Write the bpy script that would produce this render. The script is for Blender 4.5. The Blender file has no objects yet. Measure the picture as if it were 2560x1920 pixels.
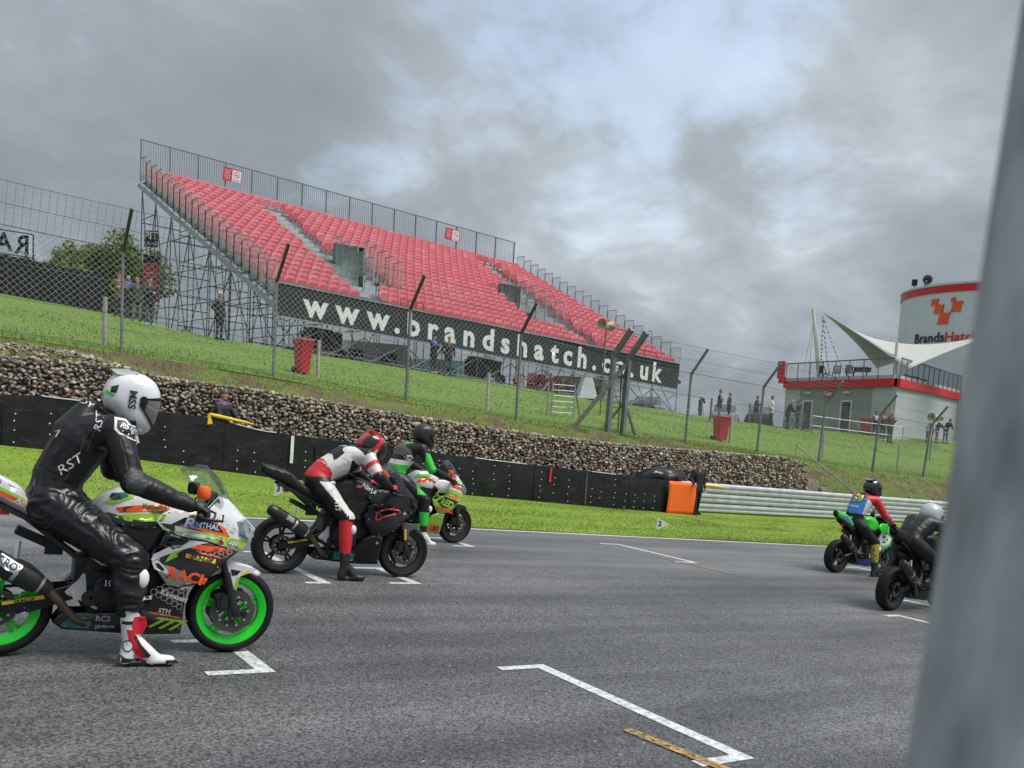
# Race start: motorcycles on the grid below a hillside grandstand
import bpy, bmesh, math, random
import numpy as np
from mathutils import Vector, Matrix, noise
from mathutils.bvhtree import BVHTree
R = math.radians
V = Vector
scene = bpy.context.scene
COL = scene.collection
random.seed(7)
SKY1, SKY2, SKYOPEN, EXPOSURE = (7.3, 4.1, 0), (4.1, 9.3, 0), (.66, .68, .30), 1.28

# ------------------------------------------------------------------ camera
def camera_matrix(yaw, pitch, roll, loc):
    f = V((math.sin(yaw)*math.cos(pitch), math.cos(yaw)*math.cos(pitch), math.sin(pitch)))
    r0 = V((math.cos(yaw), -math.sin(yaw), 0)); u0 = r0.cross(f)
    r = r0*math.cos(roll)+u0*math.sin(roll); u = -r0*math.sin(roll)+u0*math.cos(roll)
    m = Matrix((r, u, -f)).transposed().to_4x4(); m.translation = loc
    return m
cd = bpy.data.cameras.new('camera'); cam = bpy.data.objects.new('camera', cd); COL.objects.link(cam)
cam.matrix_world = camera_matrix(R(35.2), R(-5.38), R(3.40), V((0, 0, 1.66)))
cd.sensor_width = 36; cd.lens = 36*2265/2560; cd.shift_y = 301/2560
cd.clip_start = .05; cd.clip_end = 3000
cd.dof.use_dof = True; cd.dof.focus_distance = 11.0; cd.dof.aperture_fstop = 7.0
scene.camera = cam

# ------------------------------------------------------------------ sky and sun
SUN_AZ, SUN_EL = R(140), R(58)
w = bpy.data.worlds.new('World'); scene.world = w; w.use_nodes = True
nt = w.node_tree; N = nt.nodes; L = nt.links; N.clear()
def nd(tree, t, **k):
    n = tree.nodes.new(t)
    for a, b in k.items():
        if a in n.inputs: n.inputs[a].default_value = b
        else: setattr(n, a, b)
    return n
out = nd(nt, 'ShaderNodeOutputWorld'); bg = nd(nt, 'ShaderNodeBackground'); bg.inputs['Strength'].default_value = .112
sky = nd(nt, 'ShaderNodeTexSky', sky_type='NISHITA', sun_disc=False, sun_elevation=SUN_EL, sun_rotation=SUN_AZ)
sky.air_density = 1.2; sky.dust_density = 2.0
tc = nd(nt, 'ShaderNodeTexCoord')
sep = nd(nt, 'ShaderNodeSeparateXYZ'); L.new(tc.outputs['Generated'], sep.inputs[0])
def mth(op, a, b=None, c=None, clamp=False):
    n = nd(nt, 'ShaderNodeMath', operation=op); n.use_clamp = clamp
    for i, v in enumerate((a, b, c)):
        if v is None: continue
        if isinstance(v, (int, float)): n.inputs[i].default_value = v
        else: L.new(v, n.inputs[i])
    return n.outputs[0]
zz = mth('ADD', mth('MAXIMUM', sep.outputs[2], 0.0), .42)
cmb = nd(nt, 'ShaderNodeCombineXYZ')
L.new(mth('DIVIDE', sep.outputs[0], zz), cmb.inputs[0]); L.new(mth('DIVIDE', sep.outputs[1], zz), cmb.inputs[1])
def cloudnoise(scale, detail, rough, off, dist=0.0):
    mp = nd(nt, 'ShaderNodeMapping'); mp.inputs['Location'].default_value = off
    L.new(cmb.outputs[0], mp.inputs[0])
    n = nd(nt, 'ShaderNodeTexNoise'); n.inputs['Scale'].default_value = scale; n.inputs['Detail'].default_value = detail
    n.inputs['Roughness'].default_value = rough; n.inputs['Distortion'].default_value = dist
    L.new(mp.outputs[0], n.inputs['Vector']); return n.outputs[0]
n1 = cloudnoise(1.5, 6, .5, SKY1, .2)
n2 = cloudnoise(4.2, 8, .58, SKY2, .3)
# one broad thin area in the overcast, where the cloud deck opens
def lobe(d, lo, hi):
    dv = nd(nt, 'ShaderNodeVectorMath', operation='DOT_PRODUCT'); dv.inputs[1].default_value = V(d).normalized()
    nm = nd(nt, 'ShaderNodeVectorMath', operation='NORMALIZE'); L.new(tc.outputs['Generated'], nm.inputs[0])
    L.new(nm.outputs[0], dv.inputs[0])
    mr = nd(nt, 'ShaderNodeMapRange', interpolation_type='SMOOTHSTEP'); mr.inputs['From Min'].default_value = lo; mr.inputs['From Max'].default_value = hi
    L.new(dv.outputs['Value'], mr.inputs[0]); return mr.outputs[0]
thin = mth('SUBTRACT', lobe(SKYOPEN, .93, 1.0), mth('ADD', mth('MULTIPLY', lobe((.18, .93, .30), .86, 1.0), .45), mth('MULTIPLY', lobe((.86, .43, .27), .92, 1.0), .55)))
val = mth('ADD', mth('MULTIPLY', n1, .62), mth('MULTIPLY', n2, .38))
val = mth('ADD', val, mth('MULTIPLY', thin, .13))
ramp = nd(nt, 'ShaderNodeValToRGB'); L.new(val, ramp.inputs[0])
cr = ramp.color_ramp
for e_, (p_, c_) in zip(list(cr.elements)+[None]*4, ((.28, (.88, 1.0, 1.11, 1)), (.80, (3.3, 3.5, 3.66, 1)), (.42, (1.05, 1.19, 1.33, 1)), (.52, (1.32, 1.49, 1.66, 1)), (.61, (1.80, 2.0, 2.2, 1)), (.69, (2.4, 2.6, 2.8, 1)))):
    if e_ is None: e_ = cr.elements.new(p_)
    e_.position = p_; e_.color = c_
gap = nd(nt, 'ShaderNodeMapRange'); gap.inputs['From Min'].default_value = .60; gap.inputs['From Max'].default_value = .74
gap.inputs['To Max'].default_value = .28; L.new(mth('MULTIPLY_ADD', lobe((.61, .69, .39), .955, 1.0), .22, n2), gap.inputs[0])
mx = nd(nt, 'ShaderNodeMix', data_type='RGBA'); L.new(gap.outputs[0], mx.inputs[0])
L.new(ramp.outputs[0], mx.inputs[6]); L.new(sky.outputs[0], mx.inputs[7])
ov = mth('MULTIPLY_ADD', mth('MAXIMUM', sep.outputs[2], 0.0), 1.1, .82)   # overcast skies brighten towards the zenith
sc_ = nd(nt, 'ShaderNodeVectorMath', operation='SCALE'); L.new(mx.outputs[2], sc_.inputs[0]); L.new(ov, sc_.inputs['Scale'])
L.new(sc_.outputs[0], bg.inputs[0]); L.new(bg.outputs[0], out.inputs[0])
sl = bpy.data.lights.new('sun', 'SUN'); sl.energy = 1.5; sl.angle = R(32); sl.color = (1, .97, .92)
so = bpy.data.objects.new('sun', sl); COL.objects.link(so)
so.rotation_euler = V((math.sin(SUN_AZ)*math.cos(SUN_EL), math.cos(SUN_AZ)*math.cos(SUN_EL), math.sin(SUN_EL))).to_track_quat('Z', 'Y').to_euler()
vs = scene.view_settings; vs.view_transform = 'Standard'; vs.look = 'None'; vs.gamma = 1; vs.exposure = EXPOSURE
vs.use_curve_mapping = False

# ------------------------------------------------------------------ helpers
def tag(o, label=None, cat=None, group=None, kind=None):
    if label: o['label'] = label
    if cat: o['category'] = cat
    if group: o['group'] = group
    if kind: o['kind'] = kind
    return o
def empty(name, loc=(0, 0, 0), rz=0, label=None, cat=None, group=None, mat=None):
    o = bpy.data.objects.new(name, None); COL.objects.link(o)
    if mat is not None: o.matrix_world = mat
    else: o.location = loc; o.rotation_euler = (0, 0, rz)
    return tag(o, label, cat, group)
def inst(name, mesh, m, parent=None):
    o = bpy.data.objects.new(name, mesh); COL.objects.link(o); o.parent = parent; o.matrix_local = m
    return o
def copy_tree(o, parent=None):
    c = o.copy(); COL.objects.link(c); c.parent = parent
    for ch in list(o.children): copy_tree(ch, c)
    return c
def frame(x, z=None, o=(0, 0, 0)):
    """matrix whose X runs along x, Z close to z"""
    x = V(x).normalized(); z = V(z or (0, 0, 1)); y = z.cross(x)
    if y.length < 1e-5: y = V((0, 1, 0))
    y.normalize(); z = x.cross(y)
    m = Matrix((x, y, z)).transposed().to_4x4(); m.translation = V(o); return m
def lerp(a, b, t): return a+(b-a)*t
def itp(x, t):
    if x <= t[0][0]: return t[0][1]
    for (a, p), (b, q) in zip(t, t[1:]):
        if x <= b: return p+(q-p)*(x-a)/(b-a)
    return t[-1][1]

class MB:
    """collects shapes; build() links them as one mesh object"""
    def __init__(s): s.v = []; s.f = []; s.m = []
    def add(s, vs, fs, mi=0):
        k = len(s.v); s.v += [V(p) for p in vs]; s.f += [[i+k for i in f] for f in fs]; s.m += [mi]*len(fs); return s
    def box(s, c, d, mi=0, rot=None):
        a, b, e = d[0]/2, d[1]/2, d[2]/2
        p = [V((x, y, z)) for x in (-a, a) for y in (-b, b) for z in (-e, e)]
        if rot is not None: p = [rot @ q for q in p]
        c = V(c)
        return s.add([q+c for q in p], [(0, 1, 3, 2), (4, 6, 7, 5), (0, 4, 5, 1), (2, 3, 7, 6), (0, 2, 6, 4), (1, 5, 7, 3)], mi)
    def bar(s, p0, p1, w, h, mi=0, up=(0, 0, 1)):
        p0, p1 = V(p0), V(p1); m = frame(p1-p0, up, (p0+p1)/2)
        return s.box((p0+p1)/2, ((p1-p0).length, w, h), mi, m.to_3x3())
    def rings(s, rings, mi=0, caps=True, closed=True):
        n = len(rings[0]); k = len(s.v); fs = []
        for i in range(len(rings)-1):
            for j in range(n if closed else n-1):
                fs.append((i*n+j, i*n+(j+1) % n, (i+1)*n+(j+1) % n, (i+1)*n+j))
        if caps:
            fs.append(tuple(reversed(range(n)))); fs.append(tuple(range((len(rings)-1)*n, len(rings)*n)))
        return s.add([p for r in rings for p in r], fs, mi)
    def tube(s, p0, p1, r0, r1=None, n=8, mi=0, caps=True):
        p0, p1 = V(p0), V(p1); r1 = r0 if r1 is None else r1
        m = frame(p1-p0, (0, 0, 1) if abs((p1-p0).normalized().z) < .99 else (1, 0, 0)).to_3x3()
        y, z = m.col[1], m.col[2]
        c = [(math.cos(2*math.pi*i/n), math.sin(2*math.pi*i/n)) for i in range(n)]
        return s.rings([[p0+y*a*r0+z*b*r0 for a, b in c], [p1+y*a*r1+z*b*r1 for a, b in c]], mi, caps)
    def path(s, pts, r, n=8, mi=0):
        pts = [V(p) for p in pts]; rs = r if isinstance(r, (list, tuple)) else [r]*len(pts); rg = []
        for i, p in enumerate(pts):
            d = (pts[min(i+1, len(pts)-1)]-pts[max(i-1, 0)]).normalized()
            u = V((0, 0, 1)) if abs(d.z) < .95 else V((1, 0, 0))
            y = u.cross(d).normalized(); z = d.cross(y)
            rg.append([p+(y*math.cos(2*math.pi*k/n)+z*math.sin(2*math.pi*k/n))*rs[i] for k in range(n)])
        return s.rings(rg, mi)
    def lathe(s, prof, c=(0, 0, 0), n=32, mi=0, axis='y', closed=False):
        c = V(c); rg = []
        for i in range(n):
            a = 2*math.pi*i/n; ca, sa = math.cos(a), math.sin(a)
            rg.append([c+(V((r*ca, h, r*sa)) if axis == 'y' else V((r*ca, r*sa, h))) for r, h in prof])
        k = len(prof); fs = []
        for i in range(n):
            j = (i+1) % n
            for q in range(k if closed else k-1):
                q2 = (q+1) % k
                fs.append((i*k+q, i*k+q2, j*k+q2, j*k+q))
        return s.add([p for r in rg for p in r], fs, mi)
    def ell(s, c, r, nu=12, nv=8, mi=0, rot=None):
        c = V(c); vs = []; fs = []
        for i in range(1, nv):
            t = math.pi*i/nv
            for j in range(nu):
                a = 2*math.pi*j/nu; vs.append(V((r[0]*math.sin(t)*math.cos(a), r[1]*math.sin(t)*math.sin(a), r[2]*math.cos(t))))
        vs += [V((0, 0, r[2])), V((0, 0, -r[2]))]; a = len(vs)-2; b = a+1
        for i in range(nv-2):
            for j in range(nu): fs.append((i*nu+j, (i+1)*nu+j, (i+1)*nu+(j+1) % nu, i*nu+(j+1) % nu))
        for j in range(nu):
            fs.append((a, j, (j+1) % nu)); fs.append((b, (nv-2)*nu+(j+1) % nu, (nv-2)*nu+j))
        if rot is not None: vs = [rot @ p for p in vs]
        return s.add([p+c for p in vs], fs, mi)
    def cap(s, p0, r0, p1, r1, n=10, mi=0):
        """tapered capsule, closed"""
        p0, p1 = V(p0), V(p1); d = p1-p0
        m = frame(d, (0, 0, 1) if abs(d.normalized().z) < .95 else (1, 0, 0)).to_3x3(); x, y, z = m.col[0], m.col[1], m.col[2]
        rg = []
        for t in (-.98, -.7, -.35): rg.append((p0+x*r0*t, r0*math.sqrt(1-t*t)))
        rg.append((p0, r0)); rg.append((p1, r1))
        for t in (.35, .7, .98): rg.append((p1+x*r1*t, r1*math.sqrt(1-t*t)))
        return s.rings([[p+(y*math.cos(2*math.pi*k/n)+z*math.sin(2*math.pi*k/n))*r for k in range(n)] for p, r in rg], mi)
    def mesh(s, name, mats, smooth=None):
        me = bpy.data.meshes.new(name); me.from_pydata([tuple(p) for p in s.v], [], s.f)
        for m in (mats if isinstance(mats, (list, tuple)) else [mats]): me.materials.append(m)
        me.polygons.foreach_set('material_index', s.m)
        bm = bmesh.new(); bm.from_mesh(me); bmesh.ops.recalc_face_normals(bm, faces=bm.faces); bm.to_mesh(me); bm.free()
        if smooth is not None:
            me.polygons.foreach_set('use_smooth', [True]*len(me.polygons))
            if smooth < 179: me.set_sharp_from_angle(angle=R(smooth))
        me.update(); return me
    def build(s, name, mats, parent=None, smooth=None):
        o = bpy.data.objects.new(name, s.mesh(name, mats, smooth)); COL.objects.link(o); o.parent = parent
        return o

# ------------------------------------------------------------------ materials (all procedural)
MATS = {}
def mk(name, col, rough=.5, metal=0.0, var=.10, vs=5.0, bump=0.0, bs=60.0, coat=0.0, rv=.1, spec=.5, detail=4, emis=None, stretch=None):
    if name in MATS: return MATS[name]
    m = bpy.data.materials.new(name); MATS[name] = m; m.use_nodes = True
    t = m.node_tree; p = t.nodes['Principled BSDF']
    p.inputs['Roughness'].default_value = rough; p.inputs['Metallic'].default_value = metal
    p.inputs['Coat Weight'].default_value = coat; p.inputs['Coat Roughness'].default_value = .08
    p.inputs['Specular IOR Level'].default_value = spec
    tc = t.nodes.new('ShaderNodeTexCoord'); vec = tc.outputs['Object']
    if stretch:
        mp = t.nodes.new('ShaderNodeMapping'); mp.inputs['Scale'].default_value = stretch; t.links.new(vec, mp.inputs[0]); vec = mp.outputs[0]
    n = t.nodes.new('ShaderNodeTexNoise'); n.inputs['Scale'].default_value = vs; n.inputs['Detail'].default_value = detail
    t.links.new(vec, n.inputs['Vector'])
    r = t.nodes.new('ShaderNodeValToRGB'); t.links.new(n.outputs[0], r.inputs[0])
    r.color_ramp.elements[0].position = .3; r.color_ramp.elements[1].position = .7
    lo = [max(0, c*(1-var)) for c in col]; hi = [min(1, c*(1+var)) for c in col]
    r.color_ramp.elements[0].color = (*lo, 1); r.color_ramp.elements[1].color = (*hi, 1)
    t.links.new(r.outputs[0], p.inputs['Base Color'])
    if rv:
        mr = t.nodes.new('ShaderNodeMapRange'); mr.inputs['To Min'].default_value = max(.02, rough-rv); mr.inputs['To Max'].default_value = min(1, rough+rv)
        t.links.new(n.outputs[0], mr.inputs[0]); t.links.new(mr.outputs[0], p.inputs['Roughness'])
    if bump:
        n2 = t.nodes.new('ShaderNodeTexNoise'); n2.inputs['Scale'].default_value = bs; n2.inputs['Detail'].default_value = 3
        t.links.new(vec, n2.inputs['Vector'])
        b = t.nodes.new('ShaderNodeBump'); b.inputs['Strength'].default_value = bump; b.inputs['Distance'].default_value = .01
        t.links.new(n2.outputs[0], b.inputs['Height']); t.links.new(b.outputs[0], p.inputs['Normal'])
    if emis: p.inputs['Emission Color'].default_value = (*col, 1); p.inputs['Emission Strength'].default_value = emis
    return m
GALV = mk('galvanised steel', (.34, .37, .40), .45, .55, .18, 4, .05, 30)
DKSTEEL = mk('dull scaffold steel', (.16, .17, .19), .5, .6, .25, 3)
WHITE = mk('white paint', (.78, .78, .77), .4, 0, .05)
BLACK = mk('black plastic', (.012, .012, .014), .45, 0, .2, spec=.3)
def rgb(h):
    """sRGB hex to linear"""
    c = [int(h[i:i+2], 16)/255 for i in (0, 2, 4)]
    return tuple(x/12.92 if x < .04045 else ((x+.055)/1.055)**2.4 for x in c)
def text_mesh(txt, size=1.0, bold=0.0, shear=0.0, space=1.0, extrude=0.0, align='CENTER', sx=1.0, valign='CENTER'):
    """a word as mesh in the XY plane"""
    c = bpy.data.curves.new('lettering', 'FONT'); c.body = txt; c.size = size; c.offset = bold; c.shear = shear
    c.space_character = space; c.extrude = extrude; c.align_x = align; c.align_y = valign; c.resolution_u = 2
    o = bpy.data.objects.new('lettering', c); COL.objects.link(o)
    me = bpy.data.meshes.new_from_object(o.evaluated_get(bpy.context.evaluated_depsgraph_get()))
    bpy.data.objects.remove(o); bpy.data.curves.remove(c)
    if sx != 1: me.transform(Matrix.Diagonal((sx, 1, 1, 1)))
    return me
def word(name, txt, m, mat, parent, **k):
    me = text_mesh(txt, **k); me.materials.clear(); me.materials.append(mat)
    return inst(name, me, m, parent)
# ------------------------------------------------------------------ the lie of the land (metres; the track runs downhill along +x)
BX, CY = -.063, .012
def g(x, y): return BX*x+CY*y
L1 = [(-40, 3.1), (-20, 1.9), (1.98, .56), (4.19, .37), (7.2, 0.0), (13.5, -.48), (20.3, -.99), (27.5, -1.32), (36.8, -1.75), (60, -3.0), (120, -6.8)]
GT = [(-40, 4.8), (-20, 3.6), (2.1, 2.3), (4.4, 2.28), (5.1, 2.12), (6.1, 2.03), (7.5, 1.96), (11.4, 1.58), (14.6, 1.31), (16.6, 1.18), (19.5, 1.03), (22.3, .94), (27, .83), (28.4, .62), (29.4, .25), (32, -.1), (36, -.5), (60, -2), (120, -5.8)]
FN = [(-40, 5.4), (-20, 4.2), (4.84, 2.75), (8.64, 2.45), (12.65, 2.06), (16.6, 1.67), (20.4, 1.42), (24.2, 1.2), (28.2, .92), (32, .63), (35.9, .36), (39.9, .14), (60, -.9), (120, -3)]
CR = [(-40, 6.6), (-20, 5.8), (8, 4.3), (13, 3.92), (20.8, 3.47), (36, 2.5), (44, 2.14), (53, 2.06), (62, 2.02), (120, 1.0)]
YS = [14.06, 20.3, 21.7, 22.2, 23.6, 27.5, 35.5, 44, 52, 90, 600]
def zline(x):
    l1, gt, fn, cr = itp(x, L1), itp(x, GT), itp(x, FN), itp(x, CR)
    far = cr+max(.12, (1-min(1, max(0, (x-8)/10)))*1.1)
    k = itp(x, [(30, .30), (46, .62)])
    return [g(x, 14.06), l1, l1+.1, gt, fn, fn+k*(cr-fn), cr, far, far, far-3, far-40]
def H(x, y):
    if y <= 14.06: return g(x, y)
    return itp(y, list(zip(YS, zline(x))))

def grid_sheet(name, xs, ys, zf, mat, kind='structure'):
    b = MB(); n = len(ys)
    b.add([(x, y, zf(x, y)) for x in xs for y in ys], [(i*n+j, (i+1)*n+j, (i+1)*n+j+1, i*n+j+1) for i in range(len(xs)-1) for j in range(n-1)])
    return tag(b.build(name, mat, smooth=180), kind=kind)

# --- asphalt
def asphalt():
    m = bpy.data.materials.new('asphalt'); m.use_nodes = True; t = m.node_tree; p = t.nodes['Principled BSDF']; k = t.links.new
    tc = nd(t, 'ShaderNodeTexCoord'); o = tc.outputs['Object']
    def nz(s, d, r=.6, sc=None):
        n = nd(t, 'ShaderNodeTexNoise'); n.inputs['Scale'].default_value = s; n.inputs['Detail'].default_value = d; n.inputs['Roughness'].default_value = r
        if sc:
            mp = nd(t, 'ShaderNodeMapping'); mp.inputs['Scale'].default_value = sc; k(o, mp.inputs[0]); k(mp.outputs[0], n.inputs['Vector'])
        else: k(o, n.inputs['Vector'])
        return n.outputs[0]
    vo = nd(t, 'ShaderNodeTexVoronoi'); vo.inputs['Scale'].default_value = 75; k(o, vo.inputs['Vector'])
    fine = nz(60, 3, .7); big = nz(.5, 4, .55, (.35, 1.2, 1)); mid = nz(3.0, 4)
    def ramp(src, a, b, ca, cb):
        r = nd(t, 'ShaderNodeValToRGB'); r.color_ramp.elements[0].position = a; r.color_ramp.elements[1].position = b
        r.color_ramp.elements[0].color = (*ca, 1); r.color_ramp.elements[1].color = (*cb, 1); k(src, r.inputs[0]); return r.outputs[0]
    def mix(f, a, b, bt='MIX'):
        n = nd(t, 'ShaderNodeMix', data_type='RGBA', blend_type=bt)
        if isinstance(f, float): n.inputs[0].default_value = f
        else: k(f, n.inputs[0])
        k(a, n.inputs[6]); k(b, n.inputs[7]); return n.outputs[2]
    base = ramp(fine, .32, .68, (.022, .0225, .023), (.165, .167, .170))
    # per-chipping tone
    base = mix(.55, base, ramp(vo.outputs['Color'], .15, .95, (.012, .0125, .013), (.29, .292, .295)))
    # long paving lanes: the far lane is a paler mix
    sp = nd(t, 'ShaderNodeSeparateXYZ'); k(o, sp.inputs[0])
    ad = nd(t, 'ShaderNodeMath', operation='MULTIPLY_ADD'); k(sp.outputs[0], ad.inputs[0]); ad.inputs[1].default_value = .065; k(sp.outputs[1], ad.inputs[2])
    lane = nd(t, 'ShaderNodeMapRange', interpolation_type='SMOOTHSTEP'); lane.inputs['From Min'].default_value = 10.25; lane.inputs['From Max'].default_value = 10.6; k(ad.outputs[0], lane.inputs[0])
    lm = nd(t, 'ShaderNodeMath', operation='MULTIPLY'); k(lane.outputs[0], lm.inputs[0]); lm.inputs[1].default_value = .55
    pale = nd(t, 'ShaderNodeRGB'); pale.outputs[0].default_value = (.185, .188, .193, 1)
    base = mix(lm.outputs[0], base, pale.outputs[0])
    base = mix(.75, base, ramp(big, .35, .68, (.62, .62, .63), (1.25, 1.25, 1.25)), 'MULTIPLY')
    base = mix(.5, base, ramp(mid, .3, .7, (.8, .8, .8), (1.15, 1.15, 1.15)), 'MULTIPLY')
    # rubber laid down along the racing line
    base = mix(.8, base, ramp(nz(1.0, 5, .6, (.045, 2.1, 1)), .40, .62, (.72, .72, .73), (1.12, 1.12, 1.12)), 'MULTIPLY')
    base = mix(.5, base, ramp(nz(.9, 3, .5, (.30, .5, 1)), .36, .5, (.70, .70, .71), (1.04, 1.04, 1.04)), 'MULTIPLY')
    # a few pale stones on the surface
    v2 = nd(t, 'ShaderNodeTexVoronoi'); v2.inputs['Scale'].default_value = 7; k(o, v2.inputs['Vector'])
    spk = nd(t, 'ShaderNodeMath', operation='LESS_THAN'); k(v2.outputs['Distance'], spk.inputs[0]); spk.inputs[1].default_value = .055
    sc = nd(t, 'ShaderNodeMath', operation='GREATER_THAN'); sx = nd(t, 'ShaderNodeSeparateColor'); k(v2.outputs['Color'], sx.inputs[0]); k(sx.outputs[0], sc.inputs[0]); sc.inputs[1].default_value = .5
    sm = nd(t, 'ShaderNodeMath', operation='MULTIPLY'); k(spk.outputs[0], sm.inputs[0]); k(sc.outputs[0], sm.inputs[1])
    st = nd(t, 'ShaderNodeRGB'); st.outputs[0].default_value = (.42, .41, .38, 1)
    base = mix(sm.outputs[0], base, st.outputs[0])
    k(base, p.inputs['Base Color']); p.inputs['Specular IOR Level'].default_value = .3
    rr = nd(t, 'ShaderNodeMapRange'); rr.inputs['From Min'].default_value = .3; rr.inputs['From Max'].default_value = .7; rr.inputs['To Min'].default_value = .42; rr.inputs['To Max'].default_value = .72
    k(big, rr.inputs[0]); k(rr.outputs[0], p.inputs['Roughness'])
    b = nd(t, 'ShaderNodeBump'); b.inputs['Strength'].default_value = .75; b.inputs['Distance'].default_value = .006
    hs = nd(t, 'ShaderNodeMath', operation='SUBTRACT'); k(fine, hs.inputs[0]); k(vo.outputs['Distance'], hs.inputs[1])
    k(hs.outputs[0], b.inputs['Height']); k(b.outputs[0], p.inputs['Normal'])
    return m
ASPH = asphalt()
def grassmat(name, lo, hi, soil, soilcut, fscale=.35, edge=False):
    m = bpy.data.materials.new(name); m.use_nodes = True; t = m.node_tree; p = t.nodes['Principled BSDF']; k = t.links.new
    tc = nd(t, 'ShaderNodeTexCoord'); o = tc.outputs['Object']
    n1 = nd(t, 'ShaderNodeTexNoise'); n1.inputs['Scale'].default_value = fscale; n1.inputs['Detail'].default_value = 7; n1.inputs['Roughness'].default_value = .65; k(o, n1.inputs['Vector'])
    n2 = nd(t, 'ShaderNodeTexNoise'); n2.inputs['Scale'].default_value = 14; n2.inputs['Detail'].default_value = 6; k(o, n2.inputs['Vector'])
    r = nd(t, 'ShaderNodeValToRGB'); r.color_ramp.elements[0].color = (*lo, 1); r.color_ramp.elements[1].color = (*hi, 1)
    r.color_ramp.elements[0].position = .3; r.color_ramp.elements[1].position = .7; k(n2.outputs[0], r.inputs[0])
    mr = nd(t, 'ShaderNodeMapRange'); mr.inputs['From Min'].default_value = soilcut; mr.inputs['From Max'].default_value = soilcut+.09; k(n1.outputs[0], mr.inputs[0])
    sr = nd(t, 'ShaderNodeValToRGB'); sr.color_ramp.elements[0].color = tuple(c*.6 for c in soil)+(1,); sr.color_ramp.elements[1].color = (*soil, 1); k(n2.outputs[0], sr.inputs[0])
    mx = nd(t, 'ShaderNodeMix', data_type='RGBA'); k(mr.outputs[0], mx.inputs[0]); k(r.outputs[0], mx.inputs[6]); k(sr.outputs[0], mx.inputs[7])
    col = mx.outputs[2]
    if edge:     # bare earth creeping in along the kerbless track edge, and broad mown tones
        sp = nd(t, 'ShaderNodeSeparateXYZ'); k(o, sp.inputs[0]); ad = nd(t, 'ShaderNodeMath', operation='MULTIPLY_ADD'); k(n1.outputs[0], ad.inputs[0]); ad.inputs[1].default_value = -.9; k(sp.outputs[1], ad.inputs[2])
        er = nd(t, 'ShaderNodeMapRange'); er.inputs['From Min'].default_value = 13.62; er.inputs['From Max'].default_value = 13.86; er.inputs['To Min'].default_value = .85; er.inputs['To Max'].default_value = 0; k(ad.outputs[0], er.inputs[0])
        m2 = nd(t, 'ShaderNodeMix', data_type='RGBA'); k(er.outputs[0], m2.inputs[0]); k(col, m2.inputs[6]); m2.inputs[7].default_value = (.045, .045, .018, 1)
        n3 = nd(t, 'ShaderNodeTexNoise'); n3.inputs['Scale'].default_value = .8; n3.inputs['Detail'].default_value = 3; mp = nd(t, 'ShaderNodeMapping'); mp.inputs['Scale'].default_value = (.3, 1.4, 1); k(o, mp.inputs[0]); k(mp.outputs[0], n3.inputs['Vector'])
        r3 = nd(t, 'ShaderNodeValToRGB'); r3.color_ramp.elements[0].position = .35; r3.color_ramp.elements[1].position = .65; r3.color_ramp.elements[0].color = (.74, .80, .72, 1); r3.color_ramp.elements[1].color = (1.12, 1.08, 1.1, 1); k(n3.outputs[0], r3.inputs[0])
        m3 = nd(t, 'ShaderNodeMix', data_type='RGBA', blend_type='MULTIPLY'); m3.inputs[0].default_value = 1; k(m2.outputs[2], m3.inputs[6]); k(r3.outputs[0], m3.inputs[7]); col = m3.outputs[2]
    k(col, p.inputs['Base Color']); p.inputs['Roughness'].default_value = .85; p.inputs['Specular IOR Level'].default_value = .2
    b = nd(t, 'ShaderNodeBump'); b.inputs['Strength'].default_value = .8; b.inputs['Distance'].default_value = .03; k(n2.outputs[0], b.inputs['Height']); k(b.outputs[0], p.inputs['Normal'])
    return m
GRASS = grassmat('verge grass', (.125, .20, .02), (.23, .335, .05), (.15, .15, .045), .62, edge=True)
BANKG = grassmat('bank grass', (.090, .16, .02), (.165, .26, .045), (.18, .16, .08), .62, .5)
SHOUL = grassmat('worn shoulder turf', (.075, .11, .025), (.15, .185, .05), (.15, .11, .07), .47, 1.1)

tag(MB().add([(x, y, g(x, y)) for x in (-300, 300) for y in (-60, 14.0)], [(0, 2, 3, 1)]).build('track', ASPH), kind='structure')
xs = [-300, -150, -80, -40]+[-30+i*1.5 for i in range(60)]+[62, 70, 80, 100, 140, 200, 300]
grid_sheet('grass_verge', xs, [14.0, 15, 16, 17, 18, 19, 20, 20.3, 21.0, 21.7], lambda x, y: H(x, max(y, 14.06))+.004+.02*noise.noise(V((x*.8, y*.8, 0))), GRASS)
fx = [-300, -150, -80, -40]+[-30+i*.6 for i in range(150)]+[62, 70, 80, 100, 140, 200, 300]
def shz(x, y): return H(x, y)+(.07*noise.noise(V((x*1.1, y*1.6, 3)))+.04*noise.noise(V((x*4, y*4, 1))) if y > 21.75 else -.4)
grid_sheet('bank_shoulder', fx, [21.71, 21.95, 22.2, 22.45, 22.7, 22.95, 23.2, 23.4], shz, SHOUL)
def bkz(x, y): return H(x, y)+.06*noise.noise(V((x*.5, y*.5, 9)))*(y < 60)
grid_sheet('grass_bank', xs, [23.4, 24, 25, 26, 27.5, 29, 31, 33, 34.5, 35.5, 37, 40, 44, 52, 70, 90, 200, 600], bkz, BANKG)

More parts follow.
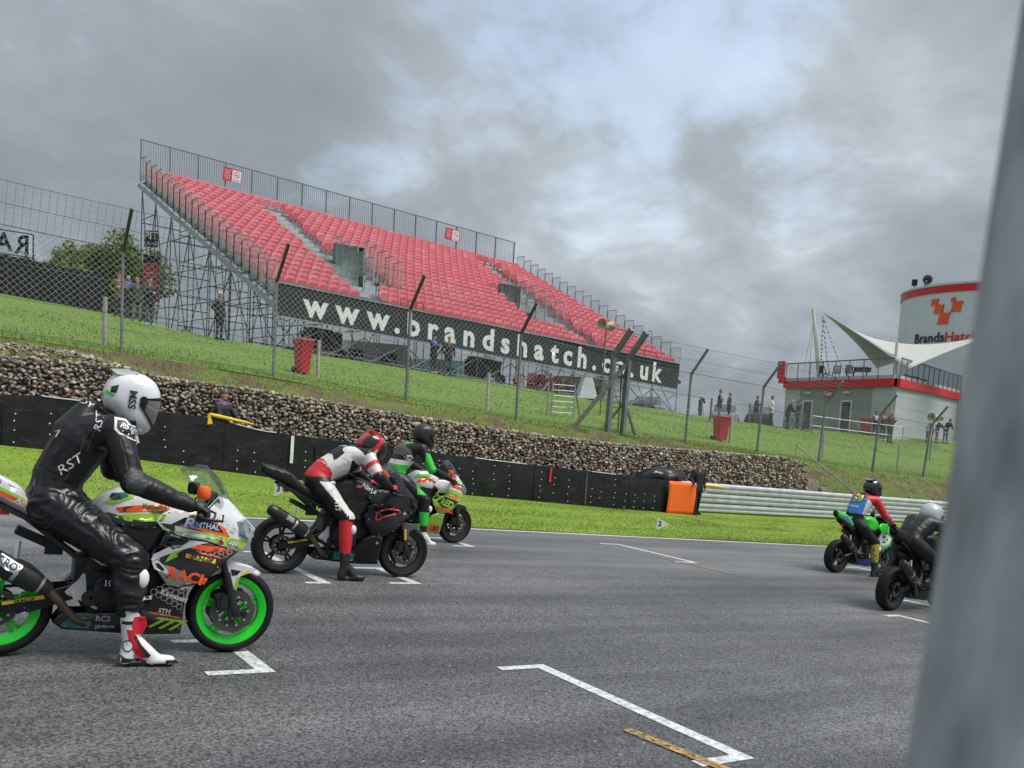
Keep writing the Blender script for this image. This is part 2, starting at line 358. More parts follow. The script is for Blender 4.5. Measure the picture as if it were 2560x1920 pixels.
# --- grass blades (nobody could count them)
def blades(name, n, spots, mats, h0, h1, label):
    rnd = random.Random(3); vs = []; fs = []; mi = []
    for i in range(n):
        x, y = spots(rnd); z = H(x, y)-.005; a = rnd.random()*6.28; h = rnd.uniform(h0, h1); wd = rnd.uniform(.006, .014)*(1+h*3)
        dx, dy = math.cos(a)*wd, math.sin(a)*wd; lx, ly = rnd.uniform(-.5, .5)*h, rnd.uniform(-.5, .5)*h
        k = len(vs); vs += [(x-dx, y-dy, z), (x+dx, y+dy, z), (x+lx, y+ly, z+h)]; fs.append((k, k+1, k+2)); mi.append(rnd.randrange(len(mats)))
    me = bpy.data.meshes.new(name); me.from_pydata(vs, [], fs)
    for m in mats: me.materials.append(m)
    me.polygons.foreach_set('material_index', mi); o = bpy.data.objects.new(name, me); COL.objects.link(o)
    return tag(o, label, 'grass', kind='stuff')
def leafy(m, k=.45):
    """let light through thin leaves"""
    t = m.node_tree; p = t.nodes['Principled BSDF']; o = t.nodes['Material Output']; tr = nd(t, 'ShaderNodeBsdfTranslucent'); mx = nd(t, 'ShaderNodeMixShader'); mx.inputs[0].default_value = k
    t.links.new(p.inputs['Base Color'].links[0].from_socket, tr.inputs[0]); t.links.new(p.outputs[0], mx.inputs[1]); t.links.new(tr.outputs[0], mx.inputs[2]); t.links.new(mx.outputs[0], o.inputs[0]); return m
GB = [mk('grass blade fresh', (.20, .29, .035), .7, 0, .2, spec=.2), mk('grass blade deep', (.135, .215, .025), .7, 0, .2, spec=.2), mk('grass blade dry', (.28, .30, .09), .75, 0, .2, spec=.2)]
def verge_spot(r):
    y = 14.13+6.1*r.random()**1.35; lo = max(-1, y*.02); return r.uniform(1.5, 30)+r.random()**3*14, y
for m_ in GB: leafy(m_)
blades('grass', 45000, verge_spot, GB, .015, .045, 'short bright green grass on the verge beside the track')
def bank_spot(r):
    if r.random() < .3: return r.uniform(2, 44), r.uniform(21.9, 23.6)
    y = 23.2+12.5*r.random(); return r.uniform(1, 20+y*1.1), y
GB2 = [mk('bank blade green', (.15, .22, .04), .75, 0, .2, spec=.2), mk('bank blade olive', (.15, .23, .05), .75, 0, .2, spec=.2), mk('bank blade straw', (.20, .18, .08), .8, 0, .2, spec=.2)]
for m_ in GB2: leafy(m_)
blades('bank_grass', 45000, bank_spot, GB2, .03, .085, 'rough tufted grass on the spectator bank')

# --- painted lines
PAINT = mk('worn track paint', (.54, .55, .555), .6, 0, .38, 26, .3, 90, detail=8)
def worn(m, lo=.56, hi=.66, sc=34):
    """chip the paint away where noise is high"""
    t = m.node_tree; p = t.nodes['Principled BSDF']; n = nd(t, 'ShaderNodeTexNoise'); n.inputs['Scale'].default_value = sc; n.inputs['Detail'].default_value = 7; n.inputs['Roughness'].default_value = .75
    tc = nd(t, 'ShaderNodeTexCoord'); t.links.new(tc.outputs['Object'], n.inputs['Vector']); r = nd(t, 'ShaderNodeMapRange'); r.inputs['From Min'].default_value = lo; r.inputs['From Max'].default_value = hi; r.inputs['To Min'].default_value = 1; r.inputs['To Max'].default_value = 0
    t.links.new(n.outputs[0], r.inputs[0]); t.links.new(r.outputs[0], p.inputs['Alpha'])
worn(PAINT)
YEL = mk('worn yellow paint', (.34, .22, .07), .65, 0, .5, 18, .3, 90)
worn(YEL, .50, .60, 30)
def strip(name, p0, p1, wd, mat, dz=.004, label=None, cat='line', group=None):
    p0, p1 = V((*p0, 0)), V((*p1, 0)); d = (p1-p0).normalized(); n = V((-d.y, d.x, 0))*wd/2
    return tag(MB().add([(q.x, q.y, g(q.x, q.y)+dz) for q in (p0-n, p1-n, p1+n, p0+n)], [(0, 1, 2, 3)]).build(name, mat), label, cat, group)
e = MB(); q = [-300, -40]+list(range(-20, 60, 4))+[100, 300]
for a, b in zip(q, q[1:]): e.add([(x, y, g(x, y)+.005) for x, y in ((a, 13.86), (b, 13.86), (b, 13.985), (a, 13.985))], [(0, 1, 2, 3)])
tag(e.build('track_edge_line', PAINT), 'long white painted line along the far grass edge of the track', 'line')
def grid_box(x, y0, y1, tick, label):
    """front line across the lane with a tick back at each end"""
    b = MB(); hw = .055
    def rect(x0, x1, a, c): b.add([(p, s, g(p, s)+.004) for p, s in ((x0, a), (x1, a), (x1, c), (x0, c))], [(0, 1, 2, 3)])
    rect(x-hw, x+hw, y0, y1); rect(x-tick, x-hw, y0, y0+.09); rect(x-tick, x-hw, y1-.09, y1)
    return tag(b.build('grid_marking', PAINT), label, 'marking', 'painted start grid boxes')
grid_box(4.12, 3.32, 5.38, .38, 'white start grid bracket alone in the foreground asphalt')
grid_box(11.40, 10.63, 12.66, .46, 'long thin white grid bracket on the far lane before the number 2 marker')
grid_box(2.06, 5.54, 6.44, .38, 'white grid bracket under the front wheel with the green rim')
grid_box(3.78, 8.56, 10.56, .22, 'white grid bracket behind the right boot of the red and white rider')
grid_box(4.85, 8.57, 9.58, .33, 'white grid bracket under the front wheel of the matt black motorcycle')
grid_box(7.50, 11.60, 12.5, .34, 'white grid bracket under the front wheel of the lime and orange motorcycle')
grid_box(11.0, 5.3, 6.68, .3, 'white grid bracket beside the metal pole, right of the frame')
grid_box(12.68, 6.8, 7.6, .3, 'white grid bracket ahead of the silver-helmeted rider, half behind the pole')
grid_box(16.0, 9.5, 10.7, .4, 'white grid bracket beneath the bright green and white motorcycle')
strip('yellow_line', (3.74, 3.95), (3.88, 2.9), .085, YEL, .009, 'faded yellow stripe crossing the foreground grid bracket')
strip('yellow_line', (11.02, 11.25), (11.11, 9.55), .07, YEL, .009, 'thin faded yellow stripe on the far lane')

# --- gabion wall: stone by stone
STN = [mk('stone '+n, c, .85, 0, .22, 9, .4, 40, spec=.25) for n, c in (('buff', (.36, .30, .235)), ('pale', (.47, .42, .35)), ('grey', (.25, .235, .22)), ('brown', (.26, .20, .155)), ('rust', (.22, .10, .075)), ('sand', (.40, .33, .25)), ('dark', (.17, .15, .135)))]
SW = [6, 5, 5, 4, 1, 5, 3]
rs = random.Random(11)
def rock_mesh(i):
    bm = bmesh.new()
    for k in range(13):
        v = V((rs.gauss(0, 1), rs.gauss(0, 1), rs.gauss(0, 1))).normalized()*rs.uniform(.42, .56); v.x *= rs.uniform(.95, 1.25); v.z *= .82
        bm.verts.new(v)
    r = bmesh.ops.convex_hull(bm, input=bm.verts); bmesh.ops.delete(bm, geom=[v for v in r['geom_interior'] if isinstance(v, bmesh.types.BMVert)], context='VERTS')
    me = bpy.data.meshes.new('stone'); bm.to_mesh(me); bm.free(); return me
ROCKS = [rock_mesh(i) for i in range(14)]
STONED = []
for mt in range(len(STN)):
    row = []
    for me in ROCKS[mt*2:mt*2+2]+[ROCKS[(mt*3+5) % 14]]:
        c = me.copy(); c.materials.clear(); c.materials.append(STN[mt]); row.append(c)
    STONED.append(row)
wall = empty('gabion_wall', (2, 21.3, H(2, 21.3)), label='long gabion wall of buff and brown stones behind the black barrier', cat='wall')
WM = wall.matrix_world.copy(); WM.translation = (2, 21.3, H(2, 21.3)); WI = WM.inverted()
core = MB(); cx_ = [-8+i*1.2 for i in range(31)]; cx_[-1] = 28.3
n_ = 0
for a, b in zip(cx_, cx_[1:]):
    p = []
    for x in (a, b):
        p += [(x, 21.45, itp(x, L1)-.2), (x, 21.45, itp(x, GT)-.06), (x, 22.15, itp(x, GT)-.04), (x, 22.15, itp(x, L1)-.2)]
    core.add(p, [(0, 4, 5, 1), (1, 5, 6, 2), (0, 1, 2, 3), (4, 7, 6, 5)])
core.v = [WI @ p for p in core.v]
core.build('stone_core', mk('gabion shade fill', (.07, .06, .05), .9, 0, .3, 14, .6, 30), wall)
spots = []
x = -1.0
while x < 28.5:
    zt = itp(x, GT)+.02; zb = itp(x, L1)+.62; z = zt; s = rs.uniform(.105, .14); k = 0
    while z > zb:
        spots.append((x+rs.uniform(-.04, .04), 21.40+rs.uniform(-.035, .045), z+rs.uniform(-.02, .02), rs.uniform(.085, .16))); z -= rs.uniform(.072, .098); k += 1
    for q in range(3): spots.append((x+rs.uniform(-.05, .05), 21.5+q*.15+rs.random()*.1, itp(x, GT)+rs.uniform(-.01, .02), rs.uniform(.08, .14)))
    x += .084
# loose heap spilling over the wall at its left end
for i in range(420):
    t = rs.random(); x = 1.2+3.5*t; y = 21.5+rs.random()**1.3*1.2
    spots.append((x, y, itp(x, GT)+.05+.26*math.sin(min(1, t*1.15)*math.pi)**.7*max(0, 1-abs(y-21.9)/.9)+rs.uniform(-.02, .03), rs.uniform(.06, .13)))
# right-hand end face of the wall
for i in range(150): spots.append((28.3+rs.uniform(-.03, .05), rs.uniform(21.4, 22.1), rs.uniform(-.4, .6), rs.uniform(.1, .17)))
random.Random(5).shuffle(spots)
near = sorted(range(len(spots)), key=lambda i: -spots[i][3]/(V(spots[i][:3])-V((0, 0, 1.66))).length if spots[i][2] > itp(spots[i][0], L1)+.98 and spots[i][0] > 2.3 else 0)
pick = set(near[:300]); rest = MB()
for i, (x, y, z, s) in enumerate(spots):
    mt = rs.choices(range(7), SW)[0]
    if z < -5: continue
    m = Matrix.Translation((x, y, z)) @ Matrix.Rotation(rs.random()*6.3, 4, 'Z') @ Matrix.Rotation(rs.random()*6.3, 4, 'X') @ Matrix.Diagonal((s, s*rs.uniform(.75, 1), s*rs.uniform(.7, 1), 1))
    if i in pick: inst('stone', rs.choice(STONED[mt]), WI @ m, wall)
    else:
        me = rs.choice(ROCKS); mm = WI @ m; rest.add([mm @ v.co for v in me.vertices], [tuple(f.vertices) for f in me.polygons], mt)
tag(rest.build('small_stones', STN, wall), kind='stuff')
# ------------------------------------------------------------------ black tyre barrier, belt by belt
def beltmat():
    m = mk('black conveyor belt', (.013, .014, .016), .55, 0, .3, 2.5, .25, 7, rv=.15, spec=.25)
    t = m.node_tree; p = t.nodes['Principled BSDF']; k = t.links.new
    src = p.inputs['Base Color'].links[0].from_socket
    tc = nd(t, 'ShaderNodeTexCoord'); mp = nd(t, 'ShaderNodeMapping'); mp.inputs['Scale'].default_value = (1.2, 1, 4.5); mp.inputs['Rotation'].default_value = (0, .5, 0); k(tc.outputs['Object'], mp.inputs[0])
    n = nd(t, 'ShaderNodeTexNoise'); n.inputs['Scale'].default_value = 2.2; n.inputs['Detail'].default_value = 9; n.inputs['Roughness'].default_value = .75; n.inputs['Distortion'].default_value = 1.2; k(mp.outputs[0], n.inputs['Vector'])
    mr = nd(t, 'ShaderNodeMapRange'); mr.inputs['From Min'].default_value = .55; mr.inputs['From Max'].default_value = .80; mr.inputs['To Max'].default_value = .5; k(n.outputs[0], mr.inputs[0])
    mx = nd(t, 'ShaderNodeMix', data_type='RGBA'); mx.inputs[7].default_value = (.16, .165, .17, 1); k(mr.outputs[0], mx.inputs[0]); k(src, mx.inputs[6]); k(mx.outputs[2], p.inputs['Base Color'])
    return m
BELT = beltmat(); BOLT = mk('bright bolt head', (.62, .64, .66), .35, .3, .1)
STRAP = mk('grey joint strip', (.055, .058, .062), .55, 0, .3, 12)
WEDGE = mk('white belt edge', (.66, .67, .68), .6, 0, .2, 10)
rb = random.Random(21)
bar = empty('tyre_barrier', (2, 20.3, H(2, 20.3)), label='long black belt-covered tyre barrier with white bolts along the grass verge', cat='barrier')
BI = Matrix.Translation((-2, -20.3, -H(2, 20.3)))
SEG = [-7.2, -4.9, -2.6, -.3, 2.0, 4.15, 6.35, 8.5, 10.6, 12.8, 15.0, 16.9, 18.6, 20.25]
TOP = [(-8, 2.4), (1.9, 1.55), (2.65, 1.56), (4.2, 1.45), (6.1, 1.28), (7.2, 1.05), (13.5, .53), (18, .2), (20.3, .04)]
for si, (a, b) in enumerate(zip(SEG, SEG[1:])):
    p = MB(); nx, nz = 9, 7; off = rb.uniform(-.02, .02); bow = rb.uniform(.01, .04)
    def pt(i, j, back=0):
        t = i/nx; x = lerp(a+.006, b-.006, t); z0 = H(x, 20.3)-.06; z1 = itp(x, TOP)+rb.uniform(-.004, .004)
        s = j/nz; y = 20.3+off-bow*math.sin(math.pi*s)-.015*math.sin(math.pi*t)+.012*noise.noise(V((x*1.7, s*2, si)))+back
        return V((x, y, lerp(z0, z1, s)))
    gr = [[pt(i, j) for j in range(nz+1)] for i in range(nx+1)]
    bk = [[q+V((0, .035, 0)) for q in r] for r in gr]
    n = nz+1; fs = []
    for i in range(nx):
        for j in range(nz):
            fs.append((i*n+j, (i+1)*n+j, (i+1)*n+j+1, i*n+j+1)); k = (nx+1)*n; fs.append((k+i*n+j, k+i*n+j+1, k+(i+1)*n+j+1, k+(i+1)*n+j))
        fs.append((i*n+nz, (i+1)*n+nz, k+(i+1)*n+nz, k+i*n+nz))
    for i in (0, nx):
        for j in range(nz): fs.append((i*n+j, i*n+j+1, k+i*n+j+1, k+i*n+j))
    p.add([BI @ q for r in gr for q in r]+[BI @ q for r in bk for q in r], fs)
    o = p.build('belt_panel', BELT, bar, 40)
    bl = MB()
    for c in range(rb.choice((3, 4, 4))):
        t0 = (c+.3+rb.random()*.4)/4
        for r in range(rb.choice((3, 4, 5))):
            if rb.random() < .12: continue
            t = t0+rb.uniform(-.012, .012); s = .1+.8*(r+rb.random()*.45)/4.4
            i = min(nx-1, int(t*nx)); j = min(nz-1, int(s*nz)); q = BI @ (gr[i][j].lerp(gr[i+1][j], t*nx-i).lerp(gr[i][j+1].lerp(gr[i+1][j+1], t*nx-i), s*nz-j))
            bl.ell(q+V((0, -.004, 0)), (.017, .012, .017), 8, 5)
    tag(bl.build('bolts', BOLT, o, 180), kind='stuff')
    if si in (1, 4, 6, 9, 11):      # pale worn top edges
        e = MB(); lo, hi = {1: (.1, .9), 4: (.32, .75), 6: (.05, .62), 9: (.1, .95), 11: (.05, .7)}[si]
        ks = [i for i in range(nx+1) if lo <= i/nx <= hi]
        for i, j in zip(ks, ks[1:]):
            q0, q1 = BI @ gr[i][nz], BI @ gr[j][nz]; e.bar(q0+V((0, .014, .006)), q1+V((0, .014, .006)), .06, .022)
        e.build('top_edge', WEDGE, bar)
    q0, q1 = BI @ gr[nx][0], BI @ gr[nx][nz]
    if si in (4, 7, 10, 12):
        e = MB(); e.bar(q0+V((0, -.02, .1)), q1+V((0, -.02, -.02)), .07, .012, 0, (0, 1, 0)); e.build('joint_strip', STRAP, bar)
e = MB(); x = 7.93; e.bar(BI @ V((x, 20.235, itp(x, TOP)-.02)), BI @ V((x-.02, 20.225, itp(x, TOP)-.66)), .075, .012, 0, (0, 1, 0)); e.build('white_strip', WEDGE, bar)
x = 15.55; e = MB(); e.bar(BI @ V((x, 20.24, itp(x, TOP))), BI @ V((x-.03, 20.225, itp(x, TOP)-.42)), .07, .012, 0, (0, 1, 0)); e.build('red_tape', mk('red tape', (.55, .03, .02), .5), bar)
# tyre stacks standing behind the belts
TYB = mk('old tyre rubber', (.02, .02, .021), .8, 0, .3, 10, .4, 40)
ty = MB(); ty.lathe([(.20, -.09), (.27, -.1), (.30, -.06), (.305, 0), (.30, .06), (.27, .1), (.20, .09)], n=14, axis='z', closed=True); tym = ty.mesh('tyre', TYB, 40)
x = -6.8
while x < 20.0:
    z0 = H(x, 20.65)
    for k in range(4 if not 6.1 < x < 7.1 else 0): inst('tyre', tym, BI @ Matrix.Translation((x+rb.uniform(-.02, .02), 20.68, z0+.13+k*.2)), bar)
    x += .64

# ------------------------------------------------------------------ crash rails on the right
ARM = mk('crash rail zinc', (.56, .58, .60), .38, .45, .12, 3, .04, 12)
arm = empty('crash_rail', (21, 20.75, H(21, 20.75)), label='stacked galvanised steel crash rails running right from the orange board', cat='crash barrier')
AI = Matrix.Translation((-21, -20.75, -H(21, 20.75)))
prof = [(-.155, 0), (-.14, -.012), (-.10, -.075), (-.055, -.08), (-.015, -.015), (.015, -.015), (.055, -.08), (.10, -.075), (.14, -.012), (.155, 0)]
ax = [(21.0, 20.75), (24.9, 20.75), (28.8, 20.78), (32.7, 20.82), (36.6, 20.86), (40.5, 20.95), (44.4, 21.1), (48.3, 21.3), (56, 21.8)]
for k in range(3):
    for (x0, y0), (x1, y1) in zip(ax, ax[1:]):
        b = MB(); rg = []
        for x, y in ((x0-.12, y0+.004*k), (x1, y1+.004*k)):
            zc = itp(x, L1)+.20+.335*k
            rg.append([AI @ V((x, y+d, zc+h)) for h, d in prof])
        b.rings(rg, 0, False, False); b.rings([[q+V((0, .006, 0)) for q in r] for r in rg], 0, False, False)
        b.build('rail_beam', ARM, arm, 30)
pm = MB(); pm.box((0, .10, .55), (.11, .11, 1.3)); pmm = pm.mesh('rail_post', GALV)
for x, y in ax[:-1]:
    for dx in (0, 1.95): inst('rail_post', pmm, AI @ Matrix.Translation((x+dx, y+.02, itp(x+dx, L1)-.08)), arm)

# ------------------------------------------------------------------ debris fence
fen = empty('debris_fence', (4.85, 23.6, H(4.85, 23.6)), label='tall chain-link debris fence with cranked posts along the bank', cat='fence')
FM = Matrix.Translation((-4.85, -23.6, -H(4.85, 23.6)))
POST = mk('weathered post', (.20, .215, .225), .6, .35, .25, 3, .1, 20)
ARMB = mk('dark cranked arm', (.075, .07, .062), .65, .1, .3, 5, .2, 25)
WIRE = mk('fence wire', (.33, .345, .35), .5, .4, .15)
CABLE = mk('fence strand', (.12, .125, .13), .55, .4, .2)
PX = [(-7.1, 2.45), (-3.1, 2.45), (.85, 2.42), (4.85, 2.38), (8.65, 2.48), (12.65, 2.62), (16.61, 2.72), (20.55, 2.5), (24.22, 2.5), (28.2, 2.6), (32.1, 2.5), (35.95, 2.45), (40.0, 2.42), (44.0, 2.45), (48, 2.45)]
tops = {}
for i, (x, h) in enumerate(PX):
    z0 = itp(x, FN)-.1; zt = itp(x, FN)+h; dx = .0 if i < 8 else (x-20)*.012
    tops[i] = (x+dx, zt)
    if i == 7: continue
    b = MB(); b.bar(FM @ V((x, 23.6, z0)), FM @ V((x+dx, 23.6, zt)), .055, .085, 0, (0, 1, 0)); b.bar(FM @ V((x+.02, 23.63, z0)), FM @ V((x+dx+.02, 23.63, zt)), .012, .10, 0, (0, 1, 0))
    for q in range(6):
        z = lerp(z0+.3, zt, q/6); b.box(FM @ V((x+dx*q/6, 23.6, z)), (.075, .075, .035))
    o = b.build('post', POST, fen)
    a = MB(); a.bar(FM @ V((x+dx, 23.6, zt-.04)), FM @ V((x+dx+.03, 22.9, zt+.86)), .06, .085); a.build('crank_arm', ARMB if i < 7 else POST, fen)
for i in range(len(PX)-1):
    x0, x1 = PX[i][0], PX[i+1][0]
    b = MB(); th = .0048
    def P(t, s):   # t along the bay, s = 0..1 straight part, 1..2 crank
        zb = lerp(itp(x0, FN), itp(x1, FN), t)+.03; tx = lerp(tops[i][0], tops[i+1][0], t); zt = lerp(tops[i][1], tops[i+1][1], t); bx = lerp(x0, x1, t)
        if s <= 1: return FM @ V((lerp(bx, tx, s), 23.57+.02*math.sin(t*9+i), lerp(zb, zt, s)))
        s -= 1; return FM @ V((tx, lerp(23.57, 22.92, s), lerp(zt, zt+.84, s)))
    def wire(p, q):
        m = frame(q-p, (0, 1, 0)).to_3x3(); y, z = m.col[1], m.col[2]
        c = [(y*.0, z*th), (y*th*.87, -z*th*.5), (-y*th*.87, -z*th*.5)]
        b.rings([[p+u+v for u, v in c], [q+u+v for u, v in c]], 0, False)
    Lx, Lz = x1-x0, 2.5; st = .155
    n = int((Lx+Lz)/st)
    for k in range(1, n):
        for sgn in (1, -1):
            c = k*st-Lz; lo, hi = max(0, c), min(Lx, c+Lz)
            if hi-lo < .02: continue
            a, d = (lo, (lo-c)/Lz), (hi, (hi-c)/Lz)
            if sgn < 0: a, d = (Lx-a[0], a[1]), (Lx-d[0], d[1])
            wire(P(a[0]/Lx, a[1]), P(d[0]/Lx, d[1]))
    b.build('chain_link_panel', WIRE, fen)
    b = MB(); th = .0036
    m = int(Lx/.16)
    for k in range(m): wire(P(k/m, 1.0), P(k/m, 2.0))
    for k in range(7): wire(P(0, 1+k/7), P(1, 1+k/7))
    b.build('overhang_mesh', WIRE, fen)
    b = MB()
    for s in (.02, .34, .67, 1.0, 1.5, 2.0): b.path([P(0, s), P(.33, s)-V((0, 0, .012)), P(.66, s)-V((0, 0, .012)), P(1, s)], .0085 if s in (1.0, .67) else .006, 5)
    b.build('strand_wire', CABLE, fen)
# twin gate posts, braces and the rusty pedestrian gate in the fence
GP = mk('grey gate steel', (.185, .205, .215), .5, .3, .2, 4, .06, 20); RUST = mk('rusty gate steel', (.105, .072, .048), .8, .2, .35, 12, .4, 40)
gate = empty('fence_gate', (20.5, 23.6, H(20.5, 23.6)), label='twin grey gate posts with diagonal braces and a narrow rusty gate', cat='gate'); GM = Matrix.Translation((-20.5, -23.6, -H(20.5, 23.6)))
for x, xt in ((20.36, 20.42), (21.05, 21.1)):
    zb = itp(x, FN); b = MB(); b.bar(GM @ V((x, 23.5, zb-.3)), GM @ V((xt, 23.5, zb+2.62)), .13, .17, 0, (0, 1, 0)); b.bar(GM @ V((xt, 23.5, zb+2.56)), GM @ V((xt+.02, 22.72, zb+3.42)), .13, .17); b.build('gate_post', GP, gate)
b = MB(); b.bar(GM @ V((18.75, 23.44, H(18.75, 23.5)-.1)), GM @ V((20.9, 23.44, 3.72)), .09, .12); b.build('brace', mk('weathered brace', (.13, .115, .10), .7, .1, .3, 8), gate)
b = MB(); b.bar(GM @ V((22.05, 23.9, H(22, 23.9)-.1)), GM @ V((21.1, 23.6, 2.55)), .08, .08); b.build('brace', GP, gate)
b = MB(); b.bar(GM @ V((21.6, 25.2, H(21.6, 25.2)-.1)), GM @ V((21.08, 23.62, 2.4)), .07, .07); b.build('brace', GP, gate)
b = MB(); zb = itp(20.7, FN)
for dx in (-.24, .24): b.tube(GM @ V((20.7+dx, 23.62, zb+.05)), GM @ V((20.7+dx, 23.62, zb+2.2)), .022, n=6)
for k in range(12): b.tube(GM @ V((20.46, 23.62, zb+.1+k*.19)), GM @ V((20.94, 23.62, zb+.1+k*.19)), .011, n=5)
for k in range(5):
    b.tube(GM @ V((20.5+.1*k, 23.62, zb+1.45)), GM @ V((20.5+.1*k, 23.62, zb+2.2)), .008, n=5)
b.path([GM @ V((20.46, 23.6, zb+2.15)), GM @ V((20.6, 23.5, zb+2.3)), GM @ V((20.8, 23.5, zb+2.28)), GM @ V((20.93, 23.6, zb+2.1))], .03, 6)
b.build('gate_leaf', RUST, gate)
# ------------------------------------------------------------------ grandstand on the bank
gs = empty('grandstand', (13.6, 37, H(13.6, 37)), label='big open scaffold grandstand with rows of faded red seats', cat='grandstand')
GO = V((13.6, 37, H(13.6, 37)))
FL, FR, BL, BR = V((13.6, 37)), V((38.5, 38.5)), V((12.25, 55)), V((37.2, 54))
NR = 20
def plan(u, v): return (FL.lerp(FR, u)).lerp(BL.lerp(BR, u), v)
def fz(u, v): return lerp(lerp(6.15, 13.75, v), lerp(4.85, 11.9, v), u)
def S(u, v, dz=0):
    p = plan(u, v); return V((p.x, p.y, fz(u, v)+dz))-GO
DECK = mk('galvanised deck', (.30, .33, .33), .6, .3, .25, 3, .05, 20)
SEATR = mk('faded red seat plastic', (.64, .15, .18), .42, 0, .08, 1.3, rv=.12)
SEAT2 = mk('paler red seat plastic', (.66, .20, .225), .45, 0, .08, 1.3)
RAILM = mk('rail steel', (.15, .16, .185), .5, .4, .15)
PANEM = mk('side panel steel', (.40, .42, .43), .5, .4, .15)
# seat: curved backrest and tipped-up pan
def slab(b, w, h, t, zc, yc, tilt, r, mi=0):
    pts = []
    for cx, cz, a0 in ((w/2-r, h/2-r, 0), (-w/2+r, h/2-r, 90), (-w/2+r*.4, -h/2+r*.4, 180), (w/2-r*.4, -h/2+r*.4, 270)):
        rr = r if a0 < 180 else r*.4
        for k in (0, 45, 90): pts.append((cx+rr*math.cos(R(a0+k)), cz+rr*math.sin(R(a0+k))))
    rot = Matrix.Rotation(tilt, 3, 'X')
    rg = [[rot @ V((x*(1 if d < 2 else .88), [-t/2, t/2][d % 2]-.035*(1-(2*x/w)**2)*(1 if d < 2 else 1), z*(1 if d < 2 else .88)))+V((0, yc, zc)) for x, z in pts] for d in (0, 1)]
    b.rings(rg, mi)
sb = MB(); slab(sb, .46, .46, .035, .60, .10, R(-10), .11); slab(sb, .42, .36, .06, .50, -.06, R(6), .08); sb.box((0, .04, .22), (.05, .2, .36))
seat_me = sb.mesh('seat', SEATR, 35); sb2 = seat_me.copy(); sb2.materials.clear(); sb2.materials.append(SEAT2)
def aisle1(v): return (itp(v, [(0, .154), (1, .242)]), itp(v, [(0, .226), (1, .318)]))
def aisle2(v): return (itp(v, [(0, .702), (1, .844)]), itp(v, [(0, .768), (1, .910)]))
rg_ = random.Random(4)
seats = []
for r in range(NR):
    v = (r+.5)/NR; wdt = (plan(1, v)-plan(0, v)).length; n = int(wdt/.50)
    a1, a2 = aisle1(v), aisle2(v)
    for k in range(n):
        u = (k+.5)/n
        if r < NR-1 and (a1[0] < u < a1[1] or a2[0] < u < a2[1]): continue
        if 3 <= r <= 9 and (a1[0] < u < a1[1]+.066 or a2[0]-.088 < u < a2[1]): continue
        seats.append((u, v, r))
camp = V((0, 0, 1.66))
seats.sort(key=lambda s: (S(s[0], s[1])+GO-camp).length)
mass = MB()
for i, (u, v, r) in enumerate(seats):
    p = S(u, v, .02); d = (S(u+.01, v)-S(u-.01, v)); d.z = 0; m = frame(d, (0, 0, 1), p) @ Matrix.Rotation(rg_.uniform(-.02, .02), 4, 'Z')
    if i < 300: inst('seat', rg_.choice((seat_me, seat_me, seat_me, seat_me, seat_me, sb2)), m, gs)
    else: mass.add([m @ q.co for q in seat_me.vertices], [tuple(f.vertices) for f in seat_me.polygons], rg_.choice((0, 0, 0, 0, 0, 1)))
tag(mass.build('far_seats', [SEATR, SEAT2], gs, 35), kind='stuff')
# treads and risers, one deck per row (open well in front of each doorway)
def spans(r):
    v = (r+.5)/NR
    if 4 <= r <= 8:
        a1, a2 = aisle1(v), aisle2(v)
        return [(0, a1[1]-.004), (a1[1]+.058, a2[0]-.080), (a2[0]-.026, 1)]
    return [(0, 1)]
for r in range(NR):
    b = MB(); v0, v1 = r/NR, (r+1)/NR; rise = .38
    for u0, u1 in spans(r):
        p = [S(u0, v0), S(u1, v0), S(u1, v1), S(u0, v1)]
        for q in p[2:]: q.z = 0
        zl0, zl1 = fz(u0, (v0+v1)/2)-GO.z, fz(u1, (v0+v1)/2)-GO.z
        for q, z in zip(p, (zl0, zl1, zl1, zl0)): q.z = z
        b.add(p+[q-V((0, 0, .05)) for q in p], [(0, 1, 2, 3), (7, 6, 5, 4), (0, 4, 5, 1), (1, 5, 6, 2), (2, 6, 7, 3), (3, 7, 4, 0)])
        a, c = p[0]-V((0, 0, .05)), p[1]-V((0, 0, .05)); b.add([a, c, c-V((0, 0, .27)), a-V((0, 0, .27))], [(0, 1, 2, 3)])
        a, c = a+V((0, .02, 0)), c+V((0, .02, 0)); b.add([a, c, c-V((0, 0, .27)), a-V((0, 0, .27))], [(3, 2, 1, 0)])
    b.build('step_deck', DECK, gs)
# aisle half-steps
hs = MB(); hs.box((0, 0, .1), (1.0, .36, .2)); hsm = hs.mesh('aisle_step', mk('aisle tread', (.36, .39, .385), .6, .2, .2, 4))
for al in (aisle1, aisle2):
    for r in range(NR-1):
        if 4 <= r <= 8: continue
        v = (r+.72)/NR; a = al(v); inst('aisle_step', hsm, Matrix.Translation(S((a[0]+a[1])/2, v, .0)), gs)
# back rail
nb = 16
for i in range(nb+1):
    b = MB(); p = S(i/nb, 1.02, -.2); b.bar(p, p+V((0, 0, 2.3)), .06, .09, 0, (0, 1, 0)); b.build('rail_post', RAILM, gs)
for i in range(nb):
    b = MB(); p0, p1 = S(i/nb, 1.02), S((i+1)/nb, 1.02)
    for z in (.06, 2.08): b.bar(p0+V((0, 0, z)), p1+V((0, 0, z)), .035, .05)
    for k in range(1, 12):
        p = p0.lerp(p1, k/12); b.tube(p+V((0, 0, .06)), p+V((0, 0, 2.08)), .011, n=5, caps=False)
    b.build('rail_panel', RAILM, gs)
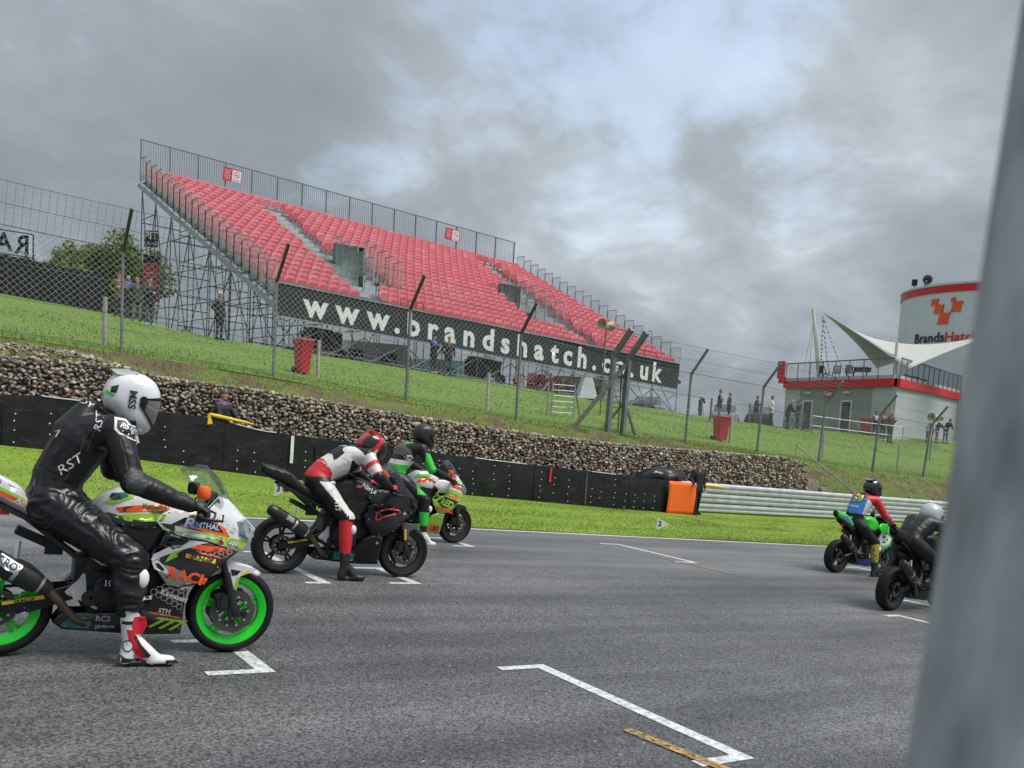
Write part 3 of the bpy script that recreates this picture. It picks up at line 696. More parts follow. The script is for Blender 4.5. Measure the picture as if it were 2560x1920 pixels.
# stepped side panels
for u, h in ((0, 1.3), (1, 1.35)):
    for r in range(NR):
        v0, v1 = r/NR, (r+1)/NR; z = fz(u, (v0+v1)/2)-GO.z; q0, q1 = S(u, v0), S(u, v1); q0.z = q1.z = z
        b = MB(); o = V((-.08 if u == 0 else .08, 0, 0)); q0 += o; q1 += o
        for q in (q0, q1): b.bar(q-V((0, 0, .3)), q+V((0, 0, h)), .034, .034)
        b.bar(q0+V((0, 0, h)), q1+V((0, 0, h)), .035, .035); b.bar(q0+V((0, 0, .08)), q1+V((0, 0, .08)), .03, .03)
        for k in range(1, 9):
            p = q0.lerp(q1, k/9); b.tube(p+V((0, 0, .08)), p+V((0, 0, h)), .0095, n=5, caps=False)
        b.build('side_panel', PANEM, gs)
    b = MB(); o = V((-.1 if u == 0 else .1, 0, -.42)); b.bar(S(u, -.01)+o, S(u, 1.02)+o, .09, .22); b.build('raker_beam', GALV, gs)
    b = MB()
    for r in range(NR):
        q = S(u, (r+.5)/NR)+V((0, 0, -.16)); b.add([q+V((0, -.42, -.22)), q+V((0, .4, .12)), q+V((0, -.42, .12)), q+V((.05, -.42, -.22)), q+V((.05, .4, .12)), q+V((.05, -.42, .12))], [(0, 1, 2), (5, 4, 3), (0, 2, 5, 3), (1, 4, 5, 2), (0, 3, 4, 1)])
    tag(b.build('step_brackets', DKSTEEL, gs), kind='stuff')
# scaffold: standards, ledgers, braces
ub = [i/12 for i in range(13)]; vb = [0, .13, .28, .43, .58, .73, .87, 1.0]
unit = MB(); unit.tube((0, 0, 0), (1, 0, 0), .027, n=7); unit = unit.mesh('scaffold_pole', DKSTEEL, 60)
def pole(p, q):
    d = q-p; m = frame(d, (0, 0, 1) if abs(d.normalized().z) < .99 else (1, 0, 0), p) @ Matrix.Diagonal((d.length, 1, 1, 1)); inst('scaffold_pole', unit, m, gs)
def gz(u, v):
    p = plan(u, v); return V((p.x, p.y, H(p.x, p.y)-.05))-GO
SHOW = [0, 1, 2, 3, 5, 7, 9, 11, 12]
for i, u in enumerate(ub):
    for j, v in enumerate(vb):
        if i not in SHOW and j > 1: continue
        pole(gz(u, v), S(u, v, -.5))
        n = int((S(u, v, -.5).z-gz(u, v).z)/1.7)
        for k in range(0, n+1):
            zz_ = gz(u, v).z+.25+k*1.7
            if j+1 < len(vb) and i in SHOW and (i < 4 or i > 10 or k == 0):
                a, c = S(u, v), S(u, vb[j+1]); a.z = c.z = zz_; pole(a, c)
            if i+1 < len(ub) and (j == 0 or (i in (0, 1) and j % 2 == 1)):
                a, c = S(u, v), S(ub[i+1], v); a.z = zz_; c.z = zz_-.1; pole(a, c)
for j in range(len(vb)-1):
    for i in (0, 2, 12):
        a, c = gz(ub[i], vb[j]), S(ub[i], vb[j+1], -.6); pole(a, c)
        if j > 1: pole(S(ub[i], vb[j], -.8), gz(ub[i], vb[j+1]))
for i in range(12):
    pole(gz(ub[i], 0), S(ub[i+1], 0, -1.1)); pole(gz(ub[i+1], 0), S(ub[i], 0, -1.1))
    if i % 2: pole(gz(ub[i], .28), S(ub[i+1], .28, -.8))
# doorways in the seating
GRN = mk('green doorway board', (.12, .23, .19), .55, 0, .2, 4); DGRN = mk('green door', (.17, .30, .25), .5, 0, .15, 5); SIGNW = mk('exit sign letters', (.55, .75, .68), .5)
for al, s_, ln in ((aisle1, 1, 'EXIT'), (aisle2, -1, 'EXIT')):
    v = 9/NR; a = al(v); u0, u1 = (a[1]-.004, a[1]+.058) if s_ > 0 else (a[0]-.080, a[0]-.026)
    p0, p1 = S(u0, v), S(u1, v); z0 = fz(u0, 4/NR)-GO.z-.2; z1 = fz(u0, v)-GO.z+1.0; d = (p1-p0); wv = d.length
    m = frame(V((d.x, d.y, 0)), (0, 0, 1), V((p0.x, p0.y, z0)))
    b = MB(); hh = z1-z0
    for x in (0, wv): b.box((x, -.2, hh/2+.4), (.05, .4, hh-.8))
    b.box((wv/2, 0, hh/2), (wv, .05, hh)); b.box((wv/2, -.2, hh), (wv+.1, .45, .04)); b.v = [m @ q for q in b.v]
    o = b.build('doorway_surround', GRN, gs)
    b = MB(); b.box((wv*.55, -.05, 1.05), (.95, .05, 2.1)); b.box((wv*.55, -.09, 1.05), (.8, .02, 1.9)); b.v = [m @ q for q in b.v]; b.build('door', DGRN, gs)
    word('exit_lettering', 'EXIT', m @ Matrix.Translation((wv*.5, -.12, 1.0)) @ Matrix.Rotation(R(90), 4, 'X'), SIGNW, o, size=.5, bold=.01)
    for x in (0, wv):
        for k in range(5):
            y0, y1 = -.9*k-.2, -.9*(k+1)-.2; zt = hh-.75-.36*k
            b = MB()
            for y in (y0, y1): b.bar((x, y, zt-.5), (x, y, zt+1.05), .04, .04)
            b.bar((x, y0, zt+1.05), (x, y1, zt+1.05), .04, .04)
            for q in range(1, 7): b.tube((x, lerp(y0, y1, q/7), zt-.1), (x, lerp(y0, y1, q/7), zt+1.05), .01, n=5, caps=False)
            b.v = [m @ q for q in b.v]; b.build('well_railing', PANEM, gs)
# banner along the front
BAN = mk('black banner sheet', (.016, .019, .019), .5, 0, .2, 2, .5, 3); LET = mk('white banner lettering', (.72, .74, .74), .55, 0, .06, 3)
tl, bl_, tr, br = V((13.57, 36.85, 6.68)), V((13.61, 36.85, 5.37)), V((38.4, 38.35, 5.42)), V((38.35, 38.35, 3.98))
b = MB(); N_ = 24
for i in range(N_):
    q = [tl.lerp(tr, i/N_), tl.lerp(tr, (i+1)/N_), bl_.lerp(br, (i+1)/N_), bl_.lerp(br, i/N_)]
    b.add([p-GO for p in q]+[p-GO+V((0, .04, 0)) for p in q], [(3, 2, 1, 0), (4, 5, 6, 7), (0, 1, 5, 4), (2, 3, 7, 6)])
ban = b.build('banner', BAN, gs)
def banp(s, t): return bl_.lerp(br, s).lerp(tl.lerp(tr, s), t)-GO
LX = zip('www.brandshatch.co.uk', (.0681, .1285, .1903, .2303, .2656, .3089, .3472, .3914, .4379, .481, .5244, .569, .6118, .6489, .6904, .7271, .7623, .8056, .8439, .883, .9272))
for ch, s in LX:
    me = text_mesh(ch, size=1.42, bold=.050, valign='BOTTOM_BASELINE'); me.materials.clear(); me.materials.append(LET)
    xs_ = [v.co.x for v in me.vertices]; cx0 = (min(xs_)+max(xs_))/2
    for vtx in me.vertices: vtx.co = banp(s+(vtx.co.x-cx0)*1.02/24.8, (.2+vtx.co.y)/1.37)+V((0, -.03, 0))
    inst('letter', me, Matrix.Identity(4), ban)
b = MB(); b.bar(banp(0, 1)+V((0, -.02, .02)), banp(1, 1)+V((0, -.02, .02)), .06, .07); b.bar(banp(0, 0)+V((0, -.02, -.05)), banp(1, 0)+V((0, -.02, -.05)), .05, .05); b.bar(banp(0, 0)+V((0, -.02, -.22)), banp(1, 0)+V((0, -.02, -.22)), .05, .05)
b.build('banner_rail', GALV, gs)
# low rails on the front row
for u0, u1 in ((.235, .285), (.80, .92)):
    b = MB(); p0, p1 = S(u0, 0, .0), S(u1, 0, 0)
    for z in (.55, .9): b.bar(p0+V((0, -.1, z)), p1+V((0, -.1, z)), .03, .03)
    for t in (0, .33, .66, 1): b.bar(p0.lerp(p1, t)+V((0, -.1, 0)), p0.lerp(p1, t)+V((0, -.1, .9)), .03, .03)
    b.build('front_rail', mk('red brown rail', (.12, .03, .03), .5), gs)
# no-smoking boards on the back rail
SR = mk('sign red', (.50, .035, .06), .5, 0, .06); SWT = mk('sign white', (.75, .75, .74), .5, 0, .04); SRD = mk('sign ring', (.62, .12, .13), .5)
for u, nm in ((.2015, 'left'), (.796, 'right')):
    p = S(u, 1.018, 1.45); d = S(u+.05, 1.018)-S(u-.05, 1.018); m = frame(V((d.x, d.y, d.z)), (0, 0, 1), p+V((0, -.09, 0))); b = MB()
    k_ = len(b.v); b.box((0, 0, 0), (1.7, .02, 1.2)); b.box((.40, -.012, -.03), (.80, .012, 1.06), 1)
    b.lathe([(.24, -.022), (.30, -.022), (.30, -.018), (.24, -.018)], (.40, 0, .1), 24, 2, closed=True)
    b.bar((.22, -.024, .28), (.58, -.024, -.08), .05, .004, 2, (0, 1, 0)); b.bar((.28, -.022, .07), (.55, -.022, .1), .05, .004, 3, (0, 1, 0)); b.box((.40, -.02, -.42), (.66, .004, .16), 4)
    for k in range(6): b.box((-.45+.04*(k % 2), -.012, .38-k*.15), (.62-.08*(k % 3), .004, .055), 5)
    b.v = [m @ (q*.64) for q in b.v]; b.build('no_smoking_sign', [SR, SWT, SRD, BLACK, mk('sign grey print', (.45, .45, .46), .5), mk('sign pink print', (.72, .42, .45), .5)], gs)
# ------------------------------------------------------------------ terrace building on the right
REDF = mk('red fascia', (.56, .012, .022), .4, 0, .06, 2); GWALL = mk('mid grey render', (.26, .265, .26), .7, 0, .08, 2, .1, 20); LWALL = mk('pale grey render', (.42, .45, .49), .6, 0, .06, 1.5, .05, 20)
GLASSD = mk('dark doorway', (.03, .032, .033), .5, 0, .3, 6); TRIM = mk('white trim', (.68, .69, .68), .5, 0, .05); DRAIL = mk('grey handrail', (.16, .175, .19), .45, .4, .1)
BC = V((52.45, 33.4, 2.0)); BLc = V((55.15, 43.8, 2.0)); BRc = V((67.35, 37.7, 2.0)); BBk = V((68.5, 47.0, 2.0))
bld = empty('terrace_building', BC, label='grey single-storey toilet block with red fascia and railed roof terrace', cat='building')
def wallrun(name, a, b, z0, z1, t, mat, par=bld):
    m = MB(); a, b = V((a.x, a.y, 0)), V((b.x, b.y, 0)); d = (b-a).normalized(); n = V((-d.y, d.x, 0))
    m.bar(a+V((0, 0, (z0+z1)/2))-BC, b+V((0, 0, (z0+z1)/2))-BC, t, z1-z0); return m.build(name, mat, par)
def along(a, b, t): return a.lerp(b, t)
ex = V((0, 0, 0))
wallrun('wall', along(BLc, BC, .0), along(BLc, BC, .155), 1.2, 5.10, .25, LWALL)
wallrun('wall', along(BLc, BC, .155), along(BLc, BC, .835), 1.2, 5.09, .25, GWALL)
wallrun('wall', along(BLc, BC, .835), along(BC, BLc, .001), 1.2, 5.10, .25, LWALL)
wallrun('wall', BC, BRc, .8, 5.10, .25, LWALL)
wallrun('wall', BRc, BBk, .8, 5.10, .25, LWALL); wallrun('wall', BBk, BLc, .8, 5.10, .25, LWALL)
f1 = MB()
for a, b in ((BLc, BC), (BC, BRc)):
    d = (b-a).normalized(); n = V((d.y, -d.x, 0))*-1
    out_ = V((-d.y, d.x, 0)); out_ = out_ if out_.dot(V((0, 0, 0))-a) > 0 else -out_
    m = MB(); p, q = a+out_*.22-d*.12, b+out_*.22+d*.02; m.bar(p+V((0, 0, 5.345-2-0))-BC+V((0, 0, 0)), q+V((0, 0, 3.345))-BC, .2, .52); m.build('fascia', REDF, bld)
    m = MB(); p, q = a+out_*.1, b+out_*.1; m.bar(p+V((0, 0, 3.72))-BC, q+V((0, 0, 3.72))-BC, .2, .24); m.build('terrace_kerb', LWALL, bld)
    L_ = (b-a).length; k = int(L_/1.25); 
    for i in range(k+1):
        t = i/k; pp = a.lerp(b, t)+out_*.24-BC; m = MB(); m.bar(pp+V((0, 0, 3.3)), pp+V((0, 0, 4.86)), .05, .035, 0, d); m.build('rail_post', DRAIL, bld)
    m = MB(); m.bar(a+out_*.24+V((0, 0, 4.88))-BC, b+out_*.24+V((0, 0, 4.88))-BC, .07, .08); m.build('handrail', DRAIL, bld)
    m = MB()
    for i in range(int(L_/.13)): pp = a+d*(i*.13+.06)+out_*.24-BC; m.tube(pp+V((0, 0, 3.85)), pp+V((0, 0, 4.84)), .008, n=4, caps=False)
    tag(m.build('rail_bars', DRAIL, bld), kind='stuff')
m = MB(); m.add([q-BC+V((0, 0, 3.68)) for q in (BLc, BC, BRc, BBk)], [(0, 1, 2, 3)]); m.build('terrace_deck', GWALL, bld)
dd = (BC-BLc).normalized(); oo = V((-dd.y, dd.x, 0)); oo = oo if oo.dot(-BC) > 0 else -oo
for t in (.205, .575):
    p = along(BLc, BC, t)+oo*.15-BC+V((0, 0, .0)); w_ = 1.0; m = MB(); m.bar(p+V((0, 0, 1.1)), p+dd*w_+V((0, 0, 1.1)), .06, 2.05); o = m.build('door', GLASSD, bld)
    m = MB()
    for q in (p, p+dd*w_): m.bar(q+oo*.03+V((0, 0, .05)), q+oo*.03+V((0, 0, 2.2)), .09, .09)
    m.bar(p+oo*.03+V((0, 0, 2.17)), p+dd*w_+oo*.03+V((0, 0, 2.17)), .09, .09); m.build('door_frame', TRIM, o)
    l = MB(); l.box(p+dd*.5+oo*.06+V((0, 0, 2.75)), (.2, .5, .14)); l.build('wall_lamp', mk('cream lamp cover', (.62, .58, .42), .4), bld)
m = MB(); p = along(BLc, BC, .40)+oo*.155-BC; m.bar(p+V((0, 0, 2.68)), p+dd*1.0+V((0, 0, 2.68)), .03, .46); o = m.build('toilets_sign', SR, bld)
word('sign_lettering', 'Toilets', frame(dd, (0, 0, 1), p+dd*.5+oo*.02+V((0, 0, 2.68))) @ Matrix.Rotation(R(90), 4, 'X'), SWT, o, size=.34, bold=.008)
m = MB(); p = BLc+oo*.35-dd*.45-BC; m.box(p+V((0, 0, 4.45)), (.25, .62, 1.25), 0, frame(dd).to_3x3() @ Matrix.Rotation(R(90), 3, 'Z')); m.box(p+dd*.2+V((0, 0, 3.7)), (.3, .5, .5), 0, frame(dd).to_3x3() @ Matrix.Rotation(R(90), 3, 'Z')); m.build('red_panel', REDF, bld)
# terrace mast, stays, sail canopy, column
MASTW = mk('cream mast paint', (.66, .65, .60), .45, 0, .06)
ms = empty('canopy_mast', (54.55, 40.68, 5.68), label='cream steel mast with stay wires rising from the roof terrace', cat='mast')
m = MB(); m.tube((0, 0, 0), (-.35, .75, 4.95), .13, .10, 14); m.build('pole', MASTW, ms, 50)
for q in ((.8, 2.0, .6), (1.3, 1.9, .5)):
    m = MB(); m.tube((-.3, .65, 4.3), q, .012, n=5); m.build('stay_wire', CABLE, ms)
SAIL = mk('cream sail cloth', (.42, .425, .39), .7, 0, .05, 1.2, .1, 3)
A_, B_, C_, D_ = V((54.76, 41.05, 10.46)), V((53.63, 33.38, 6.28)), V((63.2, 31.6, 9.9)), V((61.0, 40.5, 7.0))
sl_ = MB(); n = 18; gr = []
for i in range(n+1):
    for j in range(n+1):
        s, t = i/n, j/n; p = A_*(1-s)*(1-t)+B_*s*(1-t)+D_*(1-s)*t+C_*s*t
        k = .34*(4*s*(1-s)*(abs(2*t-1)**2)+4*t*(1-t)*(abs(2*s-1)**2)); p = p.lerp((A_+B_+C_+D_)/4, k*.24); gr.append(p)
sl_.add(gr, [(i*(n+1)+j, (i+1)*(n+1)+j, (i+1)*(n+1)+j+1, i*(n+1)+j+1) for i in range(n) for j in range(n)])
so_ = sl_.build('sail_canopy', SAIL, None, 180); so_.modifiers.new('thickness', 'SOLIDIFY').thickness = .02
tag(so_, 'cream tensile sail canopy stretched over the roof terrace', 'canopy')
m = MB(); m.tube((54.4, 34.75, 5.68), (54.48, 34.85, 8.1), .13, .11, 12); tag(m.build('canopy_column', MASTW, None, 50), 'short white column under the sail canopy at the terrace corner', 'column')
# bunting from the mast
for k, (q, lab) in enumerate((((54.7, 38.4, 5.8), 'string of small flags falling nearest the sail canopy'), ((54.3, 39.6, 5.8), 'middle string of small flags hanging from the mast'), ((54.4, 40.5, 6.3), 'string of small flags hanging straight down beside the mast'))):
    b = empty('bunting', (54.75, 41.0, 10.2), label=lab, cat='bunting', group='bunting strings on the terrace'); a_, q_ = V((0, 0, 0)), V(q)-V((54.75, 41.0, 10.2))
    pts = [a_.lerp(q_, i/14)+V((0, 0, -.35*math.sin(math.pi*i/14))) for i in range(15)]
    m = MB(); m.path(pts, .012, 4); m.build('string', CABLE, b)
    m = MB()
    for i in range(1, 14):
        p = pts[i]; d = (pts[i+1]-p).normalized()*.16; m.add([p-d*.5, p+d*.5, p+V((.03, -.16, -.1))], [(0, 1, 2)], i % 3)
    m.build('flags', [mk('bunting red', (.25, .03, .04), .7), mk('bunting dark', (.04, .035, .06), .7), mk('bunting pale', (.45, .42, .42), .7)], b)
# things stored on the terrace
WOODG = mk('weathered timber', (.22, .19, .16), .75, 0, .3, 8, .3, 30)
def chair(loc, rz, lab, mat):
    c = empty('terrace_chair', loc, rz, lab, 'chair', 'chairs on the roof terrace')
    for z, nm in ((.45, 'seat'),): m = MB(); [m.box((0, -.2+k*.1, z), (.5, .08, .03)) for k in range(5)]; m.build('seat', mat, c)
    m = MB(); [m.box((-.2+k*.1, .25, .72), (.07, .03, .5)) for k in range(5)]; m.build('backrest', mat, c)
    for sx in (-.22, .22):
        m = MB(); m.bar((sx, -.24, 0), (sx, .26, .95), .035, .035); m.build('leg', BLACK, c); m = MB(); m.bar((sx, .26, 0), (sx, -.24, .45), .035, .035); m.build('leg', BLACK, c)
chair((54.35, 38.1, 5.69), 1.8, 'folded slatted chair on the terrace, nearest the canopy column', WOODG); chair((54.4, 39.2, 5.69), 2.4, 'slatted chair on the terrace, second from the canopy column', WOODG); chair((54.6, 40.3, 5.69), 1.2, 'slatted chair on the terrace beside the mast foot', BLACK)
t_ = empty('terrace_table', (54.2, 37.2, 5.69), 1.75, 'slatted folding table standing on the terrace behind the railing', 'table')
m = MB(); [m.box((-.55+k*.11, 0, .78), (.095, .65, .04)) for k in range(11)]; [m.box((-.55+k*.11, -.33, .65), (.09, .03, .3)) for k in range(11)]; m.build('table_top', WOODG, t_)
for sx in (-.45, .45): m = MB(); m.bar((sx, -.3, 0), (sx, .3, .76), .04, .04); m.bar((sx, .3, 0), (sx, -.3, .76), .04, .04); m.build('leg', BLACK, t_)
for k in range(3):
    m = MB(); rr = random.Random(k)
    for i in range(7): m.bar((-1.0+rr.random()*.3, rr.uniform(-.25, .25), .04+i*.05), (.9+rr.random()*.3, rr.uniform(-.25, .25), .05+i*.06), .12, .05)
    o = m.build('plank_pile', WOODG); o.location = (55.3+k*1.8, 34.6+k*.52, 5.69); o.rotation_euler = (0, 0, .28)
    tag(o, ['heap of grey planks on the terrace nearest the building corner', 'second heap of grey planks on the terrace, further right', 'low heap of grey planks on the terrace beside the blurred pole'][k], 'planks', 'plank heaps on the terrace')

# ------------------------------------------------------------------ ribbed round tower
TOWM = mk('ribbed tower sheet', (.56, .60, .64), .42, .15, .05, 1.0); TX, TY, TR = 75.2, 39.1, 7.6
tw = empty('round_tower', (TX, TY, 1.5), label='white ribbed round tower with red band and orange chequer logo', cat='tower')
m = MB(); n = 220; rg = []
for z in (0, 4, 8, 11.9): rg.append([V(((TR-(.05 if i % 2 else 0))*math.cos(2*math.pi*(i+.25*(i % 2))/n), (TR-(.05 if i % 2 else 0))*math.sin(2*math.pi*(i+.25*(i % 2))/n), z)) for i in range(n)])
m.rings(rg); m.build('ribbed_wall', TOWM, tw)
m = MB(); m.lathe([(TR+.06, 11.85), (TR+.06, 12.38), (TR-.2, 12.38), (TR-.2, 11.85)], n=96, axis='z', closed=True); m.build('red_band', REDF, tw, 40)
m = MB(); m.lathe([(TR+.1, 12.385), (TR+.1, 12.55), (0.01, 12.9)], n=96, axis='z'); m.build('roof', mk('tower roof', (.5, .52, .55), .5), tw, 40)
ORG = mk('orange chequer', (.72, .10, .02), .45, 0, .04)
def arcp(s, z, r=TR+.03): return V((r*math.cos(s/TR), r*math.sin(s/TR), z-1.5))
for q in ([(22.26, 12.9), (22.86, 12.9), (22.74, 12.37), (22.18, 12.42)], [(22.68, 12.45), (23.38, 12.42), (23.25, 11.76), (22.49, 11.77)], [(23.13, 11.82), (23.98, 11.78), (23.82, 10.92), (22.92, 10.92)], [(24.12, 12.63), (24.87, 12.6), (24.70, 11.82), (23.96, 11.8)], [(23.96, 12.92), (24.28, 12.9), (24.18, 12.56), (23.88, 12.57)]):
    m = MB(); a, b, c, d = [V(p) for p in q]; k = 5; vs_ = []
    for i in range(k+1):
        for r in (TR+.05, TR-.01): t = i/k; p, q2 = a.lerp(b, t), d.lerp(c, t); vs_ += [arcp(p.x, p.y, r), arcp(q2.x, q2.y, r)]
    for i in range(k): j = i*4; m.add([], []); m.f += [[j+x for x in f] for f in ((0, 4, 5, 1), (2, 3, 7, 6), (0, 2, 6, 4), (1, 5, 7, 3))]; m.m += [0]*4
    m.v = vs_; m.build('logo_square', ORG, tw)
for txt, s0, s1, mt in (('Brands', 20.79, 23.69, mk('navy lettering', (.012, .012, .035), .5)), ('Hatch', 23.74, 26.2, mk('red lettering', (.55, .03, .03), .5))):
    me = text_mesh(txt, size=1.02, bold=.025, valign='BOTTOM_BASELINE', align='LEFT'); xs_ = [v.co.x for v in me.vertices]; lo, hi = min(xs_), max(xs_)
    for v in me.vertices: v.co = arcp(s0+(v.co.x-lo)/(hi-lo)*(s1-s0), 9.58+v.co.y, TR+.04)
    me.materials.clear(); me.materials.append(mt); inst('tower_lettering', me, Matrix.Identity(4), tw)
for s, lab, r in ((19.3, 'small floodlight on the rim of the round tower', 0), (21.1, 'grey horn loudspeaker lying on the rim of the round tower', 1)):
    p = arcp(s, 14.15, TR-.3)+V((TX, TY, 1.5)); o = empty('tower_horn' if r else 'floodlight', p, 2.2, lab, 'loudspeaker' if r else 'lamp')
    if r: m = MB(); m.lathe([(.12, -.5), (.16, -.2), (.22, .2), (.36, .55), (.38, .6), (.3, .5), (.05, -.1)], (0, 0, .35), 18); m.build('horn', GP, o, 40); m = MB(); m.box((0, 0, .05), (.3, .5, .14)); m.build('bracket', GP, o)
    else: m = MB(); m.box((0, 0, .45), (.42, .3, .5)); m.box((0, -.16, .45), (.34, .03, .42)); m.build('lamp_head', BLACK, o); m = MB(); m.bar((0, 0, -.05), (0, 0, .25), .08, .08); m.build('bracket', GP, o)
# ------------------------------------------------------------------ bank furniture
WPOST = mk('whitewashed old post', (.40, .385, .35), .8, 0, .35, 9, .4, 30); WP2 = mk('bare old post', (.17, .14, .115), .85, 0, .3, 9, .4, 30)
def wpost(x, y, h, lab, mt=WPOST, lean=0.0):
    m = MB(); r = .055; pts = [(0, 0, -.25), (lean*.3, 0, h*.33), (lean*.7, 0, h*.7), (lean, 0, h-.01), (lean, 0, h)]; m.path(pts, [r*1.08, r, r*1.03, r*.97, r*.7], 8)
    o = m.build('fence_post', mt, None, 50); o.location = (x, y, H(x, y)); tag(o, lab, 'post', 'old timber posts on the bank'); return o
for a in ((4.62, 24.4, 1.18, 'whitewashed post left of the first cranked fence post', WPOST), (10.9, 26.0, 1.1, 'whitewashed post standing in front of the left red bin', WPOST), (16.6, 25.3, 1.2, 'whitewashed post between the two men and the gate', WPOST),
          (35.9, 33.3, 1.2, 'bare brown post right of the lone spectator in black', WP2), (29.2, 25.9, 1.15, 'whitewashed post against the right red bin', WPOST), (40.9, 35.0, 1.15, 'bare brown post in front of the parked pale car', WP2), (43.9, 34.6, 1.15, 'bare brown post right of the man in the white hoodie', WP2),
          (44.8, 34.3, 1.15, 'bare post in front of the man with the push bike', WP2), (33.7, 24.6, 1.1, 'leaning whitewashed post below the right end of the grey building', WPOST), (38.8, 24.2, 1.15, 'peeling whitewashed post below the railing at far right', WPOST)): wpost(*a[:4], a[4])
# wires strung between them
m = MB()
for p, q in (((4.62, 24.4), (10.9, 26.0)), ((10.9, 26.0), (16.6, 25.3)), ((16.6, 25.3), (29.2, 25.9))):
    for h in (.45, .95): m.path([(lerp(p[0], q[0], t), lerp(p[1], q[1], t), H(lerp(p[0], q[0], t), lerp(p[1], q[1], t))+h) for t in (0, .25, .5, .75, 1)], .006, 4)
tag(m.build('post_wire', CABLE), 'two plain wires strung between the whitewashed posts', 'wire')
# wheelie bins
BINR = mk('red bin plastic', (.50, .010, .018), .4, 0, .08, 3); BINL = mk('pink faded lid', (.62, .16, .17), .45, 0, .08, 3)
def wbin(x, y, rz, lab, lidm=BINL):
    o = empty('wheelie_bin', (x, y, H(x, y)+.01), rz, lab, 'bin', 'red wheelie bins on the bank')
    m = MB(); rg = []
    for z, wx, wy in ((.03, .40, .42), (.5, .47, .50), (.9, .53, .60), (.94, .57, .64), (.99, .57, .64)): rg.append([V((sx*wx/2*a, sy*wy/2*b, z)) for sx, sy, a, b in ((1, -1, 1, .85), (1, -1, .85, 1), (-1, -1, .85, 1), (-1, -1, 1, .85), (-1, 1, 1, .85), (-1, 1, .85, 1), (1, 1, .85, 1), (1, 1, 1, .85))])
    m.rings(rg); m.build('body', BINR, o, 30)
    m = MB(); m.box((0, -.01, 1.015), (.60, .68, .045)); m.box((0, .33, 1.0), (.5, .08, .08)); m.build('lid', lidm, o)
    m = MB(); m.tube((-.26, .37, .95), (.26, .37, .95), .018, n=6); m.build('handle', BLACK, o)
    for s in (-.24, .24): m = MB(); m.lathe([(.02, -.03), (.1, -.03), (.11, 0), (.1, .03), (.02, .03)], (0, 0, 0), 14, closed=True); m.v = [V((v.y+s, .25+v.x, .10+v.z)) for v in m.v]; m.build('wheel', BLACK, o, 40)
    return o
wbin(10.45, 26.1, .15, 'red wheelie bin on the bank below the start of the banner').scale = (.8, .85, 1); wbin(28.6, 25.9, -.25, 'red wheelie bin with a pink lid, in front of two standing men'); wbin(52.0, 34.9, .3, 'red wheelie bin beside the wall of the grey building', BINR)
# tubular gate and its stay
gt_ = empty('tubular_gate', (20.05, 26.3, H(20.05, 26.3)), -.1, 'small galvanised five-bar tubular gate on the bank', 'gate')
for x in (-.18, 0, .95): m = MB(); m.tube((x, 0, -.2), (x, 0, 1.22), .035 if x < 0 else .026, n=8); m.build('upright', GALV, gt_, 50)
for k in range(6): m = MB(); m.tube((0, 0, .12+k*.2), (.95, 0, .12+k*.2), .016, n=6); m.build('bar', GALV, gt_, 50)
m = MB(); m.tube((-1.15, .1, .0), (-.2, 0, 1.15), .022, n=6); m.build('stay', GALV, gt_, 50)
m = MB(); m.tube((.98, 0, 1.0), (1.5, .35, -.1), .025, n=6); m.build('stay', DKSTEEL, gt_, 50)
# horn loudspeakers on poles
HORN = mk('aged cream horn', (.42, .37, .25), .6, 0, .3, 12); 
def horns(x, y, h, rz, lab):
    o = empty('horn_speaker', (x, y, H(x, y)), rz, lab, 'loudspeaker', 'horn loudspeakers on poles')
    m = MB(); m.tube((0, 0, -.2), (.05, 0, h), .032, n=8); m.build('pole', mk('rusted pole', (.17, .12, .09), .7, .2, .3, 8), o, 50)
    for s, a in ((1, .35), (-1, -.25)):
        m = MB(); m.lathe([(.05, 0), (.07, .10), (.11, .22), (.2, .36), (.215, .37), (.20, .375), (.09, .22), (.03, .15)], n=16); rot = Matrix.Rotation(a, 4, 'X') @ Matrix.Rotation(R(-90)*s, 4, 'Z')
        m.v = [rot @ v+V((.05+.02*s, 0, h+.08)) for v in m.v]; m.build('horn', HORN, o, 40)
    m = MB(); m.box((.05, 0, h+.02), (.22, .1, .1)); m.build('bracket', HORN, o); return o
horns(24.4, 28.7, 3.62, .35, 'two-horn loudspeaker on a thin rusty pole beside the twin gate posts'); o = horns(45.0, 26.3, 2.15, .2, 'two-horn loudspeaker on a pole in front of the pale grey wall')
m = MB(); m.box((.0, -.06, 1.45), (.16, .05, .3)); m.build('red_notice', REDF, o)
# steel railing in front of the building
rl = empty('steel_railing', (46.5, 29.6, H(46.5, 29.6)), label='plain two-bar steel railing on the bank before the grey building', cat='railing'); z0_ = H(46.5, 29.6)
RP = [(42.0, 31.5), (44.6, 30.4), (47.2, 29.3), (50, 28.9), (53.5, 28.9), (57, 29.4)]
for x, y in RP: m = MB(); m.tube((x-46.5, y-29.6, H(x, y)-z0_-.1), (x-46.5, y-29.6, H(x, y)-z0_+1.1), .03, n=6); m.build('post', GALV, rl)
for (x, y), (x1, y1) in zip(RP, RP[1:]):
    for h in (.55, 1.08): m = MB(); m.tube((x-46.5, y-29.6, H(x, y)-z0_+h), (x1-46.5, y1-29.6, H(x1, y1)-z0_+h), .024, n=6); m.build('rail', GALV, rl)
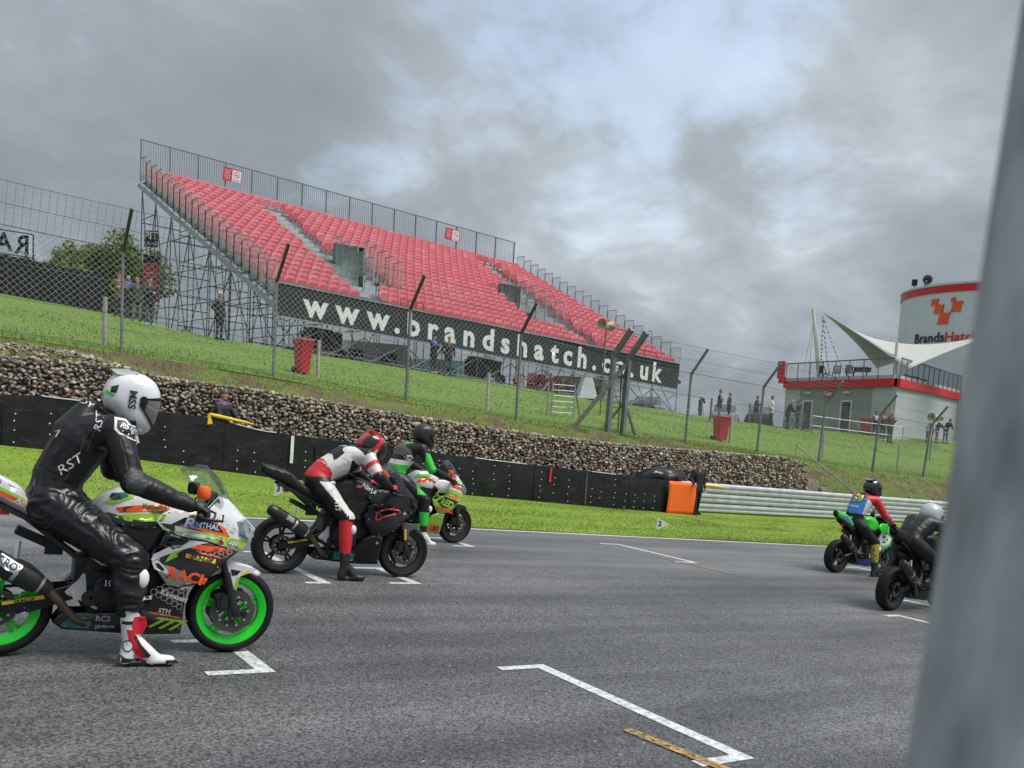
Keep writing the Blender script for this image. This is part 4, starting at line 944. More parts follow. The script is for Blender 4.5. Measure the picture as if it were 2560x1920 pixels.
# handrail down the end of the gabion wall
m = MB(); m.path([(29.26, 22.6, .45), (29.26, 22.6, 1.31), (31.5, 21.4, -.42), (31.5, 21.4, -1.2)], .03, 8); tag(m.build('handrail', GALV, None, 50), 'sloping steel handrail at the right end of the stone wall', 'handrail')
CONC = mk('crumbling concrete', (.24, .21, .17), .9, 0, .3, 6, .6, 20)
for k, (x, z, lab) in enumerate(((28.95, -.25, 'larger broken concrete step at the right end of the stone wall'), (29.75, -.55, 'lower broken concrete step beneath the sloping handrail'))):
    m = MB(); m.box((0, 0, 0), (.85, .6, .45)); m.box((.02, -.02, .26), (.7, .5, .09)); o = m.build('concrete_step', CONC); o.location = (x, 21.75, z); o.rotation_euler = (.03, .05, .1); tag(o, lab, 'step', 'broken concrete steps')
# orange board, tarpaulin
m = MB(); n = 8; fl = []
for i in range(n+1):
    for j in range(n+1): s, t = i/n, j/n; fl.append((20.08+1.2*s+.03*math.sin(t*3), 20.16+.05*math.sin(s*3.1)-.04*t, H(20.6, 20.1)+.02+1.03*t-.06*s))
m.add(fl, [(i*(n+1)+j, (i+1)*(n+1)+j, (i+1)*(n+1)+j+1, i*(n+1)+j+1) for i in range(n) for j in range(n)]); o = m.build('orange_board', mk('fluorescent orange sheet', (.90, .14, .015), .55, 0, .03, 1), None, 180); o.modifiers.new('thickness', 'SOLIDIFY').thickness = .02
tag(o, 'bright orange board leaning at the end of the black barrier', 'board')
m = MB(); m.ell((0, 0, 0), (1.0, .45, .34), 44, 24)
for v in m.v:
    k = noise.noise(v*2.2)*.20+abs(noise.noise(V((v.x*5+v.z*6, v.y*6, 2))))*.34-.1; v.x *= 1+k*.3; v.y *= 1+k; v.z *= 1+k; v.z += .05*v.x
o = m.build('tarpaulin', mk('black tarpaulin', (.012, .012, .014), .28, 0, .2, 3, .25, 12), None, 180); o.location = (20.55, 20.95, H(20.7, 20.9)+1.05); tag(o, 'shiny black tarpaulin bundled behind the end of the barrier', 'tarpaulin')
m = MB(); [m.lathe([(.20, -.09), (.27, -.1), (.30, -.06), (.305, 0), (.30, .06), (.27, .1), (.20, .09)], (0, 0, .1+.2*k), 14, axis='z', closed=True) for k in range(4)]
# verge marker triangles
for x, y, t, lab in ((6.31, 16.58, '3', 'small white triangular marker reading 3, behind the black motorcycle'), (15.06, 15.2, '2', 'small white triangular marker reading 2, below the orange board')):
    o = empty('verge_marker', (x, y, H(x, y)), R(-35), lab, 'marker', 'grid row markers'); m = MB(); m.add([(-.13, 0, .02), (-.13, 0, .32), (.17, 0, .17), (-.13, .012, .02), (-.13, .012, .32), (.17, .012, .17)], [(0, 1, 2), (5, 4, 3), (0, 3, 4, 1), (1, 4, 5, 2), (2, 5, 3, 0)]); b = m.build('plate', WHITE, o)
    m = MB(); m.bar((-.12, .02, -.1), (-.12, .02, .3), .012, .012); m.build('stake', WHITE, o); word('numeral', t, Matrix.Translation((-.06, -.005, .17)) @ Matrix.Rotation(R(90), 4, 'X'), BLACK, b, size=.17, bold=.004)
# black hoarding on the left skyline, with the back of a lettered sign
HO = mk('black hoarding boards', (.012, .012, .014), .6, 0, .25, 2, .1, 10)
hd = empty('hoarding', (4.27, 44.15, H(4.27, 44.15)), label='long black boarded hoarding on the skyline at far left', cat='hoarding'); h0 = V((4.27, 44.15, H(4.27, 44.15)))
P0, P1 = V((-10.5, 54.7)), V((7.87, 41.6)); nb_ = 22
for i in range(nb_):
    a, b = P0.lerp(P1, i/nb_), P0.lerp(P1, (i+1)/nb_); za, zb = 5.6+(1-i/nb_)*.55, 5.6+(1-(i+1)/nb_)*.55
    za, zb = H(a.x, a.y), H(b.x, b.y); m = MB(); hh = lerp(2.1, 1.5, i/nb_)
    m.bar(V((a.x, a.y, za+hh/2))-h0, V((b.x, b.y, zb+hh/2))-h0, .05, hh); m.bar(V((a.x, a.y, za-.1))-h0, V((a.x, a.y, za+hh+.03))-h0, .1, .1, 0, (0, 1, 0)); m.build('board', HO, hd)
sf = empty('lettered_sign_frame', (6.42, 51.6, H(6.42, 51.6)), label='back of a black lettered sign on a thin frame, far left', cat='sign'); s0_ = V((6.42, 51.6, H(6.42, 51.6)))
dS = V((-1.34, .98, .0)).normalized(); m = MB()
for q in (0, 1.9, 3.8, 5.7): p = V((6.42, 51.6, 0))+dS*q; m.bar(V((p.x, p.y, H(p.x, p.y)-.1))-s0_, V((p.x, p.y, 9.36+q*.10))-s0_, .06, .06, 0, (0, 1, 0))
p, q = V((6.42, 51.6, 9.34)), V((6.42, 51.6, 9.34))+dS*5.7+V((0, 0, .57)); m.bar(p-s0_, q-s0_, .05, .05); m.bar(p-s0_-V((0, 0, 1.15)), q-s0_-V((0, 0, 1.15)), .05, .05); m.build('frame', BLACK, sf)
for ch, q in (('R', .55), ('A', 1.5), ('B', 2.5)):
    me = text_mesh(ch, size=1.25, bold=.03); me.materials.append(BLACK); inst('letter', me, frame(dS, (0, 0, 1), V((6.42, 51.55, 8.72))+dS*q+V((0, 0, q*.1))-s0_) @ Matrix.Rotation(R(90), 4, 'X'), sf)
# boards hung on the scaffold
for loc, sz, cols, lab, tx in (((13.45, 57.9, 11.05), (.85, .05, .95), BLACK, 'black PIT board tied to the left side of the grandstand scaffold', 'PIT'), ((12.4, 53.2, 7.9), (.9, .05, 2.1), SR, 'tall red notice board with white lines below the PIT board', None)):
    o = empty('scaffold_sign', loc, R(-38), lab, 'sign', 'signs on the grandstand scaffold'); m = MB(); m.box((0, 0, 0), sz); b = m.build('board', cols, o); f_ = Matrix.Rotation(R(90), 4, 'X')
    if tx: word('lettering', tx, Matrix.Translation((0, -.03, .16)) @ f_, WHITE, b, size=.62, bold=.012); word('lettering', 'LANE', Matrix.Translation((0, -.03, -.3)) @ f_, mk('grey print', (.4, .4, .4), .5), b, size=.36, bold=.008)
    else:
        m = MB(); [m.box((.05*(k % 2), -.03, .55-k*.22), (.62-.1*(k % 3), .006, .06)) for k in range(7)]; m.build('print', mk('sign pink print', (.72, .42, .45), .5), b); m = MB(); m.box((0, -.002, 1.3), (.9, .05, .42)); m.build('header', BLACK, o)
# vehicles and heaps half-seen behind the stand
def caravan(loc, rz, lab, col):
    o = empty('caravan', loc, rz, lab, 'caravan'); m = MB(); pr = [(-2.4, .45), (-2.5, 1.2), (-2.2, 2.3), (1.9, 2.4), (2.35, 1.6), (2.45, .9), (2.3, .45)]
    m.rings([[V((x, -1.05, z)) for x, z in pr], [V((x, 1.05, z)) for x, z in pr]]); m.build('body', col, o, 30)
    for x in (-1.2, .8): m = MB(); m.box((x, -1.06, 1.6), (1.0, .03, .55)); m.build('window', mk('dark glass', (.03, .04, .05), .12), o)
    m = MB(); m.lathe([(.1, -.1), (.32, -.1), (.34, 0), (.32, .1), (.1, .1)], (0, -.95, .33), 18, closed=True); m.build('wheel', BLACK, o, 40)
PALE = mk('pale caravan skin', (.60, .64, .66), .4, 0, .06); TEAL = mk('pale teal skin', (.33, .60, .62), .4, 0, .06)
caravan((28.5, 47.5, H(28.5, 47.5)-.55), .25, 'pale teal caravan seen through the scaffold under the banner', TEAL); caravan((35.2, 44.2, H(35.2, 44.2)-.6), .15, 'white caravan behind the right end of the scaffold', PALE); caravan((21.8, 45.5, H(21.8, 45.5)-.6), .1, 'white caravan behind the scaffold left of the two men', PALE)
seat_dark = seat_me.copy(); seat_dark.materials.clear(); seat_dark.materials.append(mk('dull red spare seats', (.20, .04, .045), .55)); o = empty('seat_heap', (26.6, 36.0, H(26.6, 36.0)), label='heap of spare red seats lying under the banner', cat='seats'); rr = random.Random(9)
for k in range(26): inst('seat', seat_dark, Matrix.Translation((rr.gauss(0, .55), rr.gauss(0, .3), -.1+rr.random()*.22)) @ Matrix.Rotation(rr.random()*6, 4, 'Z') @ Matrix.Rotation(rr.uniform(-1.6, 1.6), 4, 'X'), o)
m = MB(); m.rings([[V((-.5, -.4, 0)), V((.5, -.4, 0)), V((.5, .4, 0)), V((-.5, .4, 0))], [V((-.2, -.3, 1.05)), V((.2, -.3, 1.05)), V((.2, .1, 1.05)), V((-.2, .1, 1.05))]]); m.box((0, 0, .01), (1.3, 1.0, .06)); o = m.build('white_plinth', mk('dull white plastic', (.55, .56, .60), .5)); o.location = (28.9, 35.2, H(28.9, 35.2)); o.rotation_euler = (0, 0, -.3); tag(o, 'white tapered plastic base on the grass right of the seat heap', 'base')
for x, y, lab in ((15.9, 39.2, 'dark machine hung with sheeting behind the left red bin'), (24.4, 38.6, 'dark generator trailer under the middle of the banner')):
    o = empty('site_machine', (x, y, H(x, y)), .1, lab, 'machine', 'dark machines under the grandstand'); m = MB(); m.box((.9, .4, .85), (1.6, 1.0, .8)); m.box((.7, .4, 1.3), (1.0, .9, .2)); m.build('housing', BLACK, o)
    for s in (.2, 1.6): m = MB(); m.lathe([(.08, -.1), (.28, -.1), (.3, 0), (.28, .1), (.08, .1)], (s, -.2, .3), 16, closed=True); m.build('wheel', BLACK, o, 40)
# parked cars behind the crest
def car(loc, rz, lab, col):
    o = empty('parked_car', loc, rz, lab, 'car', 'cars parked behind the bank'); m = MB()
    def sec(x, w, z0, z1, r=.12): return [V((x, -w, z0)), V((x, -w, z1-r)), V((x, -w+r, z1)), V((x, w-r, z1)), V((x, w, z1-r)), V((x, w, z0))]
    m.rings([sec(-2.1, .7, .35, .75), sec(-2.0, .82, .25, .92), sec(-1.0, .86, .22, .95), sec(0, .87, .22, .95), sec(1.1, .86, .22, .93), sec(1.9, .8, .25, .78), sec(2.1, .68, .35, .62)]); m.build('body', col, o, 40)
    m = MB(); m.rings([sec(-1.75, .6, .9, .95, .03), sec(-1.2, .66, .9, 1.38), sec(-.2, .68, .9, 1.46), sec(.5, .66, .9, 1.38), sec(1.25, .6, .88, .95, .03)]); m.build('glasshouse', mk('car glass', (.05, .065, .07), .08, 0, .05), o, 40)
    m = MB(); m.rings([sec(-1.1, .6, 1.37, 1.41, .02), sec(-.2, .62, 1.45, 1.49, .02), sec(.42, .6, 1.38, 1.42, .02)]); m.build('roof', col, o, 40)
    for x in (-1.3, 1.3):
        for s in (-.8, .8): m = MB(); m.lathe([(.1, -.1), (.28, -.1), (.31, 0), (.28, .1), (.1, .1)], (x, s, .31), 18, closed=True); m.build('wheel', BLACK, o, 40)
car((44.2, 39.8, H(44.2, 39.8)-.25), .7, 'pale blue parked car behind the men right of the red bin', mk('pale blue car paint', (.28, .38, .42), .25, .2, .05, coat=.6)); car((46.4, 38.9, H(46.4, 38.9)-.25), .7, 'dark parked car behind the man in the white hoodie', mk('dark car paint', (.02, .022, .026), .2, .2, .1, coat=.6)); car((40.2, 42.6, H(40.2, 42.6)-.3), .6, 'dark parked car beyond the lone spectator in black', MATS['dark car paint']); car((41.5, 44.5, H(41.5, 44.5)-.45), .5, 'silver grey car with pale windscreen below the end of the stand', mk('silver car paint', (.32, .34, .35), .25, .4, .06, coat=.6))
# trees and hedge on the left skyline
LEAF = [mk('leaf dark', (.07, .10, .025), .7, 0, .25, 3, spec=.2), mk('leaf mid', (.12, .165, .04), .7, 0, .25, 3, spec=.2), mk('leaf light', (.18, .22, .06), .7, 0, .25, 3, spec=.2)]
BARK = mk('bark', (.09, .07, .05), .9, 0, .3, 9, .5, 20)
def tree(name, base, h, rx, rz_, seed, lab, n=9000, cat='tree', stems=True, ls=.22):
    rr = random.Random(seed); o = empty(name, base, 0, lab, cat); cz = h-rz_
    cl = [(V((rr.gauss(0, .42)*rx, rr.gauss(0, .42)*rx, cz+rr.gauss(0, .40)*rz_)), rr.uniform(.4, .62)*min(rx, rz_)) for k in range(22)]
    if stems:
        m = MB(); m.path([(0, 0, -.3), (.1, 0, cz*.5), (.05, .1, cz*.9)], [.22, .16, .1], 8)
        for c, r in cl[:8]: m.path([(.07, .05, cz*.75), V((.07, .05, cz*.8)).lerp(c, .5)+V((0, 0, .1)), c], [.08, .05, .02], 6)
        m.build('trunk', BARK, o, 60)
    m = MB()
    for i in range(n):
        c, r = rr.choice(cl); d = V((rr.gauss(0, 1), rr.gauss(0, 1), rr.gauss(0, 1))).normalized(); p = c+d*r*rr.random()**.35*1.1
        a, b = V((rr.gauss(0, 1), rr.gauss(0, 1), rr.gauss(0, 1))).normalized(), V((rr.gauss(0, 1), rr.gauss(0, 1), rr.gauss(0, 1))).normalized(); s = ls*rr.uniform(.6, 1.3)
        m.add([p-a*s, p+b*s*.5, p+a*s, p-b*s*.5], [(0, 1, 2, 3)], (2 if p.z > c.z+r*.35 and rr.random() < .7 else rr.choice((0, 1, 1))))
    for q_ in LEAF: (leafy(q_, .4) if 'leafy' not in q_ else None); q_['leafy'] = 1
    me = m.mesh('crown', LEAF); c_ = bpy.data.objects.new('crown', me); COL.objects.link(c_); c_.parent = o
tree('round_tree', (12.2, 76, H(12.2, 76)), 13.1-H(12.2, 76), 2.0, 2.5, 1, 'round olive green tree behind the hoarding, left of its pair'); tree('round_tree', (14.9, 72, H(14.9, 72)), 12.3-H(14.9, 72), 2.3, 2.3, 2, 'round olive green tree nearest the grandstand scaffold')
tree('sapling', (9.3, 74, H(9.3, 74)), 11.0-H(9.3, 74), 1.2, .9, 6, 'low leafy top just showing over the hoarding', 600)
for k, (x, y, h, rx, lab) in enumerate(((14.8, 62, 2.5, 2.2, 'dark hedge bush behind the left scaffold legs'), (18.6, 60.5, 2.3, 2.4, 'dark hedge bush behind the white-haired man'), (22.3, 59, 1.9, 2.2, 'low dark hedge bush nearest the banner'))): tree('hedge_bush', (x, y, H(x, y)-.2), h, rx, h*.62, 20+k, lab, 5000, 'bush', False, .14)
# steel fence pole right beside the camera
PG = mk('near galvanised pole', (.36, .39, .41), .6, .1, .45, 30, .12, 9, rv=.15, stretch=(1, 1, .35))
m = MB(); m.tube((.2415, .1540, .2), (.6062, .2206, 3.0), .045, .045, 40); tag(m.build('fence_pole', PG, None, 50), 'out-of-focus galvanised steel pole very close at the right edge', 'pole')
# ------------------------------------------------------------------ race motorcycles
from mathutils.geometry import delaunay_2d_cdt
def inpoly(p, poly):
    x, y = p[0], p[1]; c = False; j = len(poly)-1
    for i in range(len(poly)):
        a, b = poly[i], poly[j]
        if (a[1] > y) != (b[1] > y) and x < (b[0]-a[0])*(y-a[1])/(b[1]-a[1])+a[0]: c = not c
        j = i
    return c
def cdt(outline, step, holes=()):
    vs, es = [], []
    for lp in (outline, *holes):
        k = len(vs)
        for a, b in zip(lp, lp[1:]+lp[:1]):
            a, b = V(a), V(b); n = max(1, int((b-a).length/step+.5)); vs += [a.lerp(b, i/n) for i in range(n)]
        m = len(vs)-k; es += [(k+i, k+(i+1) % m) for i in range(m)]
    x0, x1 = min(p[0] for p in outline), max(p[0] for p in outline); z0, z1 = min(p[1] for p in outline), max(p[1] for p in outline)
    def clear(q): return all((q-b).length > step*.45 for b in bnd)
    bnd = list(vs); i = 0; x = x0+step*.5
    while x < x1:
        z = z0+step*.5+(step*.5 if i % 2 else 0)
        while z < z1:
            q = V((x, z))
            if inpoly(q, outline) and not any(inpoly(q, h) for h in holes) and clear(q): vs.append(q)
            z += step
        x += step*.9; i += 1
    v, e, f, *_ = delaunay_2d_cdt([V(p) for p in vs], es, [], 0, 1e-5)
    fs = []
    for t in f:
        c = sum((v[i] for i in t), V((0, 0)))/len(t)
        if inpoly(c, outline) and not any(inpoly(c, h) for h in holes): fs.append(tuple(t))
    return v, fs
BASEW = [(.25, .13), (.8, .215), (1.0, .245), (1.2, .235), (1.35, .19), (1.45, .13), (1.52, .08)]
SHZ = [(.14, .50), (.2, .62), (.3, .76), (.45, .90), (.6, 1.0), (.8, 1.0), (.92, .86), (1.0, .72), (1.1, .55), (1.25, .35)]
XF = [(.15, 2.0), (.66, 1.62), (.72, 1.52), (.77, 1.51), (.86, 1.512), (.95, 1.435), (1.0, 1.385), (1.08, 1.32)]
def fw(x, z):
    w = itp(x, BASEW)*itp(z, SHZ); d = itp(z, XF)-x
    w = min(w, math.sqrt(max(0, d)*.115+.0006)); 
    return w+.006*math.sin(z*26+x*6)*(1 if .5 < z < .95 else .3)
def panel(name, outline, mat, par, holes=(), step=.035, wf=fw, thick=.006, sides=(-1, 1)):
    res = []
    for sd in sides:
        v, f = cdt(outline, step, holes); b = MB(); b.add([(p.x, sd*wf(p.x, p.y), p.y) for p in v], f); o = b.build(name, mat, par, 42)
        me = o.data                      # give the sheet thickness inwards
        sm = o.modifiers.new('thickness', 'SOLIDIFY'); sm.thickness = thick; sm.offset = 0
        res.append(o)
    return res
class Decals:
    """thin stickers laid on the near (right) side of a bike by following its surface"""
    def __init__(s, objs):
        vs, fs = [], []
        for o in objs:
            k = len(vs); vs += [v.co.copy() for v in o.data.vertices]; fs += [tuple(i+k for i in p.vertices) for p in o.data.polygons]
        s.t = BVHTree.FromPolygons(vs, fs)
    def y(s, x, z, sd=-1):
        h = s.t.ray_cast(V((x, sd*1.0, z)), V((0, -sd, 0)))
        return h[0].y if h[0] else None
    def lay(s, pts, fs, name, mat, par, off=.0045, sd=-1):
        ys = [s.y(p[0], p[1], sd) for p in pts]; ok = [q for q in ys if q is not None]
        if not ok: return None
        av = sum(ok)/len(ok); b = MB(); b.add([(p[0], (q if q is not None else av)+sd*off, p[1]) for p, q in zip(pts, ys)], fs); return b.build(name, mat, par, 180)
    def poly(s, outline, mat, par, name='sticker', off=.0045, step=.03):
        v, f = cdt([tuple(p) for p in outline], step); return s.lay([(p.x, p.y) for p in v], f, name, mat, par, off)
    def text(s, txt, c, h, mat, par, ang=0, off=.0075, name='lettering', bold=0.0, shear=0.0, sx=1.0, space=1.0):
        me = text_mesh(txt, size=h*1.38, bold=bold*h, shear=shear, sx=sx, space=space); ca, sa = math.cos(R(ang)), math.sin(R(ang))
        pts = [(c[0]+v.co.x*ca-v.co.y*sa, c[1]+v.co.x*sa+v.co.y*ca) for v in me.vertices]
        return s.lay(pts, [tuple(p.vertices) for p in me.polygons], name, mat, par, off)
RUB = mk('race tyre rubber', (.011, .011, .012), .65, 0, .2, 8, .15, 60, spec=.25); ALU = mk('bare aluminium', (.52, .53, .54), .35, .8, .1, 8); DKM = mk('dark cast metal', (.024, .025, .028), .45, .4, .25, 14, .1, 40)
DISC = mk('steel disc', (.10, .095, .09), .42, .7, .25, 10); CARB = mk('matt carbon can', (.018, .018, .02), .38, .1, .15); BRONZ = mk('heat-tinted pipe', (.13, .10, .075), .4, .75, .35, 9)
def glassm(name, tint, k):
    m = bpy.data.materials.new(name); m.use_nodes = True; t = m.node_tree; t.nodes.clear(); o = nd(t, 'ShaderNodeOutputMaterial'); mx = nd(t, 'ShaderNodeMixShader'); tr = nd(t, 'ShaderNodeBsdfTransparent'); gl = nd(t, 'ShaderNodeBsdfGlossy'); fr = nd(t, 'ShaderNodeLayerWeight')
    tr.inputs[0].default_value = (*tint, 1); gl.inputs['Roughness'].default_value = .04; gl.inputs[0].default_value = (.9, .92, .95, 1)
    fr.inputs[0].default_value = .25; ma = nd(t, 'ShaderNodeMath', operation='MULTIPLY_ADD'); ma.inputs[1].default_value = .6; ma.inputs[2].default_value = k; ma.use_clamp = True
    t.links.new(fr.outputs['Fresnel'], ma.inputs[0]); t.links.new(ma.outputs[0], mx.inputs[0]); t.links.new(tr.outputs[0], mx.inputs[1]); t.links.new(gl.outputs[0], mx.inputs[2]); t.links.new(mx.outputs[0], o.inputs[0]); return m
SCREEN = glassm('clear screen', (.80, .84, .83), .07); SMOKE = glassm('smoked screen', (.12, .12, .13), .06)
LENS = mk('headlamp lens', (.30, .34, .37), .08, .3, .4, 18, coat=1)
def paint(n, c, r=.28): return mk('paint '+n, c, r, 0, .05, 2, coat=.55)
PW, PLIME, PORG, PBLK, PGRN, PRED = paint('white', (.66, .67, .675)), paint('lime', (.27, .50, .03)), paint('orange', (.85, .10, .015)), mk('paint gloss black', (.011, .011, .013), .25, 0, .15, 3, coat=.4), paint('bright green', (.03, .60, .03)), paint('red', (.60, .015, .02))
PMATT = mk('paint matt black', (.012, .012, .0135), .42, 0, .2, 3, spec=.35); PSIL = mk('raw grey tail', (.40, .39, .36), .5, .15, .12, 4); PTEAL = paint('teal', (.01, .17, .12)); PYEL = paint('yellow', (.80, .55, .03)); PGREY = mk('stone grey', (.16, .17, .17), .45, 0, .15)

def wheel(par, name, x, R_, wt, rim, spokes, disc_r, dside):
    b = MB(); z = R_
    k = .236
    b.lathe([(k-.012, -wt*.42), (k+.006, -wt*.42), (k+.004, -wt*.36), (k-.028, -wt*.24), (k-.034, 0), (k-.028, wt*.24), (k+.004, wt*.36), (k+.006, wt*.42), (k-.012, wt*.42), (k-.05, wt*.25), (k-.056, 0), (k-.05, -wt*.25)], (0, 0, 0), 56, closed=True)
    b.lathe([(.018, -.055), (.042, -.055), (.046, 0), (.042, .055), (.018, .055)], (0, 0, 0), 20, closed=True)
    for i in range(spokes):
        a = 2*math.pi*i/spokes+.3
        for da in (-.13, .13):
            p0 = V((math.cos(a)*.035, 0, math.sin(a)*.035)); p1 = V((math.cos(a+da*.55)*.11, 0, math.sin(a+da*.55)*.11)); p2 = V((math.cos(a+da)*.192, 0, math.sin(a+da)*.192))
            b.bar(p0, p1, .030, .024, 0, (0, 1, 0)); b.bar(p1, p2, .026, .018, 0, (0, 1, 0))
    w_ = b.build(name, rim, par, 40); w_.location = (x, 0, z)
    b = MB(); h = R_-.232; q_ = .232
    b.lathe([(.233, -wt*.40), (.242, -wt*.47), (.232+h*.38, -wt*.52), (.232+h*.68, -wt*.48), (.232+h*.88, -wt*.33), (.232+h*.985, -wt*.15), (R_, 0), (.232+h*.985, wt*.15), (.232+h*.88, wt*.33), (.232+h*.68, wt*.48), (.232+h*.38, wt*.52), (.242, wt*.47), (.233, wt*.40)], (0, 0, 0), 72, closed=True)
    b.build('tyre', RUB, w_, 60)
    for s in ((-1, 1) if dside == 0 else (dside,)):
        b = MB(); n = 48; y = s*(.072 if dside == 0 else .07); r0 = disc_r*.66
        for yy in (y-.0025, y+.0025): pass
        rg = []
        for r_, yy in ((r0, y-.0025), (None, y-.0025), (None, y+.0025), (r0, y+.0025)):
            rg.append([V(((r_ or disc_r*(1+.035*math.sin(8*2*math.pi*i/n)))*math.cos(2*math.pi*i/n), yy, (r_ or disc_r*(1+.035*math.sin(8*2*math.pi*i/n)))*math.sin(2*math.pi*i/n))) for i in range(n)])
        fs = []; [fs.append((q*n+i, q*n+(i+1) % n, ((q+1) % 4)*n+(i+1) % n, ((q+1) % 4)*n+i)) for q in range(4) for i in range(n)]
        b.add([p for r in rg for p in r], fs)
        for i in range(10):
            a = 2*math.pi*i/10; c, d = math.cos(a), math.sin(a); b.bar((c*.05, y*.8, d*.05), (c*r0*1.02, y, d*r0*1.02), .012, .006, 0, (0, 1, 0)); b.tube((c*r0*1.04, y-s*.0, d*r0*1.04), (c*r0*1.04, y+s*.008, d*r0*1.04), .009, n=8, mi=1)
        b.build('brake_disc', [DISC, ALU], w_, 40)
    return w_
def sect(x, zc, hw, hh, n=14, p=2.6, top=1.0):
    r = []
    for i in range(n):
        a = 2*math.pi*i/n; c, s = math.cos(a), math.sin(a); r.append(V((x, hw*math.copysign(abs(c)**(2/p), c)*(1 if s < 0 else top), zc+hh*math.copysign(abs(s)**(2/p), s))))
    return r
UPPER = [(1.505, .862), (1.485, .80), (1.478, .767), (1.39, .722), (1.30, .745), (1.15, .79), (1.0, .815), (.88, .85), (.84, .90), (.87, .945), (.935, .985), (1.02, .985), (1.10, .985), (1.16, 1.01), (1.225, 1.075), (1.30, 1.055), (1.36, 1.0), (1.405, .955), (1.455, .91)]
SIDE = [(1.385, .716), (1.317, .675), (1.25, .61), (1.18, .545), (1.10, .50), (1.0, .478), (.93, .488), (.88, .55), (.83, .63), (.815, .69), (.86, .75), (.88, .80), (.90, .838), (1.0, .807), (1.15, .782), (1.30, .737)]
LOWER = [(.93, .480), (1.0, .470), (1.06, .47), (1.055, .34), (1.06, .155), (.80, .15), (.36, .178), (.30, .222), (.35, .285), (.44, .28), (.75, .30), (.80, .36), (.85, .44)]
VENT1 = [(.90, .773), (.921, .794), (1.05, .787), (1.023, .766), (.954, .741), (.911, .751)]
VENT2 = [(.835, .688), (.86, .724), (.915, .736), (.908, .714), (.845, .672)]
VENT3 = [(.99, .752), (1.06, .764), (1.20, .752), (1.10, .722), (1.02, .70)]
def bike_matrix(fx, fy, th, lean=0.0):
    u = V((math.cos(R(th)), math.sin(R(th)), 0)); u.z = BX*u.x+CY*u.y; u.normalize(); l = V((-math.sin(R(th)), math.cos(R(th)), 0)); up = u.cross(l)
    m = Matrix((u, l, up)).transposed().to_4x4(); m.translation = V((fx, fy, g(fx, fy)))-u*1.40
    return m @ Matrix.Rotation(R(lean), 4, 'X')
